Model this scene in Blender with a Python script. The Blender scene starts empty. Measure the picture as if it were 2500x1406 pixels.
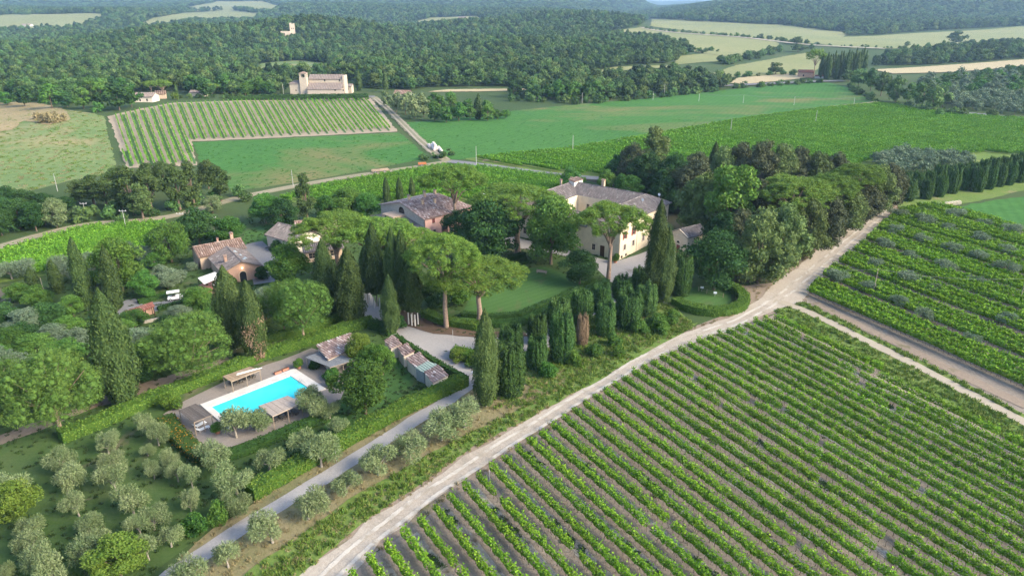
import bpy, bmesh, math, random
import numpy as np
from mathutils import Vector, Matrix
from mathutils.geometry import delaunay_2d_cdt
sc = bpy.context.scene
COL = sc.collection
# ---------------------------------------------------------------- camera
FPX, HZ, CAMH = 1720.0, 5.0, 60.0            # focal length and horizon row measured on the 2500 px wide photograph, drone height
PIT = math.atan((703 - HZ) / FPX); CP, SP = math.cos(PIT), math.sin(PIT)
cam = bpy.data.cameras.new('camera'); cam.sensor_width = 36; cam.lens = 36 * FPX / 2500
cam.clip_start = 1; cam.clip_end = 40000
camo = bpy.data.objects.new('camera', cam); COL.objects.link(camo)
camo.location = (0, 0, CAMH); camo.rotation_euler = (math.pi / 2 - PIT, 0, 0)
sc.camera = camo
# ---------------------------------------------------------------- sky, sun, exposure
SUN_EL, SUN_AZ = 31.0, 112.0                  # degrees; azimuth clockwise from +Y (the view direction)
w = bpy.data.worlds.new('World'); sc.world = w; w.use_nodes = True
nt = w.node_tree; bg = nt.nodes['Background']
sky = nt.nodes.new('ShaderNodeTexSky'); sky.sky_type = 'NISHITA'; sky.sun_disc = False
sky.sun_elevation = math.radians(SUN_EL); sky.sun_rotation = math.radians(SUN_AZ)
sky.altitude = 300; sky.air_density = 1.0; sky.dust_density = 2.5; sky.ozone_density = 1.5
nt.links.new(sky.outputs[0], bg.inputs[0]); bg.inputs[1].default_value = 0.15
sl = bpy.data.lights.new('sun', 'SUN'); sl.energy = 2.5; sl.angle = math.radians(26); sl.color = (1.0, 0.88, 0.68)
so = bpy.data.objects.new('sun', sl); COL.objects.link(so)
_a, _e = math.radians(SUN_AZ), math.radians(SUN_EL)
sdir = Vector((math.sin(_a) * math.cos(_e), math.cos(_a) * math.cos(_e), math.sin(_e)))
so.rotation_euler = (-sdir).to_track_quat('-Z', 'Y').to_euler(); so.location = (200, -100, 200)
vs = sc.view_settings; vs.view_transform = 'Standard'; vs.look = 'None'; vs.exposure = 1.62; vs.gamma = 1
cy = sc.cycles
cy.max_bounces = 4; cy.diffuse_bounces = 2; cy.transmission_bounces = 3; cy.transparent_max_bounces = 4; cy.volume_bounces = 0
cy.use_denoising = True; cy.use_adaptive_sampling = True; cy.adaptive_threshold = 0.025
cy.caustics_reflective = False; cy.caustics_refractive = False
# ---------------------------------------------------------------- terrain
def S(lo, hi, t):
    t = np.clip((t - lo) / (hi - lo), 0, 1); return t * t * (3 - 2 * t)
def gs(x, y, cx, cy_, sx, sy): return np.exp(-((x - cx) / sx) ** 2 - ((y - cy_) / sy) ** 2)
def HT(x, y):
    x = np.asarray(x, float); y = np.asarray(y, float)
    d = np.hypot(x, y); a = x / np.maximum(y, 50)
    z = 2.2 * S(330, 650, y) * np.sin(x / 95 + 0.7) * np.sin(y / 120 + 1)
    z = z + 5 * gs(x, y, -225, 400, 60, 90)                                   # grassy knoll
    z = z + 9 * S(800, 1500, y) * np.sin(x / 260 + y / 410 + 1.3) * np.sin(y / 290 + 0.4)
    lf = 1 - S(0.02, 0.16, a)
    z = z - 10 * S(650, 950, y) * lf                                          # valley behind the church
    z = z + 24 * gs(x, y, -470, 1150, 330, 230) + 8 * gs(x, y, -60, 1000, 230, 170)
    z = z + 20 * gs(x, y, -335, 1180, 85, 90)                                 # tower knoll
    z = z + 9 * S(650, 900, y) * (1 - S(1500, 2100, y)) * np.sin(x / 78 + 0.5 + y / 260) * np.sin(y / 95 + 1.2 + x / 300) * lf
    z = z + 30 * gs(x, y, 110, 1650, 230, 220)
    z = z + 42 * S(1500, 2900, y) * lf + 9 * S(1500, 2200, y) * np.sin(x / 230 + 0.6) * np.sin(y / 260) * lf
    z = z + 10 * S(1000, 1700, y) * S(0.15, 0.4, a)
    z = z + 300 * S(3000, 5400, y) * (1 - S(0.10, 0.20, a)) * (0.2 + 0.8 * S(-0.5, -0.2, a)) * (0.8 + 0.2 * np.sin(x / 620 + 1) * np.sin(y / 700))
    z = z + 26 * S(2600, 3600, y) * np.sin(x / 300 + 2.0) * np.sin(y / 420 + x / 900) * (1 - S(0.05, 0.2, a))
    z = z + 95 * S(1750, 2700, y) * S(0.145, 0.42, a) * (1 + 0.12 * np.sin(x / 170) * np.sin(y / 210 + 1))
    z = z + 62 * S(7000, 12000, y) * S(0.1, 0.2, a) * (1 + 0.25 * np.sin(x / 520) + 0.15 * np.sin(x / 190 + 2))
    return z
def HZf(x, y): return float(HT(x, y))
def ray(px, py):
    u, v = (px - 1250) / FPX, (703 - py) / FPX
    return np.array([u, CP + v * SP, -SP + v * CP])
def G(px, py):
    """ground point of the place that the photograph shows at this pixel"""
    d = ray(px, py)
    if d[2] < -0.05:
        t = -CAMH / d[2]
        p = d * t
        if p[1] < 325: return Vector((p[0], p[1], HZf(p[0], p[1])))
    t, dt = 250.0, 4.0
    while t < 16000:
        p = d * t
        if CAMH + p[2] < HZf(p[0], p[1]):
            lo, hi = t - dt, t
            for _ in range(18):
                m = (lo + hi) / 2; p = d * m
                if CAMH + p[2] < HZf(p[0], p[1]): hi = m
                else: lo = m
            p = d * hi
            return Vector((p[0], p[1], HZf(p[0], p[1])))
        dt = max(4, t * 0.01); t += dt
    p = d * 9000
    return Vector((p[0], p[1], HZf(p[0], p[1])))
def PX(x, y, z):
    zz = z - CAMH
    f = y * CP - zz * SP; u = y * SP + zz * CP
    return 1250 + FPX * x / f, 703 - FPX * u / f
def HGT(P, top):
    lo, hi = 0.0, 70.0
    for _ in range(30):
        m = (lo + hi) / 2
        if PX(P[0], P[1], P[2] + m)[1] > top: lo = m
        else: hi = m
    return lo
def BASE(px, top, wpx, ratio):
    """foot row of a tree with hidden foot, so that it is ratio times as tall as it is wide"""
    lo, hi = top + 2, top + 400.0
    for _ in range(24):
        m = (lo + hi) / 2; P = G(px, m)
        if HGT(P, top) < ratio * wpx * MPP(P): lo = m
        else: hi = m
    return lo
def MPP(P): return (P[1] * CP + (CAMH - P[2]) * SP) / FPX    # metres per photo pixel
# ---------------------------------------------------------------- material helpers
MATS = {}
def newmat(name):
    m = bpy.data.materials.new(name); m.use_nodes = True
    n = m.node_tree; b = n.nodes['Principled BSDF']; MATS[name] = m
    return m, n, b
def ND(n, t, **k):
    o = n.nodes.new(t)
    for a, v in k.items():
        if a.startswith('i_'): o.inputs[int(a[2:])].default_value = v
        else: setattr(o, a, v)
    return o
def ramp(n, fac, stops):
    r = n.nodes.new('ShaderNodeValToRGB'); cr = r.color_ramp
    while len(cr.elements) < len(stops): cr.elements.new(0.5)
    for e, (p, c) in zip(cr.elements, stops):
        e.position = p; e.color = (c[0], c[1], c[2], 1)
    n.links.new(fac, r.inputs[0]); return r.outputs[0]
def noise(n, vec, scale, detail=4, rough=0.55, dist=0.0):
    t = n.nodes.new('ShaderNodeTexNoise'); t.inputs['Scale'].default_value = scale
    t.inputs['Detail'].default_value = detail; t.inputs['Roughness'].default_value = rough; t.inputs['Distortion'].default_value = dist
    n.links.new(vec, t.inputs['Vector']); return t.outputs[0]
def mixc(n, fac, a, b, mode='MIX'):
    m = n.nodes.new('ShaderNodeMix'); m.data_type = 'RGBA'; m.blend_type = mode
    if isinstance(fac, float): m.inputs[0].default_value = fac
    else: n.links.new(fac, m.inputs[0])
    for i, c in ((6, a), (7, b)):
        if isinstance(c, tuple): m.inputs[i].default_value = (c[0], c[1], c[2], 1)
        else: n.links.new(c, m.inputs[i])
    return m.outputs[2]
def pos(n): return n.nodes.new('ShaderNodeNewGeometry').outputs['Position']
def mapped(n, vec, scale=(1, 1, 1), rot=0.0):
    m = n.nodes.new('ShaderNodeMapping'); m.inputs['Scale'].default_value = scale; m.inputs['Rotation'].default_value = (0, 0, rot)
    n.links.new(vec, m.inputs['Vector']); return m.outputs[0]
def bump(n, b, h, strength, dist=0.1):
    k = n.nodes.new('ShaderNodeBump'); k.inputs['Strength'].default_value = strength; k.inputs['Distance'].default_value = dist
    n.links.new(h, k.inputs['Height']); n.links.new(k.outputs[0], b.inputs['Normal'])
def ground_mat(name, big, fine, sbig=0.03, sfine=1.2, rough=0.95, bmp=0.5, patch=None, rot=0.0, stretch=(1, 1, 1), fmix=0.5, lines=None):
    """big and fine are colour ramps over a broad and a fine noise; patch = (colour, scale, lo, hi) adds worn places"""
    m, n, b = newmat(name); p = pos(n); q = mapped(n, p, stretch, rot)
    c = mixc(n, fmix, ramp(n, noise(n, q, sbig, 3, 0.6, 0.6), big), ramp(n, noise(n, q, sfine, 4, 0.75), fine))
    if patch:
        f = ramp(n, noise(n, q, patch[1], 4, 0.65, 0.8), [(patch[2], (0, 0, 0)), (patch[3], (1, 1, 1))])
        c = mixc(n, f, c, patch[0])
    if lines:      # drill or mowing lines: (angle, metres apart, strength)
        wv = n.nodes.new('ShaderNodeTexWave'); wv.inputs['Scale'].default_value = 0.314 / lines[1] * 1.0; wv.inputs['Distortion'].default_value = 1.2; wv.inputs['Detail'].default_value = 2; wv.inputs['Detail Scale'].default_value = 0.3
        n.links.new(mapped(n, p, (1, 1, 1), lines[0]), wv.inputs[0]); c = mixc(n, ramp(n, wv.outputs[1], [(0.25, (lines[2],) * 3), (0.6, (0, 0, 0))]), c, mixc(n, 1.0, c, (.55, .6, .5), 'MULTIPLY'))
    n.links.new(c, b.inputs['Base Color']); b.inputs['Roughness'].default_value = rough; b.inputs['Specular IOR Level'].default_value = 0.1
    if bmp: bump(n, b, noise(n, p, sfine * 1.7, 3, 0.7), bmp, 0.15)
    return m
def leaf_mat(name, cols, trans=0.28, tcol=None, rough=0.65, var=0.35, spec=0.08):
    m, n, b = newmat(name)
    at = ND(n, 'ShaderNodeAttribute', attribute_name='rnd')
    oi = n.nodes.new('ShaderNodeObjectInfo')
    k = len(cols); c = ramp(n, at.outputs['Fac'], [(i / max(k - 1, 1) * 0.9 + 0.05, cc) for i, cc in enumerate(cols)])
    hs = n.nodes.new('ShaderNodeHueSaturation')
    mr = ND(n, 'ShaderNodeMapRange', i_3=1 - var, i_4=1 + var); n.links.new(oi.outputs['Random'], mr.inputs[0]); n.links.new(mr.outputs[0], hs.inputs['Value'])
    mu = ND(n, 'ShaderNodeMath', operation='MULTIPLY', i_1=7.31); n.links.new(oi.outputs['Random'], mu.inputs[0])
    fr = ND(n, 'ShaderNodeMath', operation='FRACT'); n.links.new(mu.outputs[0], fr.inputs[0])
    mh = ND(n, 'ShaderNodeMapRange', i_3=0.5 - 0.05 * var, i_4=0.5 + 0.05 * var); n.links.new(fr.outputs[0], mh.inputs[0]); n.links.new(mh.outputs[0], hs.inputs['Hue'])
    n.links.new(c, hs.inputs['Color'])
    n.links.new(hs.outputs[0], b.inputs['Base Color']); b.inputs['Roughness'].default_value = rough; b.inputs['Specular IOR Level'].default_value = spec
    if trans:
        tr = n.nodes.new('ShaderNodeBsdfTranslucent'); mx = n.nodes.new('ShaderNodeMixShader'); mx.inputs[0].default_value = trans * 0.75
        tc = mixc(n, 1.0, hs.outputs[0], tcol or (1.0, 1.0, 0.45), 'MULTIPLY') if tcol != 0 else hs.outputs[0]
        br = n.nodes.new('ShaderNodeBrightContrast'); n.links.new(tc, br.inputs[0]); br.inputs[1].default_value = 0.03
        n.links.new(br.outputs[0], tr.inputs[0])
        n.links.new(b.outputs[0], mx.inputs[1]); n.links.new(tr.outputs[0], mx.inputs[2])
        n.links.new(mx.outputs[0], n.nodes['Material Output'].inputs[0])
    return m
def plain(name, col, rough=0.7, var=0.12, scale=3.0, metal=0.0, spec=0.3, bmp=0.0, rnd=0.0):
    """painted, plastered or wooden surface: base colour with weathering noise (and piece-to-piece variation from the rnd attribute)"""
    m, n, b = newmat(name); tc = ND(n, 'ShaderNodeTexCoord').outputs['Object']
    lo = tuple(c * (1 - var) for c in col); hi = tuple(min(1, c * (1 + var)) for c in col)
    c = ramp(n, noise(n, tc, scale, 6, 0.65), [(0.3, lo), (0.7, hi)])
    if rnd:
        at = ND(n, 'ShaderNodeAttribute', attribute_name='rnd')
        c = mixc(n, 1.0, c, ramp(n, at.outputs['Fac'], [(0, (1 - rnd,) * 3), (1, (1 + rnd,) * 3)]), 'MULTIPLY')
    n.links.new(c, b.inputs['Base Color']); b.inputs['Roughness'].default_value = rough; b.inputs['Metallic'].default_value = metal; b.inputs['Specular IOR Level'].default_value = spec
    if bmp: bump(n, b, noise(n, tc, scale * 3, 5, 0.7), bmp, 0.05)
    return m
# ---------------------------------------------------------------- mesh helpers
def npmesh(name, V, F, rnd=None, mats=(), smooth=False, mi=None):
    """V (n,3); F = list of index arrays, each (m,3) or (m,4)"""
    me = bpy.data.meshes.new(name)
    F = [np.asarray(f, np.int32) for f in F if len(f)]
    V = np.asarray(V, np.float32)
    me.vertices.add(len(V)); me.vertices.foreach_set('co', V.ravel())
    tot = np.concatenate([np.full(len(f), f.shape[1], np.int32) for f in F]); idx = np.concatenate([f.ravel() for f in F])
    me.loops.add(len(idx)); me.loops.foreach_set('vertex_index', idx)
    me.polygons.add(len(tot)); st = np.zeros(len(tot), np.int32); st[1:] = np.cumsum(tot)[:-1]
    me.polygons.foreach_set('loop_start', st); me.polygons.foreach_set('loop_total', tot)
    me.polygons.foreach_set('use_smooth', np.full(len(tot), bool(smooth)))
    for m in mats: me.materials.append(m)
    if mi is not None: me.polygons.foreach_set('material_index', np.asarray(mi, np.int32))
    if rnd is not None:
        at = me.attributes.new('rnd', 'FLOAT', 'FACE'); at.data.foreach_set('value', np.asarray(rnd, np.float32))
    me.update(calc_edges=True)
    return me
class MB:
    """collects boxes, tubes and polygons of one mesh"""
    def __init__(s): s.V = []; s.F = {3: [], 4: []}; s.n = 0; s.o = []; s.r = {3: [], 4: []}; s.m = {3: [], 4: []}
    def add(s, V, F, r=0.5, mi=0):
        V = np.asarray(V, float).reshape(-1, 3)
        for f in F:
            k = len(f)
            if k > 4:
                for i in range(1, k - 1): s.F[3].append([f[0] + s.n, f[i] + s.n, f[i + 1] + s.n]); s.r[3].append(r); s.m[3].append(mi)
            else: s.F[k].append([i + s.n for i in f]); s.r[k].append(r); s.m[k].append(mi)
        s.V.append(V); s.n += len(V); return s
    def box(s, x0, x1, y0, y1, z0, z1, r=0.5, mi=0):
        V = [(x, y, z) for z in (z0, z1) for y in (y0, y1) for x in (x0, x1)]
        return s.add(V, [(0, 2, 3, 1), (4, 5, 7, 6), (0, 1, 5, 4), (2, 6, 7, 3), (0, 4, 6, 2), (1, 3, 7, 5)], r, mi)
    def tube(s, pts, rad, n=6, cap=True, r=0.5, mi=0):
        pts = [np.asarray(p, float) for p in pts]; V = []; k = len(pts)
        if np.isscalar(rad): rad = [rad] * k
        for i, p in enumerate(pts):
            d = pts[min(i + 1, k - 1)] - pts[max(i - 1, 0)]; d = d / (np.linalg.norm(d) + 1e-9)
            t = np.cross(d, (0, 0, 1) if abs(d[2]) < 0.9 else (1, 0, 0)); t /= np.linalg.norm(t); b = np.cross(d, t)
            for j in range(n):
                a = 2 * math.pi * j / n; V.append(p + rad[i] * (t * math.cos(a) + b * math.sin(a)))
        F = []
        for i in range(k - 1):
            for j in range(n): F.append((i * n + j, i * n + (j + 1) % n, (i + 1) * n + (j + 1) % n, (i + 1) * n + j))
        if cap: F += [tuple(range(n))[::-1], tuple(range((k - 1) * n, k * n))]
        return s.add(V, F, r, mi)
    def mesh(s, name, mats, smooth=False):
        V = np.concatenate(s.V) if s.V else np.zeros((0, 3))
        rr = s.r[3] + s.r[4]; mm = s.m[3] + s.m[4]
        return npmesh(name, V, [s.F[3], s.F[4]], rr, mats if isinstance(mats, (list, tuple)) else [mats], smooth, mm)
    def obj(s, name, mats, parent=None, smooth=False, **k): return link(name, s.mesh(name, mats, smooth), parent, **k)
def link(name, me, parent=None, loc=None, rz=0.0, sc_=None, kind=None):
    o = bpy.data.objects.new(name, me); COL.objects.link(o)
    if parent: o.parent = parent
    if loc is not None: o.location = loc
    if rz: o.rotation_euler = (0, 0, rz)
    if sc_ is not None: o.scale = sc_
    if kind: o['kind'] = kind
    return o
def tag(o, label, cat, group=None):
    o['label'] = label; o['category'] = cat
    if group: o['group'] = group
    return o
def thing(name, label, cat, loc=(0, 0, 0), rz=0.0, group=None):
    return tag(link(name, None, None, loc, rz), label, cat, group)
def nth(i):
    return ['first', 'second', 'third', 'fourth', 'fifth', 'sixth', 'seventh', 'eighth', 'ninth', 'tenth', 'eleventh', 'twelfth'][i - 1] if i <= 12 else '%d%s' % (i, 'th' if 10 < i % 100 < 14 else {1: 'st', 2: 'nd', 3: 'rd'}.get(i % 10, 'th'))
def structure(o, label=None):
    o['kind'] = 'structure'
    if label: o['label'] = label
    return o
# draped ground sheets --------------------------------------------------
def inpoly(P, poly):
    """vectorised point in polygon; P (n,2)"""
    P = np.asarray(P, float); poly = np.asarray(poly, float); x, y = P[:, 0], P[:, 1]; c = np.zeros(len(P), bool)
    j = len(poly) - 1
    for i in range(len(poly)):
        xi, yi = poly[i]; xj, yj = poly[j]
        if yi != yj:
            c ^= ((yi > y) != (yj > y)) & (x < (xj - xi) * (y - yi) / (yj - yi) + xi)
        j = i
    return c
def W(pts): return [G(*p).xy for p in pts]
def densify(pts, step, jit, rng, closed=True):
    out = []; n = len(pts)
    for i in range(n if closed else n - 1):
        a, b = np.array(pts[i]), np.array(pts[(i + 1) % n]); L = np.linalg.norm(b - a); k = max(1, int(L / step))
        for t in range(k):
            p = a + (b - a) * t / k
            if jit and (t or True): p = p + rng.normal(0, jit, 2)
            out.append(p)
    if not closed: out.append(np.array(pts[-1]))
    return out
def smooth_poly(pts, it=2, closed=True):
    for _ in range(it):
        o = []; n = len(pts)
        for i in range(n if closed else n - 1):
            a, b = np.array(pts[i]), np.array(pts[(i + 1) % n]); o += [a * .75 + b * .25, a * .25 + b * .75]
        if not closed: o = [np.array(pts[0])] + o + [np.array(pts[-1])]
        pts = o
    return pts
SHEETS = {}
def sheet(name, poly, mat, layer=1, step=6.0, jit=0.15, label=None, world=False, smooth=0, kind='structure'):
    rng = np.random.default_rng(len(name) * 7 + int(layer))
    pts = [np.array(p) for p in (poly if world else W(poly))]
    if smooth: pts = smooth_poly(pts, smooth)
    SHEETS[name] = pts
    bd = densify(pts, min(step, 3.0) if step < 20 else step, jit, rng)
    bd = np.array(bd); lo, hi = bd.min(0), bd.max(0)
    gx, gy = np.meshgrid(np.arange(lo[0] + step / 2, hi[0], step), np.arange(lo[1] + step / 2, hi[1], step))
    q = np.stack([gx.ravel(), gy.ravel()], 1); q = q[inpoly(q, bd)] if len(q) else q
    V = [Vector(p) for p in bd] + [Vector(p) for p in q]; n = len(bd)
    r = delaunay_2d_cdt(V, [(i, (i + 1) % n) for i in range(n)], [], 1, 1e-4)
    v = np.array([(p.x, p.y) for p in r[0]]); d = np.hypot(v[:, 0], v[:, 1])
    z = HT(v[:, 0], v[:, 1]) + layer * 0.012 + 0.002 * (len(SHEETS) % 9) + layer * (0.02 + np.maximum(d - 250, 0) * 0.0006)
    F = [f for f in r[2] if len(f) == 3]
    F = [f if (v[f[1]] - v[f[0]])[0] * (v[f[2]] - v[f[0]])[1] - (v[f[1]] - v[f[0]])[1] * (v[f[2]] - v[f[0]])[0] > 0 else f[::-1] for f in F]
    me = npmesh(name, np.column_stack([v, z]), [np.array(F)], None, [mat])
    o = link(name, me); o['kind'] = kind
    if label: o['label'] = label
    return o
def band(pts, w0, w1=None, world=False):
    """outline (world) of a strip of given width along a pixel polyline"""
    c = [np.array(p) for p in (pts if world else W(pts))]; c = smooth_poly(c, 2, False)
    L, R = [], []; n = len(c)
    for i, p in enumerate(c):
        d = c[min(i + 1, n - 1)] - c[max(i - 1, 0)]; d = d / np.linalg.norm(d); nn = np.array([-d[1], d[0]])
        ww = (w0 if w1 is None else w0 + (w1 - w0) * i / (n - 1)) / 2
        L.append(p + nn * ww); R.append(p - nn * ww)
    return L + R[::-1]
# ================================================================ ground, fields, roads
rg = lambda *c: [(0.25 + 0.5 * i / max(1, len(c) - 1), k) for i, k in enumerate(c)]
M_GROUND = ground_mat('meadow_ground', rg((.028, .055, .016), (.05, .085, .026), (.10, .105, .045)), rg((.03, .06, .016), (.075, .10, .04)), 0.012, 0.9)
M_ORCH = ground_mat('orchard_grass', rg((.036, .08, .02), (.055, .10, .028), (.10, .11, .05)), rg((.032, .072, .018), (.085, .115, .04)), 0.06, 1.5, patch=((.15, .125, .085), 0.055, 0.56, 0.68))
M_LAWN = ground_mat('mown_lawn', rg((.045, .11, .026), (.07, .145, .038)), rg((.04, .10, .024), (.085, .155, .045)), 0.08, 2.0, patch=((.11, .10, .05), 0.09, 0.58, 0.75), lines=(0.9, 1.6, 0.2))
M_FIELD = ground_mat('crop_field', rg((.034, .115, .022), (.06, .165, .034)), rg((.022, .085, .015), (.085, .20, .045)), 0.02, 0.35, patch=((.16, .15, .06), 0.014, 0.52, 0.68), stretch=(0.6, 1.0, 1), rot=0.3, lines=(0.45, 3.0, 0.22))
M_MEADOW = ground_mat('dry_meadow', rg((.07, .14, .04), (.13, .20, .065), (.23, .23, .10)), rg((.06, .12, .035), (.22, .24, .10)), 0.022, 0.35, patch=((.27, .22, .115), 0.02, 0.5, 0.68))
M_PALE = ground_mat('pale_meadow', rg((.14, .17, .065), (.21, .22, .09), (.27, .25, .12)), rg((.14, .17, .07), (.25, .24, .11)), 0.006, 0.12, stretch=(0.5, 1, 1))
M_STRAW = ground_mat('stubble', rg((.33, .27, .15), (.42, .35, .21)), rg((.3, .25, .14), (.44, .37, .23)), 0.01, 0.3)
M_SOIL = ground_mat('vineyard_soil', rg((.165, .135, .105), (.235, .195, .155), (.29, .245, .20)), rg((.12, .098, .075), (.32, .27, .215)), 0.12, 2.2, bmp=0.9, patch=((.30, .27, .22), 0.10, 0.60, 0.78))
M_SOIL2 = ground_mat('pale_soil', rg((.27, .215, .155), (.35, .285, .205)), rg((.25, .20, .14), (.38, .31, .225)), 0.05, 0.6)
M_ROAD = ground_mat('white_gravel', rg((0.284, 0.237, 0.182), (0.370, 0.320, 0.257), (0.456, 0.403, 0.332)), rg((0.232, 0.191, 0.146), (0.482, 0.427, 0.356)), 0.10, 2.4, bmp=0.6, patch=((.25, .215, .17), 0.16, 0.58, 0.72))
M_DRIVE = ground_mat('grey_gravel', rg((.26, .245, .235), (.34, .325, .31)), rg((.24, .225, .215), (.37, .35, .335)), 0.09, 2.2, bmp=0.5, patch=((.18, .16, .14), 0.09, 0.6, 0.74))
M_DIRT = ground_mat('bare_dirt', rg((.20, .155, .115), (.28, .22, .165)), rg((.17, .13, .095), (.31, .25, .19)), 0.10, 1.8, bmp=0.7, patch=((.10, .10, .045), 0.13, 0.56, 0.7))
M_TRACK = ground_mat('farm_track', rg((.15, .16, .08), (.24, .215, .13), (.30, .26, .18)), rg((.14, .15, .075), (.30, .26, .18)), 0.05, 0.9)
M_TRACK2 = ground_mat('worn_track', rg((0.289, 0.249, 0.184), (0.365, 0.315, 0.240)), rg((0.272, 0.232, 0.168), (0.391, 0.340, 0.264)), 0.05, 0.9, bmp=0)
M_VERGE = ground_mat('rough_grass', rg((.065, .13, .026), (.115, .19, .04), (.19, .20, .07)), rg((.05, .11, .022), (.19, .22, .06)), 0.09, 1.6, bmp=0.8, patch=((.24, .19, .11), 0.11, 0.6, 0.72))
M_DRYV = ground_mat('dry_verge', rg((.11, .125, .05), (.20, .17, .09), (.26, .21, .13)), rg((.09, .11, .04), (.27, .215, .13)), 0.12, 1.6, bmp=0.8)
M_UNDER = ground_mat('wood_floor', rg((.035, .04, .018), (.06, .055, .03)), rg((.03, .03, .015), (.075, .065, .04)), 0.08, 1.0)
M_MULCH = ground_mat('leaf_litter', rg((.085, .06, .042), (.13, .09, .06)), rg((.07, .05, .035), (.15, .105, .075)), 0.15, 2.0)
M_PAVE = ground_mat('pool_gravel', rg((.20, .175, .155), (.26, .23, .205)), rg((.17, .15, .13), (.29, .255, .23)), 0.12, 3.0)
M_TAR = ground_mat('worn_tarmac', rg((.15, .15, .155), (.20, .20, .205)), rg((.13, .13, .135), (.22, .22, .225)), 0.08, 1.5)
# one sheet to the horizon
ys = np.concatenate([np.linspace(-250, 20, 10), np.linspace(30, 330, 61), 330 * np.exp(np.linspace(0.012, math.log(16000 / 330), 260))])
as_ = np.linspace(-1.0, 1.0, 181)
Yg, Ag = np.meshgrid(ys, as_, indexing='ij'); Xg = Ag * (np.abs(Yg) * 1.0 + 220)
Vg = np.stack([Xg, Yg, HT(Xg, Yg)], -1).reshape(-1, 3); nA = len(as_)
i0 = (np.arange(len(ys) - 1)[:, None] * nA + np.arange(nA - 1)[None]).ravel()
gmesh = npmesh('ground', Vg, [np.stack([i0, i0 + 1, i0 + nA + 1, i0 + nA], 1)], None, [M_GROUND], True)
# the pool basin is cut out of the sheet later by building it on top of a sunk basin; see pool
structure(link('ground', gmesh), 'rolling green land reaching to the hazy hills')
# ---- far and middle fields (pixel outlines of where the photograph shows them)
FIELDS = dict(
 knoll_meadow=([(-80, 262), (60, 250), (150, 268), (255, 285), (265, 340), (290, 425), (180, 440), (60, 470), (-90, 478)], M_MEADOW, 1, 6),
 crop_field_by_bales=([(470, 348), (700, 338), (975, 325), (1040, 378), (1020, 392), (900, 415), (760, 440), (640, 458), (565, 468), (540, 430), (490, 400)], M_FIELD, 1, 6),
 crop_field_long=([(985, 300), (1080, 295), (1250, 272), (1420, 255), (1600, 240), (1760, 222), (1900, 208), (2020, 203), (2075, 215), (2140, 248), (2000, 262), (1800, 290), (1600, 325), (1400, 358), (1180, 388), (1100, 390), (1060, 360), (1000, 320)], M_FIELD, 1, 7),
 far_field_edge=([(1180, 390), (1400, 360), (1600, 327), (1800, 292), (2000, 264), (2140, 250), (2150, 254), (2000, 268), (1800, 297), (1600, 332), (1400, 366), (1180, 396)], M_TRACK, 3, 6),
 crop_field_by_road=([(2345, 505), (2420, 490), (2600, 470), (2700, 600), (2560, 580), (2460, 550)], M_FIELD, 1, 6),
 striped_vineyard_soil=([(262, 285), (425, 252), (600, 246), (905, 240), (972, 322), (700, 336), (468, 346), (480, 405), (310, 412), (285, 340)], M_SOIL2, 1, 6),
 meadow_by_wood=([(1470, 85), (1560, 70), (1700, 80), (1840, 92), (1900, 108), (1880, 128), (1780, 140), (1690, 128), (1600, 100), (1540, 98)], M_PALE, 2, 25),
 meadow_under_hill=([(1590, 48), (1760, 56), (1900, 62), (2020, 76), (2080, 82), (1985, 108), (1860, 98), (1700, 78), (1590, 66)], M_PALE, 1, 30),
 meadow_wide=([(2030, 92), (2250, 82), (2500, 66), (2700, 60), (2700, 110), (2500, 112), (2250, 120), (2080, 120), (1990, 108)], M_PALE, 1, 30),
 meadow_slope=([(1740, 180), (1800, 160), (1920, 138), (2000, 125), (2010, 160), (1985, 178), (1850, 186), (1790, 190)], M_PALE, 1, 14),
 meadow_strip=([(1420, 182), (1500, 165), (1640, 160), (1760, 150), (1880, 125), (1760, 128), (1660, 138), (1640, 165), (1500, 175)], M_PALE, 1, 14),
 stubble_strip=([(1780, 203), (1800, 192), (1960, 180), (2000, 188), (1900, 200), (1800, 208)], M_STRAW, 2, 10),
 stubble_field=([(2130, 172), (2300, 162), (2520, 146), (2720, 130), (2720, 146), (2520, 160), (2330, 178), (2180, 182)], M_STRAW, 2, 12),
 stubble_by_wood=([(1045, 226), (1090, 220), (1180, 219), (1300, 218), (1300, 222), (1180, 225)], M_STRAW, 2, 10),
 straw_meadow=([(-200, 52), (40, 38), (150, 42), (215, 58), (200, 70), (120, 78), (-200, 84)], M_PALE, 2, 40),
 green_meadow_far=([(70, 38), (230, 34), (262, 38), (255, 52), (215, 60), (150, 52)], M_PALE, 1, 40),
 round_meadow=([(325, 70), (370, 48), (450, 33), (560, 26), (640, 36), (620, 56), (480, 58), (400, 68)], M_PALE, 1, 40),
 high_meadow=([(440, 24), (530, 5), (640, 4), (690, 18), (660, 32), (560, 26), (470, 30)], M_PALE, 1, 60),
 valley_meadow=([(975, 66), (1050, 46), (1165, 41), (1185, 58), (1080, 68)], M_PALE, 2, 40),
 valley_glade=([(560, 188), (640, 156), (740, 149), (830, 160), (780, 186), (660, 188)], M_MEADOW, 1, 14),
)
for k, (poly, m, lay, st) in FIELDS.items(): sheet(k, poly, m, lay, st, jit=st * 0.05)
sheet('dry_knoll_grass', [(-60, 258), (50, 250), (100, 254), (160, 270), (175, 292), (120, 308), (60, 296), (30, 318), (-60, 330)], ground_mat('dry_knoll', rg((.22, .17, .08), (.32, .25, .13), (.12, .15, .05)), rg((.2, .16, .08), (.34, .27, .15)), .03, .4), 2, 6, .6)
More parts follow.
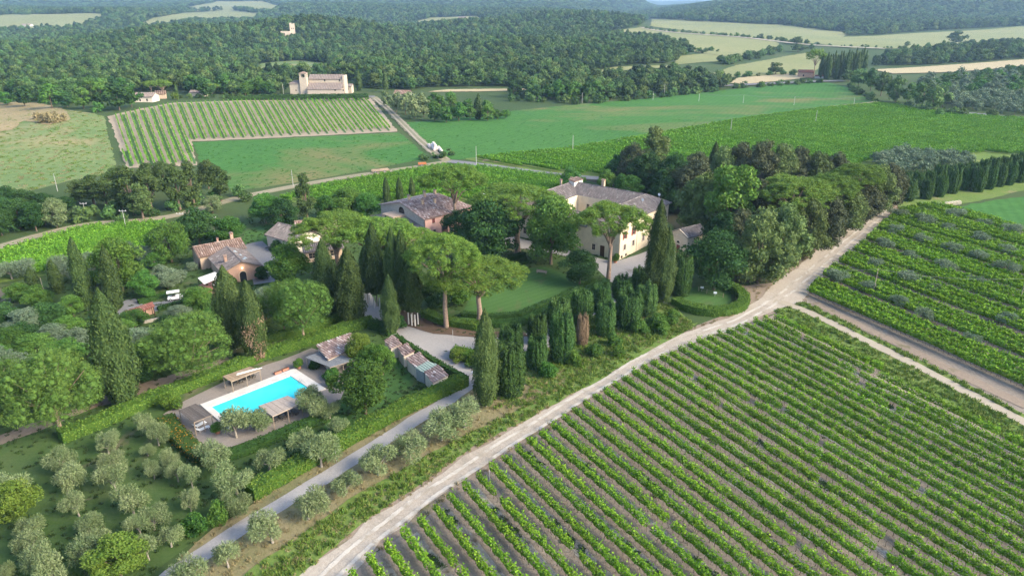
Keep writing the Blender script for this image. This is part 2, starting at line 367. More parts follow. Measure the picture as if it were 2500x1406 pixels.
# ---- vineyard ground
NEAR_POLY = [(560, 1700), (790, 1470), (880, 1375), (975, 1305), (1070, 1232), (1180, 1150), (1295, 1075), (1400, 1002), (1505, 932), (1600, 880), (1700, 832), (1790, 800), (1860, 775), (1890, 765), (1990, 820), (2200, 930), (2500, 1092), (2900, 1310), (3300, 1520), (3300, 1900), (560, 1900)]
RIGHT_POLY = [(1950, 742), (2000, 685), (2060, 640), (2110, 595), (2150, 550), (2190, 515), (2230, 508), (2330, 506), (2440, 545), (2600, 600), (2900, 720), (2900, 1170), (2500, 1012), (2300, 905), (2080, 795)]
sheet('near_vineyard_soil', NEAR_POLY, M_SOIL, 1, 4, 0.25)
sheet('olive_vineyard_soil', RIGHT_POLY, M_SOIL, 1, 4, 0.2)
sheet('far_vineyard_ground', [(1130, 388), (1400, 362), (1600, 328), (1800, 293), (2000, 265), (2150, 252), (2220, 262), (2300, 278), (2520, 292), (2750, 300), (2750, 430), (2400, 410), (2090, 425), (1850, 440), (1450, 438), (1200, 402)], M_VERGE, 1, 6)
sheet('house_vineyard_ground', [(655, 492), (760, 458), (900, 432), (1080, 402), (1200, 408), (1400, 440), (1350, 470), (1200, 490), (900, 500)], M_VERGE, 1, 5)
sheet('left_vineyard_ground', [(-60, 640), (0, 614), (120, 578), (210, 555), (330, 545), (440, 545), (420, 600), (300, 640), (120, 672), (-60, 700)], M_VERGE, 1, 5)
# ---- roads and tracks
sheet('white_road_shoulder', [(330, 1720), (640, 1480), (900, 1262), (1010, 1190), (1130, 1105), (1240, 1045), (1330, 1000), (1480, 912), (1600, 832), (1700, 795), (1770, 770), (1800, 735), (1790, 700), (1880, 690), (1930, 640), (2000, 590), (2060, 555), (2110, 525), (2130, 500), (2190, 500), (2200, 520), (2150, 560), (2110, 600), (2050, 650), (1990, 700), (1960, 745), (1900, 760), (1860, 780), (1790, 806), (1700, 838), (1600, 886), (1505, 938), (1400, 1010), (1295, 1082), (1180, 1158), (1070, 1240), (975, 1312), (880, 1385), (800, 1480), (570, 1720)], M_DIRT, 2, 4, 0.22)
sheet('white_road', [(370, 1700), (640, 1475), (900, 1274), (1031, 1192), (1130, 1114), (1240, 1056), (1330, 1002), (1480, 918), (1600, 840), (1700, 804), (1780, 777), (1845, 738), (1885, 700), (1945, 655), (2005, 602), (2065, 557), (2112, 524), (2135, 504), (2180, 506), (2166, 540), (2112, 590), (2056, 640), (1996, 690), (1955, 738), (1880, 764), (1800, 800), (1700, 834), (1600, 878), (1480, 948), (1330, 1040), (1240, 1098), (1130, 1172), (1031, 1243), (930, 1325), (790, 1475), (560, 1700)], M_ROAD, 3, 4, 0.22)
M_RUT = ground_mat('worn_wheel_rut', rg((0.420, 0.377, 0.316), (0.504, 0.459, 0.395)), rg((0.370, 0.328, 0.269), (0.554, 0.508, 0.442)), 0.3, 2.5, bmp=0.4, patch=((.30, .26, .205), 0.22, 0.46, 0.62))
def ruts(name, px, offs, wd, mat, layer):
    c = smooth_poly([np.array(p) for p in W(px)], 3, False)
    for k, of in enumerate(offs):
        q = []
        for i, p in enumerate(c):
            d = c[min(i + 1, len(c) - 1)] - c[max(i - 1, 0)]; d = d / np.linalg.norm(d); q.append(p + np.array([-d[1], d[0]]) * (of + 0.12 * math.sin(i * 0.8 + k)))
        sheet(name, band(q, wd, world=True), mat, layer, 3, 0.04, world=True)
ruts('wheel_rut', [(480, 1690), (745, 1460), (930, 1294), (1100, 1172), (1300, 1045), (1485, 930), (1600, 860), (1700, 820), (1800, 789), (1865, 752), (1920, 716), (1975, 670), (2035, 620), (2092, 572), (2142, 532), (2158, 508)], (-0.85, 0.85), 0.6, M_RUT, 5)
ruts('wheel_rut', [(0, 603), (100, 574), (200, 549), (330, 540), (440, 527), (560, 488), (700, 458), (850, 432), (1000, 411), (1085, 396)], (-0.9, 0.9), 0.6, M_TRACK2, 4)
ruts('wheel_rut', [(1090, 390), (1050, 368), (1005, 325), (950, 270), (918, 244)], (-1.2, 1.2), 0.9, M_TRACK2, 4)
sheet('farm_lane_verge', [(1875, 752), (1920, 740), (1965, 738), (2080, 795), (2300, 905), (2500, 1012), (2900, 1170), (2900, 1330), (2500, 1094), (2200, 932), (1990, 822)], M_VERGE, 2, 4, 0.15)
sheet('farm_lane', band([(1890, 735), (1960, 755), (2080, 815), (2250, 900), (2450, 1005), (2620, 1090), (2900, 1230)], 2.3), M_TRACK2, 4, 3, 0.12, world=True)
sheet('farm_lane_soil_strip', band([(1990, 740), (2080, 785), (2300, 893), (2500, 992), (2900, 1150)], 2.4), M_DIRT, 3, 3, 0.12, world=True)
sheet('olive_lane_verge', [(60, 1720), (330, 1480), (480, 1320), (640, 1215), (800, 1120), (960, 1020), (1090, 945), (1150, 905), (1260, 930), (1330, 960), (1345, 1000), (1240, 1050), (1130, 1112), (1010, 1195), (900, 1268), (640, 1480), (330, 1720)], M_DRYV, 1, 4, 0.2)
sheet('olive_lane_bank', [(230, 1720), (520, 1470), (640, 1372), (760, 1290), (900, 1196), (1060, 1102), (1200, 1032), (1290, 988), (1400, 925), (1560, 830), (1640, 800), (1700, 790), (1640, 830), (1500, 905), (1330, 1000), (1240, 1048), (1130, 1110), (1010, 1193), (900, 1266), (700, 1430), (360, 1700)], M_VERGE, 3, 4, 0.25)
sheet('olive_lane', band([(90, 1700), (330, 1480), (430, 1395), (560, 1308), (700, 1222), (850, 1132), (1000, 1035), (1110, 968), (1160, 925), (1150, 905)], 2.5), M_DRIVE, 2, 3, 0.1, world=True)
sheet('estate_drive', band([(1165, 935), (1130, 905), (1060, 865), (985, 820), (935, 785), (900, 755), (880, 715)], 4.2), M_DRIVE, 3, 3, 0.15, world=True)
sheet('drive_forecourt', [(945, 790), (1010, 795), (1090, 818), (1180, 822), (1290, 815), (1380, 780), (1460, 735), (1480, 745), (1400, 800), (1340, 850), (1270, 858), (1200, 850), (1120, 862), (1060, 855), (990, 820)], M_DRIVE, 2, 3, 0.2)
sheet('cypress_walk', band([(1290, 835), (1380, 785), (1470, 735), (1550, 690), (1600, 655), (1660, 640)], 5.0), M_DRIVE, 2, 3, 0.15, world=True)
sheet('villa_court', [(1200, 590), (1250, 578), (1380, 610), (1500, 640), (1560, 622), (1640, 590), (1660, 640), (1590, 670), (1540, 690), (1490, 690), (1440, 640), (1330, 615), (1260, 605)], M_DRIVE, 3, 3, 0.1)
sheet('leaf_litter_bed', [(930, 760), (1000, 755), (1060, 790), (1160, 808), (1280, 812), (1290, 822), (1180, 826), (1060, 816), (980, 795)], M_MULCH, 4, 2, 0.12)
sheet('cypress_bank', [(1170, 905), (1260, 850), (1400, 800), (1560, 745), (1640, 740), (1700, 800), (1560, 850), (1400, 935), (1300, 990), (1200, 1000)], M_VERGE, 1, 4, 0.2)
sheet('farm_track', band([(-80, 628), (0, 603), (100, 574), (200, 549), (330, 540), (440, 527), (560, 488), (700, 458), (850, 432), (1000, 411), (1095, 394)], 5.0, 4.5), M_TRACK, 2, 5, 0.2, world=True)
sheet('vineyard_track', band([(1095, 394), (1200, 406), (1320, 422), (1450, 436), (1560, 440)], 5), M_TAR, 2, 5, 0.2, world=True)
sheet('bale_track', band([(1095, 394), (1050, 368), (1005, 325), (950, 270), (912, 238)], 4.2, 4.6), M_TRACK, 2, 5, 0.3, world=True)
sheet('church_road', band([(600, 243), (720, 238), (900, 238), (915, 238)], 7), M_TAR, 3, 6, 0.1, world=True)
sheet('valley_road', band([(1720, 213), (1850, 208), (1990, 201), (2060, 200)], 8), M_TAR, 3, 8, 0.1, world=True)
sheet('valley_road_bend', band([(2560, 295), (2460, 288), (2380, 280), (2330, 277)], 7), M_TAR, 3, 8, 0.1, world=True)
sheet('hill_road', band([(1565, 70), (1620, 80), (1720, 88), (1820, 95), (1900, 105), (1990, 114), (2080, 118), (2160, 122)], 10), M_ROAD, 3, 20, 0.1, world=True)
sheet('grass_track', band([(-60, 1100), (0, 1075), (90, 1042), (200, 995), (300, 965), (420, 925), (560, 880)], 3.2), M_DIRT, 2, 3, 0.12, world=True)
sheet('cottage_drive', band([(660, 690), (655, 655), (625, 625), (610, 605), (650, 598)], 7.5), M_TAR, 2, 3, 0.1, world=True)
sheet('orchard_ground', [(-80, 1110), (60, 1060), (180, 1075), (330, 1020), (400, 1020), (520, 1110), (700, 1180), (600, 1235), (480, 1315), (330, 1440), (80, 1720), (-500, 1720), (-500, 1150)], M_ORCH, 1, 4, 0.2)
sheet('garden_ground', [(-500, 760), (-80, 700), (120, 690), (330, 650), (470, 590), (640, 520), (900, 500), (1200, 500), (1400, 470), (1560, 640), (1560, 690), (1290, 820), (1150, 900), (960, 1010), (620, 1180), (400, 1020), (180, 1070), (-80, 1060), (-500, 1200)], M_ORCH, 0.5, 5, 0.2)
sheet('lawn', [(1120, 785), (1150, 720), (1230, 665), (1330, 650), (1400, 680), (1480, 688), (1270, 785)], M_LAWN, 1.5, 3, 0.1)
sheet('chapel_lawn', [(1640, 740), (1680, 705), (1740, 695), (1790, 710), (1780, 742), (1700, 762)], M_LAWN, 3, 2, 0.1)
sheet('cottage_lawn', [(590, 600), (600, 560), (660, 548), (680, 560), (650, 600), (610, 610)], M_LAWN, 1.5, 3, 0.1)
sheet('shed_lawn', [(830, 990), (940, 850), (1040, 950), (1060, 965), (860, 1060), (760, 1080)], M_LAWN, 1, 3, 0.1)
sheet('cottage_yard', [(285, 768), (300, 735), (330, 728), (350, 745), (400, 735), (450, 722), (460, 735), (400, 755), (350, 770)], M_TAR, 2, 2, 0.1)
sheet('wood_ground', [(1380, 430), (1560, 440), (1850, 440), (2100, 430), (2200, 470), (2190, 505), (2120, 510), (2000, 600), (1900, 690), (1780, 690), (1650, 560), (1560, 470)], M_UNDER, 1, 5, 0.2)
sheet('avenue_ground', [(2190, 505), (2200, 440), (2330, 410), (2600, 370), (2600, 440), (2420, 485), (2340, 500)], M_VERGE, 2, 5, 0.2)
# ================================================================ plants: prototypes
def unit(rng, n):
    v = rng.normal(size=(n, 3)); return v / np.linalg.norm(v, axis=1, keepdims=True)
def cards(C, N, size, rng, spread=0.6, aspect=0.55, up=None):
    """leaf sprays: kite-shaped faces at C facing roughly N; up = long axis direction (n,3) or None"""
    n = len(C); nn = N * (1 - spread) + unit(rng, n) * spread
    nn /= np.linalg.norm(nn, axis=1, keepdims=True) + 1e-9
    t = unit(rng, n) if up is None else up + unit(rng, n) * 0.35
    t = t - nn * (t * nn).sum(1, keepdims=True); t /= np.linalg.norm(t, axis=1, keepdims=True) + 1e-9
    b = np.cross(nn, t); s = (size * rng.uniform(0.65, 1.35, n))[:, None]
    V = np.stack([C + t * s * 0.6, C + b * s * aspect * 0.5, C - t * s * 0.45, C - b * s * aspect * 0.5], 1).reshape(-1, 3)
    return V, np.arange(4 * n).reshape(-1, 4)
_ico = {}
def ico(sub):
    if sub not in _ico:
        bm = bmesh.new(); bmesh.ops.create_icosphere(bm, subdivisions=sub, radius=1)
        _ico[sub] = (np.array([v.co[:] for v in bm.verts]), np.array([[v.index for v in f.verts] for f in bm.faces])); bm.free()
    return _ico[sub]
def crown(cl, rad, ncard, size, rng, core=0.72, spread=0.55, aspect=0.55, lowcut=-0.75, shoots=0.0, sub=1, upl=None, inner=0.84, radial=False):
    """leafy crown from clumps: cl (k,3) centres, rad (k,3) radii"""
    cl = np.asarray(cl, float); rad = np.asarray(rad, float); k = len(cl)
    area = (rad[:, 0] * rad[:, 1] + rad[:, 0] * rad[:, 2] * 2); pr = area / area.sum()
    m = int(ncard * 1.7); ci = rng.choice(k, m, p=pr); u = unit(rng, m)
    u = u[u[:, 2] > lowcut] if False else u
    p = cl[ci] + u * rad[ci] * rng.uniform(0.86, 1.06 + shoots, m)[:, None]
    nrm = u / rad[ci]; nrm /= np.linalg.norm(nrm, axis=1, keepdims=True)
    keep = (u[:, 2] > lowcut)
    for j in range(k):
        q = (p - cl[j]) / rad[j]; keep &= ((q * q).sum(1) > inner * inner) | (ci == j)
    p, nrm, ci = p[keep][:ncard], nrm[keep][:ncard], ci[keep][:ncard]
    up = None
    if upl is not None: up = np.tile(np.array(upl, float), (len(p), 1)) + nrm * 0.4
    if radial: up = nrm * 1.2
    V, F = cards(p, unit(rng, len(p)) if radial else nrm, size, rng, spread, aspect, up)
    cr = rng.uniform(0, 1, k); r = np.clip(0.35 * cr[ci] + 0.65 * rng.uniform(0, 1, len(p)), 0, 1)
    Vs, Fs, Rs = [V], [F], [r]
    iv, if_ = ico(sub); off = len(V); T = []
    for j in range(k):
        Vs.append(cl[j] + iv * rad[j] * core * rng.uniform(0.93, 1.07, (len(iv), 1))); T.append(if_ + off); off += len(iv)
    T = np.concatenate(T) if k else np.zeros((0, 3), int)
    return np.concatenate(Vs), [T, F], np.concatenate([np.full(len(T), 0.35), r])
def pm(name, V, F, r, mat): return npmesh(name, V, F, r, [mat])
# leaf materials (base colours of the living plant)
L_PINE = leaf_mat('pine_needles', [(0.064, 0.136, 0.025), (0.121, 0.211, 0.035), (0.178, 0.250, 0.041)], 0.22, var=0.14)
L_PINEY = leaf_mat('yellow_pine_needles', [(0.086, 0.138, 0.031), (0.143, 0.207, 0.039), (0.215, 0.261, 0.048)], 0.22, var=0.12)
L_PINER = leaf_mat('deep_pine_needles', [(.045, .10, .022), (.08, .15, .03), (.125, .19, .038)], 0.2, var=0.14)
L_CYP = leaf_mat('cypress_scales', [(0.033, 0.060, 0.019), (0.053, 0.088, 0.026), (0.077, 0.112, 0.031)], 0.1, var=0.2)
L_BLUNT = leaf_mat('clipped_cypress_scales', [(0.026, 0.065, 0.019), (0.048, 0.101, 0.026), (0.078, 0.137, 0.036)], 0.1, var=0.2)
L_DEAD = leaf_mat('dead_twigs', [(.17, .12, .075), (.26, .19, .12)], 0.05, var=0.1)
L_OLIVE = leaf_mat('olive_leaves', [(.10, .15, .06), (.15, .20, .085), (.235, .275, .14)], 0.15, tcol=(.9, 1, .6), var=0.14)
L_OLIVED = leaf_mat('dark_olive_leaves', [(0.078, 0.124, 0.068), (0.130, 0.182, 0.108), (0.195, 0.247, 0.162)], 0.15, tcol=(.9, 1, .6), var=0.14)
L_GREEN = leaf_mat('broad_leaves', [(0.038, 0.101, 0.021), (0.067, 0.155, 0.029), (0.108, 0.202, 0.040)], 0.25, var=0.3)
L_DARK = leaf_mat('dark_leaves', [(0.021, 0.058, 0.017), (0.036, 0.086, 0.023), (0.058, 0.117, 0.031)], 0.2, var=0.22)
L_HOLM = leaf_mat('holm_oak_leaves', [(0.061, 0.097, 0.030), (0.100, 0.146, 0.045), (0.146, 0.191, 0.062)], 0.12, var=0.3)
L_BRIGHT = leaf_mat('bright_leaves', [(.055, .13, .022), (.09, .18, .03), (.14, .225, .045)], 0.3, var=0.15)
L_YELLOW = leaf_mat('yellow_leaves', [(0.061, 0.111, 0.018), (0.109, 0.170, 0.027), (0.163, 0.221, 0.041)], 0.3, var=0.15)
L_POPLAR = leaf_mat('poplar_leaves', [(0.054, 0.096, 0.030), (0.084, 0.132, 0.040), (0.120, 0.168, 0.060)], 0.25, var=0.2)
L_WOOD = leaf_mat('woodland_leaves', [(0.045, 0.094, 0.029), (0.073, 0.134, 0.039), (0.114, 0.185, 0.054)], 0.18, var=0.42)
L_HEDGE = leaf_mat('hedge_leaves', [(0.046, 0.103, 0.018), (0.086, 0.161, 0.025), (0.149, 0.218, 0.037)], 0.2, var=0.12)
L_HEDGED = leaf_mat('box_hedge_leaves', [(.022, .058, .014), (.04, .09, .02), (.06, .115, .026)], 0.15, var=0.12)
L_VINE = leaf_mat('vine_leaves', [(0.086, 0.198, 0.014), (0.150, 0.285, 0.022), (0.232, 0.386, 0.036)], 0.32, tcol=(1, 1, .3), var=0.12)
L_VINEF = leaf_mat('far_vine_leaves', [(0.074, 0.193, 0.021), (0.117, 0.277, 0.028), (0.204, 0.386, 0.041)], 0.3, tcol=(1, 1, .3), var=0.10)
L_GRASS = leaf_mat('grass_blades', [(0.068, 0.135, 0.022), (0.121, 0.203, 0.033), (0.243, 0.257, 0.077)], 0.25, var=0.1)
L_DRY = leaf_mat('dry_grass_blades', [(.16, .14, .06), (.24, .20, .10), (.33, .27, .15)], 0.2, var=0.1)
B_BARK = plain('bark', (.14, .105, .075), 0.9, 0.35, 4.0)
B_PINE = plain('pine_bark', (.27, .195, .145), 0.9, 0.35, 3.0)
B_GREY = plain('grey_bark', (.26, .23, .19), 0.9, 0.3, 4.0)
B_WHITE = plain('limed_bark', (.55, .52, .47), 0.9, 0.2, 4.0)
def trunk_mesh(name, paths, mat, n=6):
    b = MB()
    for pts, rad in paths: b.tube(pts, rad, n, False)
    return b.mesh(name, mat, True)
PROTO = {}
def reg(kind, h, w, trunk, crown_): PROTO.setdefault(kind, []).append((h, w, trunk, crown_))
def p_pine(seed, H, R, T, kind, ncard=7500, dome=0.55, lobes=70, mat=L_PINE, fork=0.55, size=0.3):
    """umbrella crown: close-packed needle clumps over a domed, lobed upper surface, thinner underneath"""
    rng = np.random.default_rng(seed); cl, rad = [], []
    ph = rng.uniform(0, 6.28, 4)
    for i in range(lobes):
        r = R * math.sqrt((i + 0.5) / lobes) * 0.96; a = i * 2.39996 + rng.normal(0, 0.3)
        edge = 1 + 0.12 * math.sin(2 * a + ph[0]) + 0.09 * math.sin(3 * a + ph[1]) + 0.05 * math.sin(7 * a + ph[2])
        q = min(1, r / R)
        bough = 0.05 * T * (math.sin(3 * a + ph[3] + r) + math.sin(r * 1.9 + ph[1]))
        z = H - T * 0.1 - T * dome * q ** 2.4 + bough + rng.normal(0, T * 0.03)
        s_ = R * math.sqrt(1.0 / lobes) * rng.uniform(0.95, 1.4)
        x, y = r * edge * math.cos(a), r * edge * math.sin(a)
        cl.append((x, y, z)); rad.append((s_, s_, s_ * 0.9))
        if q > 0.45 and rng.uniform() < 0.55: cl.append((x * 0.93, y * 0.93, z - T * rng.uniform(0.14, 0.3))); rad.append((s_ * 1.1, s_ * 1.1, s_ * 0.7))
    V, F, rr = crown(cl, rad, ncard, size, rng, 0.6, 0.3, 0.32, -0.7, 0.2, 1, None, 0.75, True)
    zf = (H - T) * fork + (H - T) * 0.2
    paths = [([(0, 0, 0), (0.1 * rng.normal(), 0.1, zf * 0.5), (0.15 * rng.normal(), 0, zf)], [0.024 * H, 0.02 * H, 0.017 * H])]
    for j in range(11):
        a = j * 0.571 + rng.uniform(0, 0.4); rr_ = R * rng.uniform(0.3, 0.85); zz = H - T * (0.3 + 0.4 * (rr_ / R))
        paths.append(([(0, 0, zf * rng.uniform(0.85, 1.0)), (0.3 * rr_ * math.cos(a), 0.3 * rr_ * math.sin(a), zf + (zz - zf) * 0.5), (rr_ * math.cos(a), rr_ * math.sin(a), zz)], [0.011 * H, 0.008 * H, 0.004 * H]))
    reg(kind, H * 1.02, 2 * R * 0.9, trunk_mesh('trunk', paths, B_PINE), pm('crown', V, F, rr, mat))
def p_round(seed, H=12, R=5.4, T=8.8, lobes=190, ncard=32000, mat=L_PINER):
    """ovoid pine crown of close-packed clumps with boughs that break the outline"""
    rng = np.random.default_rng(seed + 14); cl, rad, paths = [], [], []; ph = rng.uniform(0, 6.28, 5)
    for i in range(lobes):
        u = float(np.clip(1 - 2 * (i + 0.5) / lobes + rng.normal(0, 0.06), -0.995, 0.995)); a = i * 2.39996 + rng.normal(0, 0.4); rr = math.sqrt(1 - u * u)
        e = 1 + 0.10 * math.sin(3 * a + ph[0] + 2 * u) + 0.08 * math.sin(5 * a + ph[1] - 4 * u) + 0.07 * math.sin(9 * u + ph[2] + a) + rng.normal(0, 0.07)
        if u < -0.25 and rng.uniform() < 0.35: continue
        wd = R * (1.0 if u > -0.2 else 1.05)
        cl.append((rr * wd * e * math.cos(a) * 0.92, rr * wd * e * math.sin(a) * 0.92, H - T / 2 + u * T / 2 * 0.92 * (1 + (e - 1) * .5))); s_ = R * rng.uniform(0.09, 0.2); rad.append((s_, s_, s_ * 0.85))
    k0 = len(cl)
    for i in range(26): u = unit(rng, 1)[0] * rng.uniform(0.2, 0.6); cl.append((u[0] * R, u[1] * R, H - T / 2 + u[2] * T / 2)); rad.append((R * .24,) * 3)
    V, F, r = crown(cl, rad, ncard, 0.24, rng, 0.5, 0.3, 0.3, -0.85, 0.22, 1, None, 0.72, True)
    paths.append(([(0, 0, 0), (0.1, 0, H * .3), (0, 0.1, H * .7)], [0.024 * H, 0.02 * H, 0.01 * H]))
    for j in range(12): c = cl[int(rng.integers(0, k0))]; paths.append(([(0, 0, H * rng.uniform(.2, .5)), (c[0] * .5, c[1] * .5, (H * .35 + c[2]) / 2), c], [0.009 * H, 0.006 * H, 0.003 * H]))
    reg('roundpine', H * 1.03, 2 * R * 1.13, trunk_mesh('trunk', paths, B_PINE), pm('crown', V, F, r, mat))
for s in (1, 2, 3): p_pine(s, 17, 6.0, 6.2, 'umbrella', 32000, 0.5, 190, size=0.26)

def p_cypress(seed, H, R, kind, ncard=7500, mat=L_CYP, size=0.36, bare=0.045):
    rng = np.random.default_rng(seed + 40)
    ph = rng.uniform(0, 6.28, 6)
    def prof(t, a):
        tc = np.clip(t, 0, 0.3) / 0.3; base = (0.55 + 0.45 * np.sin(tc * 1.5708)) * np.clip(1 - (np.clip(t - 0.3, 0, 1) / 0.7) ** 2.7, 0.03, 1)
        lump = 1 + 0.10 * np.sin(3 * a + ph[0] + t * 5) + 0.09 * np.sin(7 * a + ph[1] - t * 9) + 0.08 * np.sin(t * 23 + ph[2] + 2 * a)
        return base * lump
    n = ncard; t = rng.beta(1.05, 1.35, n); a = rng.uniform(0, 6.283, n); r = R * prof(t, a) * rng.uniform(0.88, 1.07, n)
    C = np.stack([r * np.cos(a), r * np.sin(a), H * (bare + (1 - bare) * t)], 1); N = np.stack([np.cos(a), np.sin(a), np.full(n, 0.25)], 1)
    V, F = cards(C, N, size, rng, 0.42, 0.42, np.tile((0, 0, 1.0), (n, 1)) + N * 0.25)
    tt, aa = np.meshgrid(np.linspace(0, 1, 22), np.linspace(0, 6.283, 15)[:-1], indexing='ij'); rr = R * prof(tt, aa) * 0.86
    Vc = np.stack([rr * np.cos(aa), rr * np.sin(aa), H * (bare + (1 - bare) * tt)], -1).reshape(-1, 3); i = (np.arange(21)[:, None] * 14 + np.arange(14)[None]); i2 = (np.arange(21)[:, None] * 14 + (np.arange(14)[None] + 1) % 14)
    Q = np.stack([i, i2, i2 + 14, i + 14], -1).reshape(-1, 4) + len(V)
    reg(kind, H, 2 * R, trunk_mesh('trunk', [([(0, 0, 0), (0, 0, H * 0.2)], [0.19, 0.16])], B_GREY), pm('crown', np.concatenate([V, Vc]), [np.concatenate([F, Q])], np.concatenate([rng.uniform(0, 1, n), np.full(len(Q), 0.3)]), mat))
for s in range(4): p_cypress(s, 18, 2.0 + 0.15 * s, 'cypress')
for s in (5, 6): p_cypress(s, 14, 1.1, 'slimcypress', 3000, size=0.36, bare=0.03)
def p_blunt(seed):
    """dense barrel of upright plumes, rounded foot and ragged hollow top"""
    rng = np.random.default_rng(seed + 80); H, R = 8.5, 2.1; cl, rad = [], []
    for j in range(22):
        a = j * 6.283 / 22 + rng.normal(0, 0.06); r = R * rng.uniform(0.70, 0.82); top = H * rng.uniform(0.84, 1.02)
        for k in range(6):
            t = k / 5.0; bul = 0.62 + 0.46 * math.sin(min(1.0, t * 0.95 + 0.12) * math.pi * 0.78)
            cl.append((r * bul * math.cos(a), r * bul * math.sin(a), 0.7 + (top - 1.3) * t)); sv = rng.uniform(0.8, 1.25); rad.append(((0.44 - 0.12 * t) * sv, (0.44 - 0.12 * t) * sv, H * 0.13 * sv))
    for k in range(5): cl.append((0, 0, 1.2 + k * H * 0.15)); rad.append((R * 0.62, R * 0.62, H * 0.12))
    V, F, r = crown(cl, rad, 9000, 0.27, rng, 0.8, 0.55, 0.5, -1, 0.22, 1, (0, 0, 0.6), 0.75)
    reg('blunt', H, 2 * R * 0.98, trunk_mesh('trunk', [([(0, 0, 0), (0, 0, 2)], [0.2, 0.16])], B_GREY), pm('crown', V, F, r, L_BLUNT))
for s in range(3): p_blunt(s)
def p_olive(seed, mat=L_OLIVE, kind='olive', ncard=4200):
    rng = np.random.default_rng(seed + 120); H = 4.2; k = rng.integers(7, 11); cl, rad, paths = [], [], []
    lean = rng.normal(0, 0.25, 2)
    for j in range(k):
        a = j * 6.283 / k * 1.6 + rng.normal(0, 0.4); r = 1.75 * math.sqrt(rng.uniform(0.02, 1)); z = H * rng.uniform(0.45, 0.86) - 0.15 * r
        s = rng.uniform(0.42, 0.72); c = (r * math.cos(a) + lean[0], r * math.sin(a) + lean[1], z); cl.append(c); rad.append((s, s, s * rng.uniform(0.8, 1.15)))
        paths.append(([(lean[0] * .4, lean[1] * .4, 1.1), (c[0] * 0.45, c[1] * 0.45, 1.1 + (z - 1.1) * 0.55), c], [0.10, 0.06, 0.02]))
    paths.append(([(0, 0, 0), (lean[0] * .2, lean[1] * .2, 0.6), (lean[0] * .4, lean[1] * .4, 1.2)], [0.2, 0.16, 0.13]))
    V, F, r = crown(cl, rad, ncard, 0.34, rng, 0.25, 0.4, 0.24, -0.95, 0.75, 1, None, 0.5, True)
    reg(kind, H, 4.4, trunk_mesh('trunk', paths, B_GREY, 5), pm('crown', V, F, r, mat))
for s in range(5): p_olive(s)
def p_broad(seed, kind, H=12, R=4.6, T=10.7, k=48, ncard=8500, size=0.4, mat=L_GREEN, core=0.62, cs=(0.18, 0.34), spread=0.62, sh=0.28):
    rng = np.random.default_rng(seed + 200); cl, rad, paths = [], [], []
    for j in range(k):
        u = unit(rng, 1)[0]; q = rng.uniform(0.35, 0.85) ** 0.6
        e = 1 + 0.18 * math.sin(3 * math.atan2(u[1], u[0]) + seed) * (1 - abs(u[2]))
        sq = (1 - 0.35 * max(0, u[2])) if kind != 'cone' else 1 - 0.6 * (u[2] * 0.5 + 0.5)
        c = np.array([u[0] * R * q * e * sq, u[1] * R * q * e * sq, H - T / 2 + u[2] * T / 2 * q * 1.02]); s = R * rng.uniform(*cs)
        cl.append(c); rad.append((s, s, s * 0.82))
    V, F, r = crown(cl, rad, ncard, size, rng, core, spread, 0.6, -0.8, sh, 1)
    t0 = H - T * 0.85
    paths.append(([(0, 0, 0), (0.05, 0, t0 * 0.6), (0, 0.05, H - T * 0.5)], [0.027 * H, 0.02 * H, 0.012 * H]))
    for j in range(6):
        c = cl[j]; paths.append(([(0, 0, t0), (c[0] * .5, c[1] * .5, (t0 + c[2]) / 2), tuple(c)], [0.011 * H, 0.007 * H, 0.003 * H]))
    reg(kind, H, 2 * R, trunk_mesh('trunk', paths, B_BARK, 5), pm('crown', V, F, r, mat))
for s in range(4): p_broad(s, 'broad')
for s in range(3): p_broad(s + 10, 'holm', 11, 5.2, 10.8, 70, 9000, 0.4, L_HOLM, 0.74, (0.17, 0.28), 0.55, 0.2)
for s in range(3): p_round(s)
for s in range(2): p_broad(s + 20, 'feathery', 15, 4.8, 12.5, 34, 5200, 0.62, L_BRIGHT, 0.5, (0.2, 0.34), 0.7, 0.25)
for s in range(3): p_broad(s + 30, 'poplar', 14, 2.6, 12, 34, 3600, 0.5, L_POPLAR, 0.5, (0.26, 0.42), 0.7, 0.25)
for s in range(3): p_broad(s + 40, 'shrub', 3.2, 2.0, 3.1, 20, 2200, 0.34, L_GREEN, 0.7, (0.26, 0.45), 0.65, 0.15)
p_broad(50, 'cone', 16, 4.6, 15, 60, 6000, 0.5, L_HOLM, 0.75, (0.2, 0.3), 0.55)
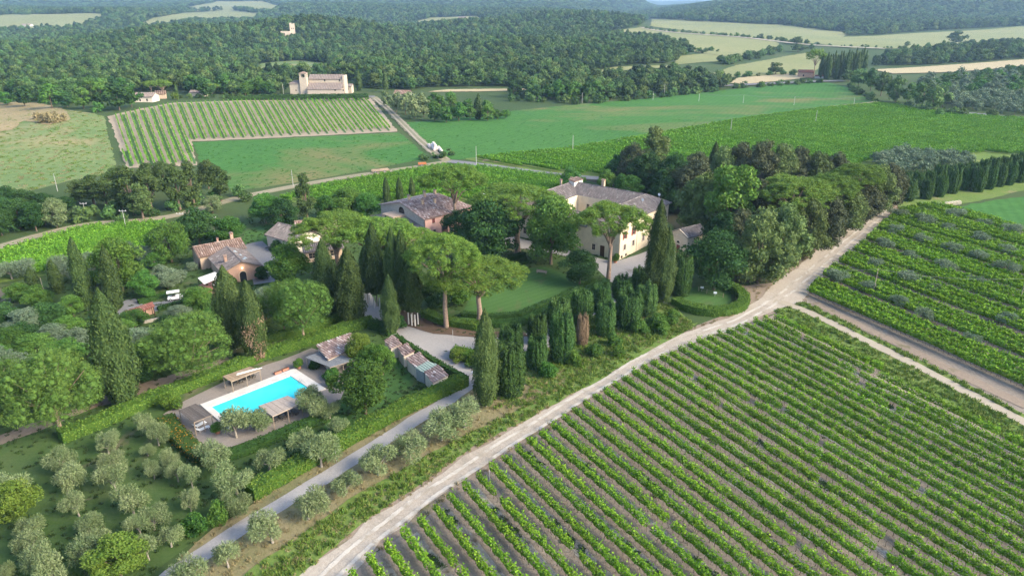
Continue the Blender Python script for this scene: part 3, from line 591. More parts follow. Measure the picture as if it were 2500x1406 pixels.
# light trees for the distance
for s in range(4): p_broad(s + 60, 'fartree', 10, 4.3, 8.6, 18, 520, 1.1, L_WOOD, 0.74, (0.26, 0.46), 0.5, 0.1)
for s in range(3): p_broad(s + 70, 'farshrub', 4.0, 2.6, 3.9, 8, 160, 0.95, L_WOOD, 0.72, (0.35, 0.6), 0.6, 0.12)
for s in range(2): p_cypress(s + 20, 16, 1.6, 'farcypress', 420, size=1.1, bare=0.02)
for s in range(2): p_broad(s + 80, 'farolive', 4.0, 2.4, 3.4, 9, 220, 0.7, L_OLIVED, 0.65, (0.3, 0.5), 0.7, 0.25)
p_pine(9, 13, 5.0, 5.0, 'farpine', 800, 0.5, 26, size=0.9)
CNT = {}
NAMES = dict(umbrella=('stone_pine', 'pine tree'), roundpine=('stone_pine', 'pine tree'), cypress=('cypress_tree', 'cypress'), slimcypress=('cypress_tree', 'cypress'), blunt=('blunt_cypress', 'cypress'),
  olive=('olive_tree', 'olive tree'), broad=('broadleaf_tree', 'tree'), holm=('holm_oak', 'oak tree'), feathery=('feathery_tree', 'tree'), poplar=('poplar_tree', 'poplar'), shrub=('shrub', 'shrub'), cone=('cedar_tree', 'cedar'),
  fartree=('woodland_tree', 'tree'), farshrub=('hedgerow_bush', 'bush'), farcypress=('distant_cypress', 'cypress'), farolive=('distant_olive_tree', 'olive tree'), farpine=('distant_stone_pine', 'pine tree'))
trng = random.Random(11)
def plant(kind, P, h, w, label, group=None, mat=None, trunkmat=None, var=None, rz=None, name=None, lean=0):
    """a tree as thing > trunk, crown; shares its prototype's meshes, scaled to its own height and width"""
    L = PROTO[kind]; i = CNT.get(kind, 0); CNT[kind] = i + 1
    H, Wd, tm, cm = L[i % len(L) if var is None else var]
    nm, cat = NAMES[kind]
    o = thing(name or nm, label, cat, P, trng.uniform(0, 6.28) if rz is None else rz, group); o.scale = (w / Wd, w / Wd, h / H)
    if lean: o.rotation_euler = (lean * trng.uniform(-1, 1), lean * trng.uniform(-1, 1), o.rotation_euler[2])
    t = link('trunk', tm, o); c = link('crown', cm, o)
    for q, m in ((c, mat), (t, trunkmat)):
        if m: q.material_slots[0].link = 'OBJECT'; q.material_slots[0].material = m
    return o
def plant_px(kind, bx, by, top, wpx, label, group=None, mat=None, **k):
    """stand a tree on the ground seen at (bx, by), as tall and wide as the photograph shows it"""
    P = G(bx, by); h = HGT(P, top)
    if kind in ('holm', 'broad', 'fartree') and h > 1.45 * wpx * MPP(P): P = G(bx, BASE(bx, top, wpx, 1.3)); h = HGT(P, top)
    return plant(kind, P, h, wpx * MPP(P), label, group, mat, **k)
# ================================================================ trees that stand in the estate
PX_ = plant_px
# stone pines
for a in [
 ('umbrella', 1090, 800, 573, 172, 'tall stone pine with lit crown beside the drive, straight pale trunk'),
 ('umbrella', 1170, 792, 637, 205, 'low forked stone pine over the corner of the lawn'),
 ('umbrella', 1485, 682, 497, 160, 'stone pine with bare limbs before the corner of the cream villa'),
 ('umbrella', 1264, 618, 455, 215, 'wide flat stone pine between the pink house and the cream villa'),
 ('umbrella', 1112, 566, 403, 138, 'twin-trunked stone pine rising in front of the pink house roof'),
 ('umbrella', 830, 690, 520, 175, 'broad stone pine beside the stone barn, furthest up the drive'),
 ('umbrella', 925, 700, 532, 165, 'stone pine behind the row of cypresses, below the pink house'),
 ('umbrella', 1005, 690, 560, 140, 'stone pine wedged between the cypress cluster and the pink wall'),
 ('umbrella', 1920, 600, 432, 180, 'large stone pine on the wood edge above the white road'),
 ('umbrella', 2010, 570, 425, 120, 'middle stone pine of the three along the white road wood'),
 ('umbrella', 2075, 545, 400, 125, 'stone pine at the far end of the wood, by the blunt cypress avenue')]: PX_(*a, 'stone pines')
for a in [
 ('roundpine', 743, 838, 685, 142, 'round-crowned pine between the brown cypress and the pool house'),
 ('roundpine', 478, 932, 773, 196, 'big round-headed pine standing right above the pool'),
 ('roundpine', 152, 1062, 862, 215, 'bushy round pine at the edge of the olive orchard'),
 ('roundpine', -15, 1055, 885, 190, 'pine cut by the picture edge beside the grass track'),
 ('roundpine', 695, 815, 690, 95, 'dark pine half hidden behind the round-crowned one')]: PX_(*a, 'stone pines')
# tall cypresses
for a in [
 ('cypress', 305, 988, 703, 88, 'thickest tall cypress with crooked tip above the orchard'),
 ('slimcypress', 215, 757, 578, 40, 'tallest of the four slim cypresses by the gravel yard'),
 ('slimcypress', 286, 757, 598, 40, 'slim cypress beside the red-tiled shelter'),
 ('slimcypress', 143, 716, 633, 30, 'second slim cypress from the picture edge'),
 ('slimcypress', 88, 722, 652, 31, 'shortest slim cypress, nearest the picture edge'),
 ('cypress', 575, 852, 648, 70, 'dark cypress standing left of the brown-patched one'),
 ('cypress', 627, 880, 683, 60, 'cypress with dead brown patches down its side'),
 ('cypress', 803, 775, 583, 58, 'cypress behind the hedge, first of the drive cluster'),
 ('cypress', 862, 792, 603, 66, 'bushy cypress beside the drive where the hedge ends'),
 ('cypress', 921, 748, 543, 46, 'tallest cypress of the cluster with limed trunks'),
 ('cypress', 899, 742, 600, 36, 'slender cypress tucked behind the tallest of the cluster'),
 ('cypress', 966, 758, 553, 42, 'cypress with split top in the middle of the cluster'),
 ('cypress', 988, 762, 560, 40, 'cypress joined to its split-topped neighbour'),
 ('cypress', 1008, 788, 632, 54, 'low broad cypress over four white limed trunks'),
 ('cypress', 957, 815, 668, 42, 'small cypress alone on the near side of the drive'),
 ('cypress', 1187, 992, 753, 62, 'tall cypress at the drive gate where the lanes meet'),
 ('cypress', 1596, 735, 486, 50, 'tallest cypress beside the lit villa wall'),
 ('cypress', 1620, 738, 553, 42, 'lower half of the twin cypress by the villa'),
 ('cypress', 1738, 450, 345, 26, 'lone cypress rising out of the oak wood'),
 ('slimcypress', 945, 500, 432, 17, 'first of three small cypresses behind the pink house'),
 ('slimcypress', 977, 496, 432, 18, 'second of three small cypresses behind the pink house'),
 ('slimcypress', 1007, 490, 432, 15, 'third of three small cypresses behind the pink house')]: PX_(*a, 'tall cypresses')
for o in COL.objects:      # the cluster by the drive is limbed up
    if o.get('label', '').startswith(('low broad cypress over', 'tallest cypress of the cluster', 'slender cypress tucked')):
        for c in o.children:
            if c.name.startswith('crown'): c.location.z = 2.3 / o.scale[2]; c.scale.z = 1 - 2.3 / (18 * o.scale[2])
for x, y in ((896, 744), (903, 747), (914, 752), (928, 754), (998, 792), (1006, 796), (1014, 797), (1021, 793)):
    P = G(x, y); b = MB().tube([(0, 0, 0), (0, 0, 2.6)], [0.15, 0.13], 7, False)
    tag(b.obj('limed_tree_trunk', B_WHITE, loc=P), 'white limed trunk carrying the drive cypress cluster', 'tree trunk', 'limed trunks under the cypress cluster')
_c = [o for o in COL.objects if o.get('label', '').startswith('cypress with dead brown')][0]
_r = np.random.default_rng(8); _n = 900; _t = _r.beta(1.3, 1.5, _n) * 0.55; _a = 5.2 + _r.normal(0, 0.5, _n) - _c.rotation_euler[2] + 0.9 * np.sin(_t * 14); _q = 2.05 * (0.75 + 0.3 * np.minimum(1, _t / 0.25)) * _r.uniform(0.95, 1.12, _n)
_V, _F = cards(np.stack([_q * np.cos(_a), _q * np.sin(_a), 0.8 + 17 * _t], 1), np.stack([np.cos(_a), np.sin(_a), 0 * _a + .2], 1), 0.42, _r, .5, .4, np.tile((0, 0, 1.), (_n, 1)))
link('dead_branches', npmesh('dead_branches', _V, [_F], _r.uniform(0, 1, _n), [L_DEAD]), _c)
# blunt-topped cypresses along the walk
BL = [(1248, 870, 796, 60), (1311, 835, 772, 48), (1311, 900, 823, 50), (1245, 962, 840, 76), (1363, 812, 733, 58), (1371, 880, 769, 62), (1419, 790, 709, 56), (1477, 818, 740, 48),
      (1468, 762, 697, 48), (1518, 730, 675, 50), (1532, 798, 712, 66), (1564, 712, 656, 48), (1576, 768, 694, 54), (1662, 720, 622, 48)]
order = sorted(range(len(BL)), key=lambda i: BL[i][0])
front = [i for i in order if i in (3, 2, 5, 7, 10, 12)]; back = [i for i in order if i in (0, 1, 4, 6, 8, 9, 11)]
for i in order:
    x, y, t, wd = BL[i]
    lab = 'tall blunt cypress beside the round hedge, nearest the chapel' if i == 13 else ('blunt-topped cypress, %s in the row along the grassy bank' % nth(front.index(i) + 1) if i in front else 'blunt-topped cypress, %s in the row along the lawn hedge' % nth(back.index(i) + 1))
    PX_('blunt', x, y, t, wd, lab, 'blunt cypresses along the walk')
PX_('blunt', 1421, 842, 772, 30, 'dead bleached cypress stump among the blunt green ones', 'blunt cypresses along the walk', L_DEAD)
AV = [(2213, 490, 435, 36), (2259, 486, 436, 30), (2290, 480, 430, 32), (2321, 472, 413, 34), (2350, 464, 410, 30), (2382, 468, 408, 36), (2411, 462, 408, 30), (2435, 456, 402, 28), (2459, 452, 398, 30), (2485, 446, 390, 30), (2508, 440, 384, 30)]
AB = [(2203, 465, 420, 32), (2237, 460, 420, 28), (2266, 456, 418, 26), (2290, 448, 402, 30), (2318, 442, 405, 28), (2346, 436, 400, 30), (2372, 432, 396, 28), (2398, 430, 390, 28), (2423, 424, 385, 30), (2450, 420, 382, 26), (2473, 416, 378, 28), (2496, 410, 372, 30)]
for i, (x, y, t, wd) in enumerate(AV): PX_('blunt', x, y, t, wd, 'blunt cypress, %s in the front row of the field avenue' % nth(i + 1), 'blunt cypress avenue by the hay bales', var=i % 3)
for i, (x, y, t, wd) in enumerate(AB): PX_('blunt', x, y, t, wd, 'blunt cypress, %s in the back row of the field avenue' % nth(i + 1), 'blunt cypress avenue by the hay bales', var=i % 3)
# olives -------------------------------------------------------------
def olives(lst, lab, group, wd, hh, mat=None, dy=0.5):
    for i, (x, y) in enumerate(lst):
        # (x, y) is the middle of the crown; the foot stands about half a crown lower
        P = G(x, y + wd * dy); s = trng.uniform(0.85, 1.18)
        plant('olive', P, hh * s, wd * MPP(P) * s, lab % nth(i + 1), group, mat, var=trng.randrange(5))
olives([(266, 1076), (274, 1122), (284, 1168), (328, 1226), (345, 1276), (378, 1262), (419, 1303), (364, 1335)], 'olive tree, %s down the middle orchard file from the round pine', 'orchard olives', 64, 3.7)
olives([(149, 1123), (166, 1174), (194, 1228), (223, 1282), (250, 1318), (214, 1345)], 'olive tree, %s down the second orchard file from the picture edge', 'orchard olives', 64, 3.7)
olives([(36, 1184), (76, 1282), (80, 1328), (104, 1366), (148, 1394), (7, 1396)], 'olive tree, %s down the orchard file at the picture edge', 'orchard olives', 68, 3.8)
olives([(364, 1040), (388, 1062), (425, 1116), (436, 1150), (472, 1170), (468, 1228)], 'olive tree, %s down the thin file beside the flowering hedge', 'orchard olives', 52, 3.8)
olives([(378, 1148), (362, 1092)], 'little bushy olive, %s beside the orchard path', 'orchard olives', 42, 2.6)
olives([(526, 1105), (580, 1168), (587, 1215), (659, 1112), (742, 1066), (785, 1101)], 'silvery olive, %s along the hedge below the pool', 'olives below the pool', 78, 4.4, L_OLIVE)
olives([(578, 1032), (626, 1015)], 'pale olive, %s of two at the pool edge', 'olives at the pool', 74, 4.4)
olives([(756, 956), (770, 995), (806, 990), (826, 1032)], 'olive tree, %s between the pool and the leafy quince', 'olives at the pool', 62, 4.2)
olives([(1135, 1004), (1078, 1036), (1001, 1078), (924, 1119), (844, 1170), (752, 1228), (666, 1285), (558, 1345), (464, 1398)], 'olive tree, %s along the gravel lane from the gate cypress', 'olives along the lane', 80, 4.0)
RO = [(2193, 509), (2183, 550), (2159, 591), (2128, 636), (2036, 666), (2107, 690), (2189, 728), (2251, 762), (2374, 817), (2258, 530), (2251, 571), (2227, 615), (2210, 673), (2278, 697), (2449, 772), (2322, 547), (2319, 595), (2305, 642), (2374, 673), (2333, 513), (2391, 574), (2384, 618), (2459, 601), (2459, 649), (2401, 530), (2466, 554)]
olives(sorted(RO), 'grey olive among the vine rows, %s counting across from the white road', 'olives in the vineyard', 45, 3.0, L_OLIVED)
# leafy trees ---------------------------------------------------------
B, D, H_, Y = 'broad', L_DARK, 'holm', L_YELLOW
for a in [
 (B, 1742, 708, 568, 140, 'round leafy chestnut beside the chapel', D), (B, 1345, 672, 478, 132, 'big linden shading the lawn bench', None),
 (B, 1195, 640, 478, 150, 'dark spreading tree before the pink house', D), (B, 1122, 585, 513, 72, 'small dark clipped tree at the pink house wall', D),
 (B, 1415, 695, 612, 86, 'low dark tree at the lawn hedge by the villa', D), (B, 706, 705, 592, 102, 'bright green robinia in front of the stone barn', L_BRIGHT),
 (B, 300, 712, 573, 105, 'leafy tree with yellow top above the slim cypresses', L_BRIGHT), (B, 420, 640, 545, 92, 'yellow-green tree at the cottage rear', L_BRIGHT),
 (B, 488, 600, 508, 90, 'dark walnut tree behind the cottage roof', D), (B, 560, 600, 530, 90, 'leafy tree overhanging the cottage ridge', None),
 (B, 692, 560, 482, 72, 'dark rounded tree behind the barn drive', D), (B, 650, 545, 470, 70, 'green tree at the corner of the farm track', None),
 ('poplar', 752, 545, 418, 42, 'slim poplar towering above the barn trees', None), (B, 850, 530, 458, 80, 'light green tree behind the barn', L_BRIGHT),
 (B, 898, 535, 470, 66, 'dark green tree beside the pink house gable', None), (B, 800, 540, 475, 56, 'low tree between the poplar and the light green tree', None),
 (B, 1395, 470, 408, 54, 'conical linden behind the left end of the villa', None), (B, 1480, 475, 415, 46, 'linden behind the villa chimney', None),
 (B, 1537, 490, 430, 72, 'broad linden behind the villa ridge', None), (B, 1605, 500, 448, 46, 'last linden behind the villa, next to the oaks', None),
 (B, 1520, 480, 425, 40, 'small linden squeezed behind the villa roof', None),
 ('feathery', 1775, 600, 395, 125, 'tall bright green robinia rising over the oak wood', None),
 ('cone', 1598, 440, 308, 88, 'dark cedar towering over the oak wood', None),
 (B, 893, 1010, 880, 125, 'large leafy quince beside the pool lawn', None), (B, 880, 905, 812, 70, 'yellow-green pomegranate by the pool house roof', Y),
 (B, 935, 915, 840, 62, 'bright shrub tree beside the small sheds', L_BRIGHT), (B, 905, 905, 842, 50, 'small fruit tree behind the leafy quince', None),
 (B, 47, 1270, 1180, 110, 'yellow-green fig among the edge olives', Y), (B, 295, 1405, 1318, 140, 'yellow-green fig at the bottom of the orchard', Y),
 ('shrub', 1075, 745, 712, 60, 'dark shrub under the leaning lawn pine', L_DARK), ('shrub', 1120, 735, 700, 60, 'green shrub between the two lawn pines', L_GREEN), ('shrub', 1050, 720, 690, 50, 'shrub at the foot of the far lawn hedge', L_DARK), ('shrub', 1160, 700, 668, 56, 'shrub on the near side of the dark spreading tree', L_GREEN), ('shrub', 540, 1275, 1225, 55, 'young light green sapling by the lane hedge', L_BRIGHT), ('shrub', 480, 1305, 1262, 60, 'sprawling shrub beside the gravel lane', L_GREEN),
 (B, 490, 760, 700, 80, 'leafy shrub tree on the cottage lawn', L_BRIGHT), (B, 410, 705, 648, 66, 'grey-green tree before the cottage terrace', L_OLIVED),
 (B, 360, 730, 662, 60, 'garden tree between yard and cottage', None), (B, 335, 700, 640, 60, 'garden tree under the yellow-topped one', None)]:
    PX_(*a[:6], 'leafy trees of the estate', a[6])
# holm oak wood
HO = [(1540, 455, 355, 75, 0), (1578, 470, 372, 80, 1), (1640, 480, 380, 92, 1), (1690, 520, 385, 100, 0), (1705, 580, 425, 100, 2), (1665, 520, 400, 70, 1), (1760, 480, 365, 85, 2), (1800, 470, 350, 95, 0), (1850, 490, 345, 90, 0), (1895, 500, 352, 90, 2), (1940, 500, 360, 80, 0), (1985, 505, 372, 75, 2), (2030, 500, 378, 70, 0),
      (1850, 690, 520, 140, 2), (1800, 640, 520, 100, 0), (1900, 655, 508, 110, 2), (1960, 630, 495, 105, 2), (2010, 600, 478, 95, 0), (2055, 572, 455, 90, 2), (2095, 548, 440, 85, 0), (2130, 528, 410, 84, 2), (2160, 510, 400, 74, 0), (2180, 500, 420, 48, 2), (1840, 590, 440, 105, 0), (1890, 570, 440, 90, 0), (1730, 620, 470, 80, 1), (1760, 640, 520, 90, 1), (1700, 440, 375, 70, 0), (1622, 520, 430, 60, 1), (1505, 450, 378, 52, 1), (1940, 560, 430, 80, 0)]
L_HB = leaf_mat('brown_oak_leaves', [(.055, .07, .034), (.08, .095, .046), (.105, .115, .058)], 0.1, var=0.2)
for i, (x, y, t, wd, c) in enumerate(sorted(HO)):
    PX_(H_, x, y, t, wd * 1.12, 'holm oak, %s counting across the wood behind the villa' % nth(i + 1), 'holm oaks of the villa wood', [L_HB, L_DARK, L_HOLM][c])
# thick garden growth on the left
LG = [(20, 800, 745, 90), (70, 815, 755, 95), (120, 800, 740, 90), (170, 830, 775, 85), (30, 870, 800, 100), (95, 880, 815, 100), (160, 900, 830, 100), (215, 870, 800, 70), (20, 950, 850, 100), (110, 960, 880, 90), (190, 960, 880, 90), (345, 870, 800, 90), (380, 900, 820, 80), (340, 940, 860, 90), (420, 830, 770, 80), (300, 830, 775, 60), (650, 780, 700, 80), (60, 990, 920, 90), (230, 990, 930, 60), (330, 800, 755, 60), (440, 780, 745, 60), (50, 735, 690, 60), (100, 750, 700, 70), (180, 772, 722, 60), (250, 795, 748, 60), (140, 850, 790, 80), (62, 850, 790, 80), (252, 935, 868, 80), (282, 885, 835, 60), (402, 862, 805, 60), (452, 852, 795, 70), (505, 835, 780, 70), (522, 795, 750, 60), (602, 795, 745, 60), (8, 905, 840, 70), (235, 700, 660, 44), (270, 660, 625, 50), (380, 655, 615, 50)]
for i, (x, y, t, wd) in enumerate(sorted(LG)):
    PX_(B, x, y, t, wd, 'leafy tree in the garden thicket, %s from the picture edge' % nth(i + 1), 'garden thicket trees', [None, L_DARK, L_OLIVED, None, L_BRIGHT][i % 5], name='thicket_tree')
# trees along the farm track on the left
LP = [(195, 495, 440, 50), (230, 500, 425, 55), (262, 505, 432, 48), (290, 520, 408, 58), (330, 525, 400, 62), (372, 520, 395, 55), (405, 515, 390, 58), (440, 512, 392, 52), (475, 505, 388, 50), (510, 500, 390, 55), (540, 492, 400, 50), (350, 535, 440, 50), (300, 535, 450, 50)]
for i, (x, y, t, wd) in enumerate(LP):
    PX_('poplar' if i % 3 else B, x, y, t, wd, 'track-side poplar copse tree, %s from the picture edge' % nth(i + 1), 'poplar copse by the farm track', L_POPLAR, name='copse_tree')
LW = [(10, 545, 478, 70), (50, 560, 480, 75), (90, 565, 490, 60), (25, 510, 455, 60), (70, 520, 462, 60), (110, 520, 470, 60), (160, 520, 480, 50), (5, 575, 510, 60)]
for i, (x, y, t, wd) in enumerate(LW):
    PX_(B, x, y, t, wd, 'dark tree in the left valley thicket, %s in a row' % nth(i + 1), 'left valley thicket', D, name='valley_tree')
for i, (x, y, t, wd) in enumerate([(112, 562, 497, 42), (140, 556, 480, 56), (520, 520, 478, 44)]):
    PX_(B, x, y, t, wd, ['silver willow, smaller of the pair by the farm track', 'silver willow, larger of the pair by the farm track', 'grey willow beside the track bend above the cottage'][i], 'silver willows', L_OLIVE, name='willow_tree')
# bank of silver trees and thicket below the church road
BK = [(945, 262, 218, 30), (968, 275, 226, 34), (990, 290, 232, 36), (1012, 300, 240, 38), (1035, 302, 238, 36), (1005, 270, 226, 32), (1030, 280, 230, 32)]
for i, (x, y, t, wd) in enumerate(BK): PX_('fartree', x, y, t, wd, 'silver-leaved tree, %s down the bank beside the bale track' % nth(i + 1), 'silver trees by the bale track', L_OLIVE)
BT = [(1062, 296, 250, 40), (1090, 300, 258, 36), (1120, 296, 252, 40), (1148, 294, 262, 30), (1190, 296, 258, 34), (1215, 292, 266, 30), (1235, 290, 268, 26), (1075, 275, 235, 36), (1105, 270, 236, 34), (1140, 272, 240, 34), (1190, 275, 245, 30), (1060, 255, 228, 30), (1100, 252, 225, 30)]
for i, (x, y, t, wd) in enumerate(BT): PX_('fartree', x, y, t, wd, 'leafy tree of the thicket below the long field, %s from the bale track' % nth(i + 1), 'thicket by the long field', L_GREEN)
FC = [(1168, 292, 230, 22, 'fat cypress at the end of the field thicket'), (877, 222, 172, 16, 'cypress beside the small house of the church'), (942, 226, 175, 14, 'dark cypress above the silver trees'), (432, 236, 205, 9, 'cypress beside the yellow bush at the farmhouse'), (690, 236, 205, 9, 'small cypress before the church front'), (1476, 195, 160, 8, 'cypress pointing out of the trees right of the white cottage'), (1430, 190, 172, 6, 'short cypress next to the white cottage'), (472, 230, 212, 8, 'cypress behind the low farm wall'), (562, 228, 208, 7, 'cypress beside the umbrella pines')]
for x, y, t, wd, lab in FC: PX_('farcypress', x, y, t, wd, lab, 'distant cypresses')
for i in range(18):
    x = 2002 + i * 6.1; PX_('farcypress', x, 192 - 4 * math.sin(i * 1.7), 133 - 14 * (i / 18) + 5 * math.sin(i * 2.3), 12, 'slim cypress, %s from the brick hut in the dense dark clump' % nth(i + 1), 'cypress clump by the brick hut')
PX_('farpine', 1985, 190, 122, 42, 'stone pine leaning beside the dark cypress clump'); PX_('farpine', 400, 240, 196, 46, 'umbrella pine beside the pale farmhouse'); PX_('farpine', 520, 238, 205, 34, 'umbrella pine above the striped vineyard hedge'); PX_('farpine', 372, 236, 198, 30, 'umbrella pine behind the farmhouse roof')
for i, (x, y, t, wd) in enumerate([(2095, 212, 165, 44), (2125, 222, 168, 40), (2150, 235, 180, 46), (2185, 250, 190, 48), (2215, 252, 200, 36), (2070, 200, 172, 30), (2240, 265, 205, 44), (2275, 270, 212, 42), (2300, 262, 205, 40), (2255, 235, 195, 40)]):
    PX_('fartree', x, y, t, wd, 'rounded oak in the row along the sunken road, %s from the clump' % nth(i + 1), 'oaks along the sunken road', L_WOOD)
for x, y, t, wd, lab in [(2332, 110, 78, 40, 'pair-crowned tree alone on the wide pale meadow'), (2215, 114, 102, 14, 'small bush tree on the wide pale meadow'), (1893, 182, 152, 40, 'round bush tree below the sloping meadow'), (1945, 110, 90, 26, 'round tree where the hill road bends'), (1948, 128, 109, 34, 'dark double tree below the hill road'), (1980, 122, 108, 14, 'small tree next to the double one'), (1858, 96, 82, 14, 'bush tree on the hill road hedge')]:
    PX_('fartree', x, y, t, wd, lab, 'field trees')
for i, (x, y, t, wd) in enumerate([(62, 262, 212, 48), (128, 266, 208, 54), (165, 262, 226, 40), (205, 266, 214, 46), (292, 270, 210, 66), (322, 262, 216, 44), (246, 262, 228, 38), (20, 258, 222, 44), (505, 240, 200, 40), (600, 236, 205, 36), (655, 238, 203, 40)]): PX_('fartree', x, y, t, wd, 'tall leafy tree standing before the wood, %s from the knoll' % nth(i + 1), 'trees before the wood', [L_DARK, L_GREEN][i % 2])
PX_('farshrub', 430, 244, 226, 22, 'yellow-flowering bush beside the farmhouse', None, L_YELLOW)

for i, (x, y, t, wd) in enumerate([(92, 292, 276, 26), (108, 300, 280, 26), (124, 302, 279, 28), (140, 300, 278, 28), (156, 296, 278, 22), (116, 292, 274, 24), (135, 290, 274, 22)]): PX_('farshrub', x, y, t, wd, 'dry reed clump on the grassy knoll, %s from the picture edge' % nth(i + 1), 'dry reeds on the knoll', L_DRY)
PX_('farshrub', 240, 275, 252, 26, 'green bush beside the pole on the knoll', None, L_GREEN)
# ================================================================ woods
FOREST = [
 [(-250, 262), (60, 245), (250, 262), (330, 248), (420, 234), (560, 234), (640, 234), (715, 222), (840, 208), (900, 218), (1000, 222), (1040, 216), (1300, 212), (1420, 204), (1440, 178), (1500, 165), (1640, 155), (1690, 132), (1660, 112), (1600, 100), (1540, 98), (1470, 88), (1500, 75), (1560, 66), (1580, 48), (1600, -80), (-250, -80)],
 [(1240, 240), (1300, 222), (1440, 200), (1640, 192), (1760, 198), (1790, 216), (1760, 221), (1600, 237), (1420, 250)],
 [(1580, 46), (1760, 57), (1900, 62), (2030, 82), (2060, 88), (2140, 86), (2250, 78), (2500, 64), (2950, 52), (2950, -160), (1560, -160)],
 [(2130, 163), (2180, 138), (2300, 128), (2500, 112), (2950, 95), (2950, 125), (2500, 143), (2300, 158)]]
CLEAR = [f[0] for k, f in FIELDS.items()] + [[(300, 252), (330, 225), (460, 225), (480, 245)], [(700, 240), (705, 196), (870, 196), (900, 240)], [(690, 96), (700, 80), (735, 80), (745, 96)]]
frng = np.random.default_rng(5); FP = []
for y0, y1, sp in ((440, 800, 7.6), (800, 1250, 8.6), (1250, 1900, 11), (1900, 3000, 15), (3000, 5600, 25)):
    gx, gy = np.meshgrid(np.arange(-0.86 * y1, 0.86 * y1, sp), np.arange(y0, y1, sp)); q = np.stack([gx.ravel(), gy.ravel()], 1) + frng.uniform(-0.45, 0.45, (gx.size, 2)) * sp
    q = q[np.abs(q[:, 0]) < 0.80 * q[:, 1] + 40]
    z = HT(q[:, 0], q[:, 1]); px, py = PX(q[:, 0], q[:, 1], z); pp = np.stack([px, py], 1)
    ins = np.zeros(len(q), bool)
    for poly in FOREST: ins |= inpoly(pp, poly)
    if y0 >= 3000: ins |= py < 30
    for poly in CLEAR: ins &= ~inpoly(pp, poly)
    q = q[ins]; FP.append(np.column_stack([q, z[ins], np.full(len(q), sp)]))
FP = np.concatenate(FP); FP = FP[np.argsort(FP[:, 1])]
near = FP[:170]; far = FP[170:]
for i, (x, y, z, sp) in enumerate(near):
    h = frng.uniform(7.5, 12.5)
    plant('fartree', (x, y, z), h, h * frng.uniform(0.72, 0.95), 'leafy tree in the front ranks of the wood beyond the fields', 'front ranks of the wood', [None, None, L_GREEN, L_DARK][i % 4])
def scatter(name, pts, scale, protos, label, mat=None, seed=1):
    """one mass of plants: points carrying instances (stuff)"""
    rng = np.random.default_rng(seed); n = len(pts)
    me = bpy.data.meshes.new(name); me.vertices.add(n); me.vertices.foreach_set('co', np.asarray(pts, np.float32).ravel())
    at = me.attributes.new('iscale', 'FLOAT_VECTOR', 'POINT'); at.data.foreach_set('vector', np.asarray(scale, np.float32).ravel())
    at = me.attributes.new('irot', 'FLOAT', 'POINT'); at.data.foreach_set('value', rng.uniform(0, 6.283, n).astype(np.float32))
    o = link(name, me); o['kind'] = 'stuff'; o['label'] = label
    cname = 'proto_' + name; pc = bpy.data.collections.new(cname)
    for j, m in enumerate(protos):
        po = bpy.data.objects.new('%s_proto' % name, m); pc.objects.link(po)
        if isinstance(mat, list): po.material_slots[0].link = 'OBJECT'; po.material_slots[0].material = mat[j % len(mat)]
        elif mat: po.material_slots[0].link = 'OBJECT'; po.material_slots[0].material = mat
    ng = bpy.data.node_groups.new(name, 'GeometryNodeTree'); ng.interface.new_socket('Geometry', in_out='INPUT', socket_type='NodeSocketGeometry'); ng.interface.new_socket('Geometry', in_out='OUTPUT', socket_type='NodeSocketGeometry')
    a = ng.nodes.new('NodeGroupInput'); z = ng.nodes.new('NodeGroupOutput'); ip = ng.nodes.new('GeometryNodeInstanceOnPoints'); ci = ng.nodes.new('GeometryNodeCollectionInfo')
    ci.inputs['Collection'].default_value = pc; ci.inputs['Separate Children'].default_value = True; ci.inputs['Reset Children'].default_value = True
    ns = ng.nodes.new('GeometryNodeInputNamedAttribute'); ns.data_type = 'FLOAT_VECTOR'; ns.inputs[0].default_value = 'iscale'
    nr = ng.nodes.new('GeometryNodeInputNamedAttribute'); nr.data_type = 'FLOAT'; nr.inputs[0].default_value = 'irot'
    cx = ng.nodes.new('ShaderNodeCombineXYZ'); ng.links.new(nr.outputs[0], cx.inputs[2])
    ip.inputs['Pick Instance'].default_value = True
    ng.links.new(a.outputs[0], ip.inputs['Points']); ng.links.new(ci.outputs[0], ip.inputs['Instance']); ng.links.new(cx.outputs[0], ip.inputs['Rotation']); ng.links.new(ns.outputs[0], ip.inputs['Scale']); ng.links.new(ip.outputs[0], z.inputs[0])
    md = o.modifiers.new('scatter', 'NODES'); md.node_group = ng
    return o
fm = [p[3] for p in PROTO['fartree']]
hs = frng.uniform(0.55, 1.42, len(far)) * np.clip(far[:, 3] / 8.6, 0.92, 2.4); wsx = frng.uniform(0.7, 1.25, len(far)) * np.clip(far[:, 3] / 7.6, 0.95, 3.2)
hs = np.where(far[:, 3] > 14, np.minimum(hs, 1.7), hs)
L_W2 = leaf_mat('pale_woodland_leaves', [(.07, .115, .034), (.105, .155, .048), (.145, .19, .066)], 0.18, var=0.3); L_W3 = leaf_mat('dark_woodland_leaves', [(.022, .05, .02), (.036, .07, .027), (.055, .09, .036)], 0.15, var=0.3)
scatter('forest', far[:, :3], np.column_stack([wsx, wsx, hs]), fm + fm + fm[:2] + fm[2:] + [PROTO['poplar'][0][3]] * 0, 'dense green forest covering the hills', mat=[L_WOOD, L_WOOD, L_W3, L_WOOD, L_WOOD, L_W2, L_WOOD, L_W3, L_W2, L_WOOD, L_W3, L_WOOD])
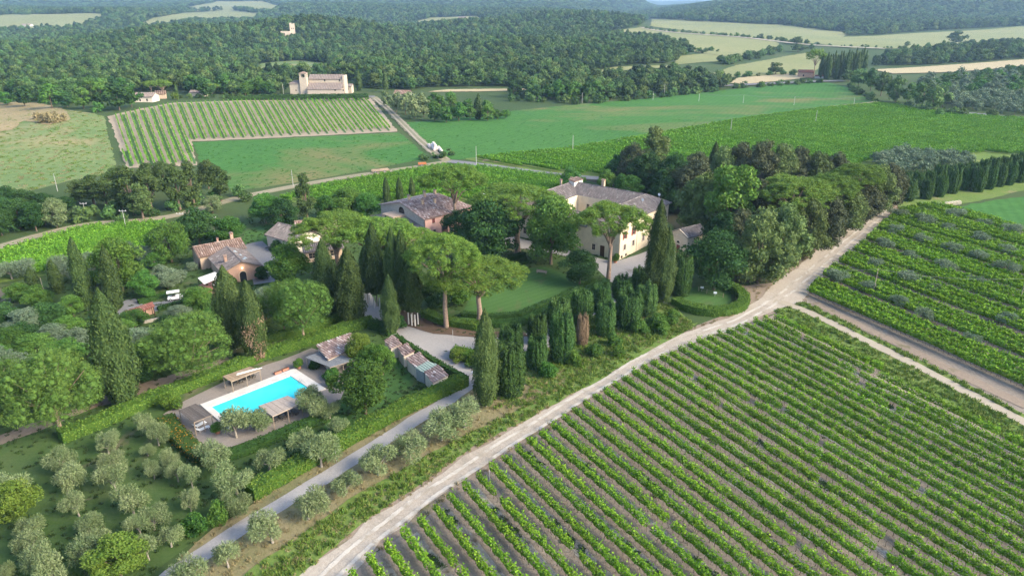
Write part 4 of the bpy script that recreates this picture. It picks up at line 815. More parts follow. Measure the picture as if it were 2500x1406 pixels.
# far hedgerows and bush lines
def line_pts(px, step, wid, rng):
    c = np.array(W(px)); out = []
    for a, b in zip(c[:-1], c[1:]):
        L = np.linalg.norm(b - a); k = max(1, int(L / step))
        for t in range(k): out.append(a + (b - a) * (t + rng.uniform()) / k + rng.normal(0, wid, 2))
    out = np.array(out); return np.column_stack([out, HT(out[:, 0], out[:, 1])])
HL = [([(1575, 72), (1700, 84), (1800, 92), (1900, 100), (1960, 110)], 6, 3, 1.3), ([(2000, 112), (2080, 115), (2160, 119), (2300, 120)], 7, 2, 0.8), ([(1750, 158), (1820, 145), (1890, 128), (1905, 122)], 6, 4, 1.6), ([(1690, 130), (1730, 126), (1760, 128)], 7, 4, 1.3), ([(1780, 218), (1880, 212), (1960, 205), (2020, 204)], 5, 2, 0.9), ([(2140, 252), (2100, 232), (2070, 212)], 4, 2, 0.8),
      ([(440, 241), (560, 240), (640, 241), (700, 242)], 3, 1.0, 0.7), ([(705, 243), (800, 244), (900, 243)], 3, 1, 0.6), ([(1240, 246), (1420, 254), (1600, 240), (1760, 224)], 5, 3, 1.1), ([(1780, 190), (1900, 186), (1960, 182)], 7, 3, 1.0), ([(2200, 262), (2300, 285), (2360, 284), (2480, 295)], 4, 3, 1.0), ([(-60, 590), (40, 565), (120, 545), (190, 535)], 3, 1.5, 0.8), ([(180, 530), (260, 535), (360, 525), (480, 500), (560, 478)], 3, 4, 0.9), ([(1030, 392), (1060, 388), (1095, 380)], 2, 1.2, 0.7)]
hp, hsx = [], []
for px, st, wd, s in HL:
    p = line_pts(px, st, wd, frng); hp.append(p); hsx.append(frng.uniform(0.6, 1.25, len(p)) * s)
hp = np.concatenate(hp); hsx = np.concatenate(hsx)
scatter('hedgerow_undergrowth', hp, np.column_stack([hsx, hsx, hsx]), [p[3] for p in PROTO['farshrub']], 'bushy hedgerows along the field edges')
# distant olive groves
def grove(name, poly, sp, lab, s=1.0, label=None):
    c = np.array(W(poly)); lo, hi = c.min(0), c.max(0); gx, gy = np.meshgrid(np.arange(lo[0], hi[0], sp), np.arange(lo[1], hi[1], sp)); q = np.stack([gx.ravel(), gy.ravel()], 1) + frng.uniform(-0.2, 0.2, (gx.size, 2)) * sp
    q = q[inpoly(q, c)]; q = np.column_stack([q, HT(q[:, 0], q[:, 1])])
    return q
for poly, sp, s, lab, grp in [([(2110, 398), (2200, 372), (2300, 385), (2400, 400), (2330, 415), (2210, 428), (2160, 420)], 4.3, 0.95, 'olive tree in the grey grove behind the cypress avenue', 'olive grove behind the avenue'),
                         ([(2290, 262), (2330, 240), (2420, 235), (2600, 240), (2600, 280), (2450, 280)], 7.0, 1.25, 'olive tree in the far grove beside the bending road', 'olive grove by the bending road'),
                         ([(2210, 215), (2300, 190), (2600, 165), (2600, 225), (2300, 235)], 14.0, 1.6, 'tree in the far mixed grove above the bending road', 'mixed grove above the road')]:
    q = grove('', poly, sp, lab)
    for i, p in enumerate(q):
        h = 4.0 * s * frng.uniform(0.8, 1.2); plant('farolive' if s < 1.4 or i % 3 == 0 else 'fartree', tuple(p), h, h * 1.15, lab, grp, None if s < 1.4 else [L_OLIVED, L_GREEN][i % 2])
LO = [(-10, 690), (30, 682), (70, 676), (160, 668), (200, 660), (330, 628), (365, 640), (400, 600), (180, 690), (240, 672)]
for i, (x, y) in enumerate(LO): P = G(x, y); plant('olive', P, 4.4, 5.4, 'grey olive below the left vineyard, %s of the line' % nth(i + 1), 'olives below the left vineyard', L_OLIVED)
# ================================================================ vine rows
B_VINE = plain('vine_wood', (.075, .055, .042), 0.9, 0.3, 6.0); B_POST = plain('weathered_post', (.20, .17, .14), 0.9, 0.25, 6.0)
def vine_seg(seed, L, ncard, size, mat, wid=0.40, gap=None):
    rng = np.random.default_rng(seed + 300); n = ncard
    x = rng.uniform(0, L, n)
    if gap: x = x[(x < gap[0]) | (x > gap[1])]; n = len(x)
    ph = rng.uniform(0, 6.28, 4); top = 1.68 + 0.13 * np.sin(x * 2.1 + ph[0]) + 0.12 * np.sin(x * 4.7 + ph[1]); ww = wid * (1 + 0.25 * np.sin(x * 3.1 + ph[2]))
    a = rng.uniform(0, 6.283, n); r = rng.uniform(0.6, 1.0, n) ** 0.5
    y = ww * np.cos(a) * r; z = (top + 0.74) / 2 + (top - 0.74) / 2 * np.sin(a) * r
    sh = rng.uniform(0, 1, n) < 0.10; z = np.where(sh, top + rng.uniform(0, 0.35, n), z); y = np.where(sh, y * 1.3, y)
    C = np.stack([x, y, z], 1); N = np.stack([rng.normal(0, 0.3, n), np.cos(a), np.sin(a) + 0.3], 1); N /= np.linalg.norm(N, axis=1, keepdims=True)
    V, F = cards(C, N, size, rng, 0.55, 0.8)
    return npmesh('foliage', V, [F], rng.uniform(0, 1, n), [mat])
def vine_trunks(seed, L):
    rng = np.random.default_rng(seed + 400); b = MB()
    for x in np.arange(0.45, L, 0.9):
        j = rng.normal(0, 0.07, 4); b.tube([(x, 0, 0), (x + j[0], j[1], 0.4), (x + j[2] * 1.5, j[3], 0.85)], [0.035, 0.03, 0.025], 4, False)
    b.tube([(0, 0, 0.86), (L, 0, 0.9)], 0.02, 4, False)
    return b.mesh('trunks', B_VINE)
SEG = 7.0
VF = [vine_seg(s, SEG, 1500, 0.225, L_VINE) for s in range(13)] + [vine_seg(17, SEG, 1400, 0.225, L_VINE, gap=(2.2, 3.2)), vine_seg(18, SEG, 1400, 0.225, L_VINE, gap=(4.5, 5.9))]
VW = [vine_seg(s + 20, SEG, 1250, 0.3, L_VINE, 0.42) for s in range(5)]
VT = [vine_trunks(s, SEG) for s in range(3)]
VP = MB().tube([(0, 0, 0), (0, 0, 1.78)], 0.04, 5).mesh('post', B_POST)
FS = 24.0
VD = [vine_seg(s + 40, FS, 900, 0.55, L_VINEF, 0.46) for s in range(4)]
MS = 14.0
VM = [vine_seg(s + 70, MS, 1100, 0.36, L_VINEF, 0.42) for s in range(6)]
VS = [vine_seg(s + 60, FS, 210, 0.55, L_VINEF, 0.2) for s in range(3)]
vr = random.Random(3)
def clip_line(o, d, poly, L0=-200, L1=700):
    """intervals of the line o + t d inside a world polygon"""
    ts = []
    n = len(poly)
    for i in range(n):
        a, b = np.array(poly[i]), np.array(poly[(i + 1) % n]); e = b - a; den = d[0] * e[1] - d[1] * e[0]
        if abs(den) < 1e-9: continue
        t = ((a - o)[0] * e[1] - (a - o)[1] * e[0]) / den; s = ((a - o)[0] * d[1] - (a - o)[1] * d[0]) / den
        if 0 <= s < 1: ts.append(t)
    ts.sort(); return list(zip(ts[::2], ts[1::2]))
def vis(x, y, m=260):
    px, py = PX(x, y, 1.0); return -m < px < 2500 + m and py < 1406 + m * 0.8 and y > 5
def row(a, d, L, label, group, fol, seg, near=True, dens=1.0):
    o = thing('vine_row', label, 'vine row', (a[0], a[1], HZf(*a)), math.atan2(d[1], d[0]), group); k = 0; n = 0
    t = 0.0
    while t < L - seg * 0.3:
        p = a + d * t; p2 = a + d * (t + seg)
        if vis(*p) or vis(*p2):
            z = HZf(*p); z2 = HZf(*p2); dz = z - HZf(*a); sl = math.atan2(z2 - z, seg); sx = min(1.0, (L - t) / seg)
            f = link('foliage', vr.choice(fol), o, (t, 0, dz)); f.rotation_euler = (0, -sl, 0)
            if vr.random() < 0.5: f.rotation_euler = (0, sl, math.pi); f.location = (t + seg * sx, 0, dz + z2 - z)
            f.scale = (sx, vr.uniform(0.85, 1.2), vr.uniform(0.92, 1.08)); n += 1
            if near:
                q = link('trunks', vr.choice(VT), o, (t, 0, dz)); q['kind'] = 'stuff'; q.scale = (sx, 1, 1)
                link('post', VP, o, (t + 0.1, vr.uniform(-.05, .05), dz))
        t += seg
    if not n: bpy.data.objects.remove(o)
    return n
def vineyard(poly_px, o_px, ang, spacing, fol, seg, near, label, group, i0, i1, inset=0.5, dang=0.0, skip=None, minlen=4, world=None):
    poly = [np.array(p) for p in (world or W(poly_px))]; o0 = np.array(G(*o_px).xy); c = 0
    for i in range(i0, i1):
        th = math.radians(ang + dang * i); d = np.array([math.cos(th), math.sin(th)]); th0 = math.radians(ang); nrm = np.array([-math.sin(th0), math.cos(th0)])
        if skip and skip(i): continue
        for (t0, t1) in clip_line(o0 + nrm * spacing * i, d, poly):
            t0 += inset; t1 -= inset
            if t1 - t0 > minlen and row(o0 + nrm * spacing * i + d * t0, d, t1 - t0, label % nth(c + 1), group, fol, seg, near): c += 1
    return c
NV = [(610, 1690), (850, 1420), (905, 1370), (985, 1308), (1080, 1236), (1190, 1155), (1300, 1080), (1405, 1008), (1510, 938), (1600, 888), (1700, 842), (1790, 812), (1850, 790), (1900, 783), (1990, 828), (2200, 938), (2500, 1100), (2900, 1330), (3300, 1540), (3300, 1900), (610, 1900)]
vineyard(NV, (1221, 1122), -57.8, 2.6, VF, SEG, True, '%s vine row of the bare-soil vineyard counting from the frame bottom', 'near vineyard rows', -22, 42, 0.3, -0.17)
# every other alley of the near vineyard is crusted pale and weedy
M_CRUST = ground_mat('crusted_alley', rg((.22, .19, .15), (.32, .29, .245), (.42, .39, .34)), rg((.16, .13, .10), (.46, .43, .375)), 0.5, 2.6, bmp=0.9, patch=((.14, .11, .08), 0.45, 0.5, 0.66))
L_WEED = leaf_mat('alley_weeds', [(.035, .075, .02), (.055, .105, .028), (.09, .14, .04)], 0.15, var=0.1)
def alleys():
    poly = [np.array(p) for p in W(NV)]; o0 = np.array(G(1221, 1122).xy); wp = []; th0 = math.radians(-57.8); nrm = np.array([-math.sin(th0), math.cos(th0)])
    for i in range(-21, 41, 2):
        th = math.radians(-57.8 - 0.17 * (i + .5)); d = np.array([math.cos(th), math.sin(th)]); nn = np.array([-d[1], d[0]]); o = o0 + nrm * 2.6 * (i + .5)
        for t0, t1 in clip_line(o, d, poly):
            if t1 - t0 < 6: continue
            t1 = min(t1, t0 + 110); a, b_ = o + d * (t0 + .8), o + d * t1
            sheet('crusted_alley', [a - nn * .75, b_ - nn * .75, b_ + nn * .75, a + nn * .75], M_CRUST, 2, 5, 0.16, world=True)
            k = int((t1 - t0) * 3.0); t = np.random.default_rng(i + 50).beta(1.0, 1.6, k) * (t1 - t0); cl_ = np.sin(t * .55 + i) + np.sin(t * .23 + 2 * i); t = t[cl_ > 0.35]
            wp.append(o + d * (t0 + 1 + t)[:, None] + nn * np.random.default_rng(i + 90).normal(0, .38, (len(t), 1)))
    return np.concatenate(wp)
WEED = alleys()
RV = [(1968, 715), (2010, 672), (2060, 632), (2110, 590), (2150, 552), (2190, 520), (2240, 505), (2330, 508), (2440, 545), (2600, 600), (2900, 720), (2900, 1120), (2500, 985), (2300, 880), (2080, 775), (2000, 735)]
vineyard(RV, (1985, 722), -64.5, 2.15, VW, SEG, True, '%s dense vine row of the olive vineyard counting from the lane', 'olive vineyard rows', 0, 60, 0.3, 0.0, skip=lambda i: i % 5 == 4)
FV = [(1140, 390), (1400, 364), (1600, 330), (1800, 295), (2000, 267), (2150, 255), (2220, 264), (2300, 280), (2520, 294), (2750, 302), (2750, 425), (2480, 380), (2240, 375), (2090, 425), (1850, 445), (1450, 432), (1200, 400)]
def two(a, b): A, B_ = G(*a), G(*b); return math.degrees(math.atan2(B_.y - A.y, B_.x - A.x))
vineyard(FV, (1500, 440), two((2230, 330), (2500, 358)), 2.9, VD, FS, False, '%s vine row of the wide vineyard behind the wood', 'wide far vineyard rows', -60, 115, 1.0)
HV = [(665, 492), (760, 462), (900, 436), (1080, 406), (1200, 412), (1440, 445), (1400, 470), (1200, 492), (900, 500)]
vineyard(HV, (900, 500), two((1080, 412), (1360, 452)), 2.6, VM, MS, False, '%s vine row of the vineyard behind the pink house', 'pink house vineyard rows', -40, 60, 0.8)
LV = [(-60, 645), (0, 620), (120, 583), (210, 559), (330, 549), (430, 549), (400, 600), (300, 635), (120, 668), (-60, 695)]
vineyard(LV, (100, 640), two((20, 632), (400, 560)) , 2.4, VM, MS, False, '%s vine row of the left vineyard below the farm track', 'left vineyard rows', -40, 40, 0.6)
# striped vineyard on the church slope: rows run up the slope
ST = [(275, 287), (425, 255), (600, 249), (900, 243), (965, 320), (700, 333), (468, 343), (475, 402), (312, 409), (290, 340)]
M_ALLEY = ground_mat('grassed_alley', rg((.055, .12, .035), (.08, .15, .045)), rg((.05, .11, .03), (.09, .16, .05)), 0.05, 0.6, bmp=0)
def vineyard_st():
    poly = [np.array(p) for p in W(ST)]; c = 0
    tops = [(310 + 24.5 * i * 0.96, 0) for i in range(-1, 30)]
    A0, A1 = np.array(G(430, 250).xy), np.array(G(470, 345).xy); B0, B1 = np.array(G(900, 242).xy), np.array(G(966, 320).xy)
    for i in range(-15, 46):
        f = i / 44.0; p = A0 + (B0 - A0) * f; q = A1 + (B1 - A1) * f; d = q - p; d /= np.linalg.norm(d)
        for t0, t1 in clip_line(p, d, poly):
            if t1 - t0 > 8 and row(p + d * (t0 + 1), d, t1 - t0 - 2, '%s vine row of the striped vineyard below the church' % nth(c + 1), 'striped vineyard rows', VS, FS, False): c += 1
            if i % 2 == 0 and t1 - t0 > 8:      # grassed alleys
                nn = np.array([-d[1], d[0]]); sheet('grass_alley', [p + d * t0 + nn * 0.6, p + d * t1 + nn * 0.6, p + d * t1 + nn * (np.linalg.norm(B1 - A1) / 44 * 0.72), p + d * t0 + nn * (np.linalg.norm(B0 - A0) / 44 * 0.72)], M_ALLEY, 3, 8, 0.1, world=True)
vineyard_st()
# ================================================================ buildings
def GE(px, py, h):
    """ground point straight below a point seen at this pixel that is h above the flat estate ground"""
    d = ray(px, py); t = (h - CAMH) / d[2]; return np.array([d[0] * t, d[1] * t])
def tile_mat(name, stops, rough=0.85):
    m, n, b = newmat(name); at = ND(n, 'ShaderNodeAttribute', attribute_name='rnd'); p = pos(n)
    c = ramp(n, at.outputs['Fac'], stops); c = mixc(n, ramp(n, noise(n, p, 0.35, 5, 0.65), [(0.45, (0, 0, 0)), (0.75, (0.45, 0.45, 0.45))]), c, (.20, .195, .18))
    c = mixc(n, ramp(n, noise(n, p, 2.2, 4, 0.6), [(0.4, (.72, .72, .72)), (0.7, (1, 1, 1))]), (0, 0, 0), c)
    n.links.new(c, b.inputs['Base Color']); b.inputs['Roughness'].default_value = rough; b.inputs['Specular IOR Level'].default_value = 0.15; return m
def wall_mat(name, col, stain, st=0.5):
    m, n, b = newmat(name); p = pos(n); q = mapped(n, p, (1, 1, 0.35))
    c = ramp(n, noise(n, p, 0.8, 6, 0.65), [(0.3, tuple(x * .88 for x in col)), (0.7, tuple(min(1, x * 1.08) for x in col))])
    c = mixc(n, ramp(n, noise(n, q, 0.6, 6, 0.7), [(st, (0, 0, 0)), (st + 0.25, (.6, .6, .6))]), c, stain)
    n.links.new(c, b.inputs['Base Color']); b.inputs['Roughness'].default_value = 0.9; b.inputs['Specular IOR Level'].default_value = 0.1; bump(n, b, noise(n, p, 6, 5, 0.7), 0.25, 0.04); return m
def masonry(name, c1, c2, mortar, sx=0.55, sy=0.22):
    m, n, b = newmat(name); g = n.nodes.new('ShaderNodeNewGeometry'); tc = ND(n, 'ShaderNodeTexCoord').outputs['Object']
    sp = n.nodes.new('ShaderNodeSeparateXYZ'); n.links.new(tc, sp.inputs[0]); ad = ND(n, 'ShaderNodeMath', operation='ADD'); n.links.new(sp.outputs[0], ad.inputs[0]); n.links.new(sp.outputs[1], ad.inputs[1])
    cx = n.nodes.new('ShaderNodeCombineXYZ'); n.links.new(ad.outputs[0], cx.inputs[0]); n.links.new(sp.outputs[2], cx.inputs[1])
    br = n.nodes.new('ShaderNodeTexBrick'); n.links.new(cx.outputs[0], br.inputs[0]); br.inputs['Scale'].default_value = 1; br.inputs['Brick Width'].default_value = sx; br.inputs['Row Height'].default_value = sy; br.inputs['Mortar Size'].default_value = 0.018
    br.inputs['Color1'].default_value = (*c1, 1); br.inputs['Color2'].default_value = (*c2, 1); br.inputs['Mortar'].default_value = (*mortar, 1)
    c = mixc(n, 0.35, br.outputs[0], ramp(n, noise(n, tc, 1.2, 6, 0.7), [(0.3, c1), (0.7, c2)]))
    n.links.new(c, b.inputs['Base Color']); b.inputs['Roughness'].default_value = 0.92; b.inputs['Specular IOR Level'].default_value = 0.1; bump(n, b, br.outputs[1], -0.4, 0.03); return m
T_GREY = tile_mat('grey_tiles', [(0, (.15, .128, .122)), (.4, (.20, .17, .16)), (.75, (.26, .222, .208)), (1, (.36, .33, .315))])
T_WARM = tile_mat('warm_tiles', [(0, (0.150, 0.094, 0.073)), (0.4, (0.275, 0.181, 0.138)), (0.75, (0.413, 0.294, 0.231)), (1, (0.575, 0.475, 0.413))])
T_PINK = tile_mat('mossy_pink_tiles', [(0, (0.211, 0.138, 0.116)), (0.4, (0.406, 0.283, 0.244)), (0.75, (0.616, 0.486, 0.438)), (1, (0.800, 0.745, 0.697))])
T_FAR = tile_mat('far_brown_tiles', [(0, (.24, .19, .165)), (.5, (.29, .235, .205)), (1, (.34, .28, .25))])
T_RED = tile_mat('red_tiles', [(0, (.17, .065, .05)), (.5, (.27, .11, .085)), (1, (.36, .17, .13))])
W_CREAM = wall_mat('cream_plaster', (.66, .56, .41), (.52, .43, .31)); W_PINK = wall_mat('pink_plaster', (.78, .47, .39), (.62, .37, .31)); W_STONE = masonry('grey_stone', (.30, .27, .23), (.44, .39, .33), (.34, .31, .27))
W_BRICK = masonry('brick', (.34, .17, .115), (.46, .27, .19), (.42, .36, .29), 0.28, 0.09); W_TAN = wall_mat('tan_plaster', (.50, .37, .265), (.36, .26, .19), 0.45); W_PALE = wall_mat('pale_plaster', (.60, .53, .44), (.42, .37, .31), 0.45)
W_CHURCH = masonry('church_stone', (.42, .345, .265), (.52, .44, .35), (.38, .32, .25), 0.7, 0.3); W_WHITE = wall_mat('white_plaster', (.6, .57, .52), (.55, .52, .48))
SHUT = plain('red_shutter_paint', (.19, .055, .045), 0.6); GREYSH = plain('grey_shutter_paint', (.36, .32, .29), 0.6); PANE = plain('dark_window_glass', (.02, .022, .026), 0.12, 0.1, 2, spec=0.5); FRAME = plain('window_frame_paint', (.30, .24, .19), 0.6)
DOOR = plain('dark_wood', (.085, .05, .035), 0.6, 0.25, 5); WOOD = plain('weathered_wood', (.30, .235, .175), 0.85, 0.25, 5); METAL = plain('grey_metal', (.45, .47, .48), 0.4, 0.1, 3, 0.6); WHITEP = plain('white_paint', (.80, .80, .79), 0.4, 0.05); TERRA = plain('terracotta', (.42, .19, .12), 0.85, 0.2, 6); DARKM = plain('dark_iron', (.06, .058, .055), 0.6)
def wall(b, p0, p1, z0, z1, ops=(), depth=0.22, mi=0, z1b=None):
    """upright wall from p0 to p1 (outside on the right-hand side), with openings (u0, u1, v0, v1) that have reveals"""
    p0, p1 = np.array(p0, float), np.array(p1, float); L = np.linalg.norm(p1 - p0); d = (p1 - p0) / L; inn = np.array([-d[1], d[0]])
    us = sorted({0.0, L, *[o[0] for o in ops], *[o[1] for o in ops]}); v_ = sorted({z0, z1, *[o[2] for o in ops], *[o[3] for o in ops]})
    def P(u, v, k=0.0): q = p0 + d * u + inn * k; return (q[0], q[1], v)
    for i in range(len(us) - 1):
        for j in range(len(v_) - 1):
            um, vm = (us[i] + us[i + 1]) / 2, (v_[j] + v_[j + 1]) / 2
            if any(o[0] < um < o[1] and o[2] < vm < o[3] for o in ops): continue
            b.add([P(us[i], v_[j]), P(us[i + 1], v_[j]), P(us[i + 1], v_[j + 1]), P(us[i], v_[j + 1])], [(0, 1, 2, 3)], 0.5, mi)
    for (a, c, e, f) in [o[:4] for o in ops]:
        q = [P(a, e), P(c, e), P(c, f), P(a, f), P(a, e, depth), P(c, e, depth), P(c, f, depth), P(a, f, depth)]
        b.add(q, [(0, 4, 5, 1), (1, 5, 6, 2), (2, 6, 7, 3), (3, 7, 4, 0)], 0.5, mi)
def opening(parent, p0, p1, op, kind, depth=0.22):
    """window or door part filling an opening: kind in window, shutter, greyshutter, closed, door, reddoor, dark; arched when op[4] is set"""
    p0, p1 = np.array(p0, float), np.array(p1, float); L = np.linalg.norm(p1 - p0); d = (p1 - p0) / L; a, c, e, f = op[:4]; w_, h_ = c - a, f - e
    q = p0 + d * (a + c) / 2; o = link('door' if 'door' in kind else 'window', None, parent, (q[0], q[1], e), math.atan2(d[1], d[0]))
    # local x along the wall, y inward
    if 'door' in kind:
        m = SHUT if kind == 'reddoor' else DOOR
        for s in (-1, 1): MB().box(min(0, s * w_ / 2) + 0.01, max(0, s * w_ / 2) - 0.01, depth - 0.06, depth - 0.01, 0, h_).obj('door_leaf', m, o)
        return o
    MB().box(-w_ / 2, w_ / 2, depth - 0.03, depth - 0.01, 0, h_).obj('pane', PANE, o)
    if kind == 'dark': return o
    b = MB(); t = 0.06
    b.box(-w_ / 2, -w_ / 2 + t, depth - 0.09, depth - 0.035, 0, h_); b.box(w_ / 2 - t, w_ / 2, depth - 0.09, depth - 0.035, 0, h_); b.box(-0.03, 0.03, depth - 0.09, depth - 0.035, 0, h_)
    b.box(-w_ / 2 + t, w_ / 2 - t, depth - 0.085, depth - 0.037, 0, t); b.box(-w_ / 2 + t, w_ / 2 - t, depth - 0.085, depth - 0.037, h_ - t, h_); b.box(-w_ / 2 + t, w_ / 2 - t, depth - 0.08, depth - 0.037, h_ * .5 - 0.025, h_ * .5 + 0.025); b.obj('frame', FRAME, o)
    MB().box(-w_ / 2 - 0.1, w_ / 2 + 0.1, -0.10, 0.05, -0.1, -0.005).obj('sill', W_PALE, o)
    if kind in ('shutter', 'greyshutter'):
        for s in (-1, 1): MB().box(min(s * w_ / 2, s * w_ * 1.0), max(s * w_ / 2, s * w_), -0.07, -0.015, -0.02, h_ + 0.02).obj('shutter', SHUT if kind == 'shutter' else GREYSH, o)
    if kind == 'closed':
        for s in (-1, 1): MB().box(min(0, s * w_ / 2) + 0.01, max(0, s * w_ / 2) - 0.01, 0.03, 0.08, 0.02, h_ - 0.02).obj('shutter', SHUT, o)
    return o
def arch(parent, p0, p1, u, z, r, mat_dark=PANE, rim=W_STONE, tall=1.6, depth=0.5):
    """arched opening: flat dark face painted for the shaded recess, with a stone rim standing 5 cm proud"""
    p0, p1 = np.array(p0, float), np.array(p1, float); d = (p1 - p0) / np.linalg.norm(p1 - p0); q = p0 + d * u
    o = link('archway', None, parent, (q[0], q[1], z), math.atan2(d[1], d[0]))
    n = 12; pr = [(-r, 0)] + [(-r * math.cos(math.pi * i / n), tall + r * math.sin(math.pi * i / n)) for i in range(n + 1)] + [(r, 0)]
    b = MB(); b.add([(x, -0.03, zz) for x, zz in pr], [tuple(range(len(pr)))]); b.obj('opening', mat_dark, o)  # flat face, its dark colour stands in for shade inside the arch
    b = MB(); k = len(pr); ro = r + 0.22; po = [(-ro, 0)] + [(-ro * math.cos(math.pi * i / n), tall + ro * math.sin(math.pi * i / n)) for i in range(n + 1)] + [(ro, 0)]
    V = [(x, -0.08, zz) for x, zz in pr] + [(x, -0.08, zz) for x, zz in po] + [(x, 0.02, zz) for x, zz in po] + [(x, -0.025, zz) for x, zz in pr]; F = []
    for i in range(k - 1): F += [(i, i + 1, k + i + 1, k + i), (k + i, k + i + 1, 2 * k + i + 1, 2 * k + i), (3 * k + i, 3 * k + i + 1, i + 1, i)]
    b.add(V, F); b.obj('arch_rim', rim, o); return o
rrng = np.random.default_rng(77)
def roof_plane(b, poly, sp=0.42, crs=0.8, mi_base=0, mi_tile=0, th=0.14):
    """tiled slope: slab plus rows of cover tiles; poly = 3-D corners, first edge is the eave"""
    poly = [np.array(p, float) for p in poly]; e = poly[1] - poly[0]; e /= np.linalg.norm(e)
    n = np.cross(poly[1] - poly[0], poly[2] - poly[1]); n /= np.linalg.norm(n)
    if n[2] < 0: n = -n
    s = np.cross(n, e)
    if s[2] < 0: s = -s
    k = len(poly); b.add([tuple(p) for p in poly] + [tuple(p - np.array((0, 0, th))) for p in poly], [tuple(range(k)), tuple(range(2 * k - 1, k - 1, -1))] + [(i, i + k, (i + 1) % k + k, (i + 1) % k) for i in range(k)], 0.15, mi_base)
    U = [np.dot(p - poly[0], e) for p in poly]; Vv = [np.dot(p - poly[0], s) for p in poly]
    u = min(U) + sp * 0.5
    while u < max(U):
        xs = []
        for i in range(k):
            u0, u1 = U[i], U[(i + 1) % k]
            if (u0 <= u < u1) or (u1 <= u < u0): xs.append(Vv[i] + (Vv[(i + 1) % k] - Vv[i]) * (u - u0) / (u1 - u0))
        if len(xs) >= 2:
            v0, v1 = min(xs), max(xs); v = v0
            while v < v1 - 0.05:
                ve = min(v1, v + crs); lift = rrng.uniform(0.0, 0.025); du = rrng.normal(0, 0.012); wv = sp * 0.3; hh = sp * 0.24 + lift
                def Q(uu, vv, hz): q = poly[0] + e * (u + uu + du) + s * vv + n * hz; return tuple(q)
                b.add([Q(-wv, v, 0.004), Q(-wv * .5, v, hh), Q(wv * .5, v, hh), Q(wv, v, 0.004), Q(-wv, ve, 0.004), Q(-wv * .5, ve, hh - .02), Q(wv * .5, ve, hh - .02), Q(wv, ve, 0.004)], [(0, 1, 5, 4), (1, 2, 6, 5), (2, 3, 7, 6), (0, 3, 2, 1)], float(np.clip(rrng.normal(0.45, 0.24), 0, 1)), mi_tile); v = ve
        u += sp
def ridge_cap(b, a, c, r=0.16):
    a, c = np.array(a, float), np.array(c, float); L = np.linalg.norm(c - a); k = max(1, int(L / 0.5))
    for i in range(k):
        p, q = a + (c - a) * i / k, a + (c - a) * (i + 1.04) / k; b.tube([p + (0, 0, .02), q], [r, r * 0.85], 6, False, float(np.clip(rrng.normal(0.55, 0.2), 0, 1)))
def hip_planes(L, Wd, ze, rise, ov=0.45, h0=0.0, h1=0.0):
    """slopes of a roof over [0,L]x[0,Wd], ridge along x; h0/h1 = how far a hipped end pulls the ridge in"""
    sl = rise / (Wd / 2); z = ze - ov * sl; zr = ze + rise; y = Wd / 2
    r0, r1 = (h0 if h0 else -ov), (L - h1 if h1 else L + ov)
    pl = [[(-ov, -ov, z), (L + ov, -ov, z), (r1, y, zr), (r0, y, zr)], [(L + ov, Wd + ov, z), (-ov, Wd + ov, z), (r0, y, zr), (r1, y, zr)]]
    if h0: pl.append([(-ov, Wd + ov, z), (-ov, -ov, z), (r0, y, zr)])
    if h1: pl.append([(L + ov, -ov, z), (L + ov, Wd + ov, z), (r1, y, zr)])
    rid = [((r0, y, zr), (r1, y, zr))]
    if h0: rid += [((-ov, -ov, z), (r0, y, zr)), ((-ov, Wd + ov, z), (r0, y, zr))]
    if h1: rid += [((L + ov, -ov, z), (r1, y, zr)), ((L + ov, Wd + ov, z), (r1, y, zr))]
    return pl, rid
def roof_obj(parent, planes, ridges, mat, name='roof', sp=0.42):
    b = MB()
    for p in planes: roof_plane(b, p, sp)
    for a, c in ridges: ridge_cap(b, a, c)
    o = b.obj(name, mat, parent); return o
def chimney(parent, x, y, z, h=1.3, w_=0.6, mat=W_TAN):
    o = link('chimney', None, parent, (x, y, z)); MB().box(-w_ / 2, w_ / 2, -w_ / 2, w_ / 2, -0.8, h).obj('stack', mat, o)
    b = MB()
    for sx in (-1, 1):
        for sy in (-1, 1): b.box(sx * w_ * .4 - .07, sx * w_ * .4 + .07, sy * w_ * .4 - .07, sy * w_ * .4 + .07, h, h + 0.3)
    b.obj('cap_legs', mat, o)
    b = MB(); r = w_ * 0.68; b.add([(-r, -r, h + .3), (r, -r, h + .3), (r, r, h + .3), (-r, r, h + .3), (0, -r, h + .6), (0, r, h + .6)], [(0, 3, 2, 1), (0, 1, 4), (1, 2, 5, 4), (2, 3, 5), (3, 0, 4, 5)]); b.obj('cap', T_WARM, o); return o
def frame_of(a, b_, c):
    """local frame from corner a, x towards b_, width towards c; returns origin, angle, L, W, flip"""
    a, b_, c = map(np.array, (a, b_, c)); d = b_ - a; L = np.linalg.norm(d); ang = math.atan2(d[1], d[0]); n = np.array([-d[1], d[0]]) / L; w_ = float(np.dot(c - a, n)); return a, ang, L, w_
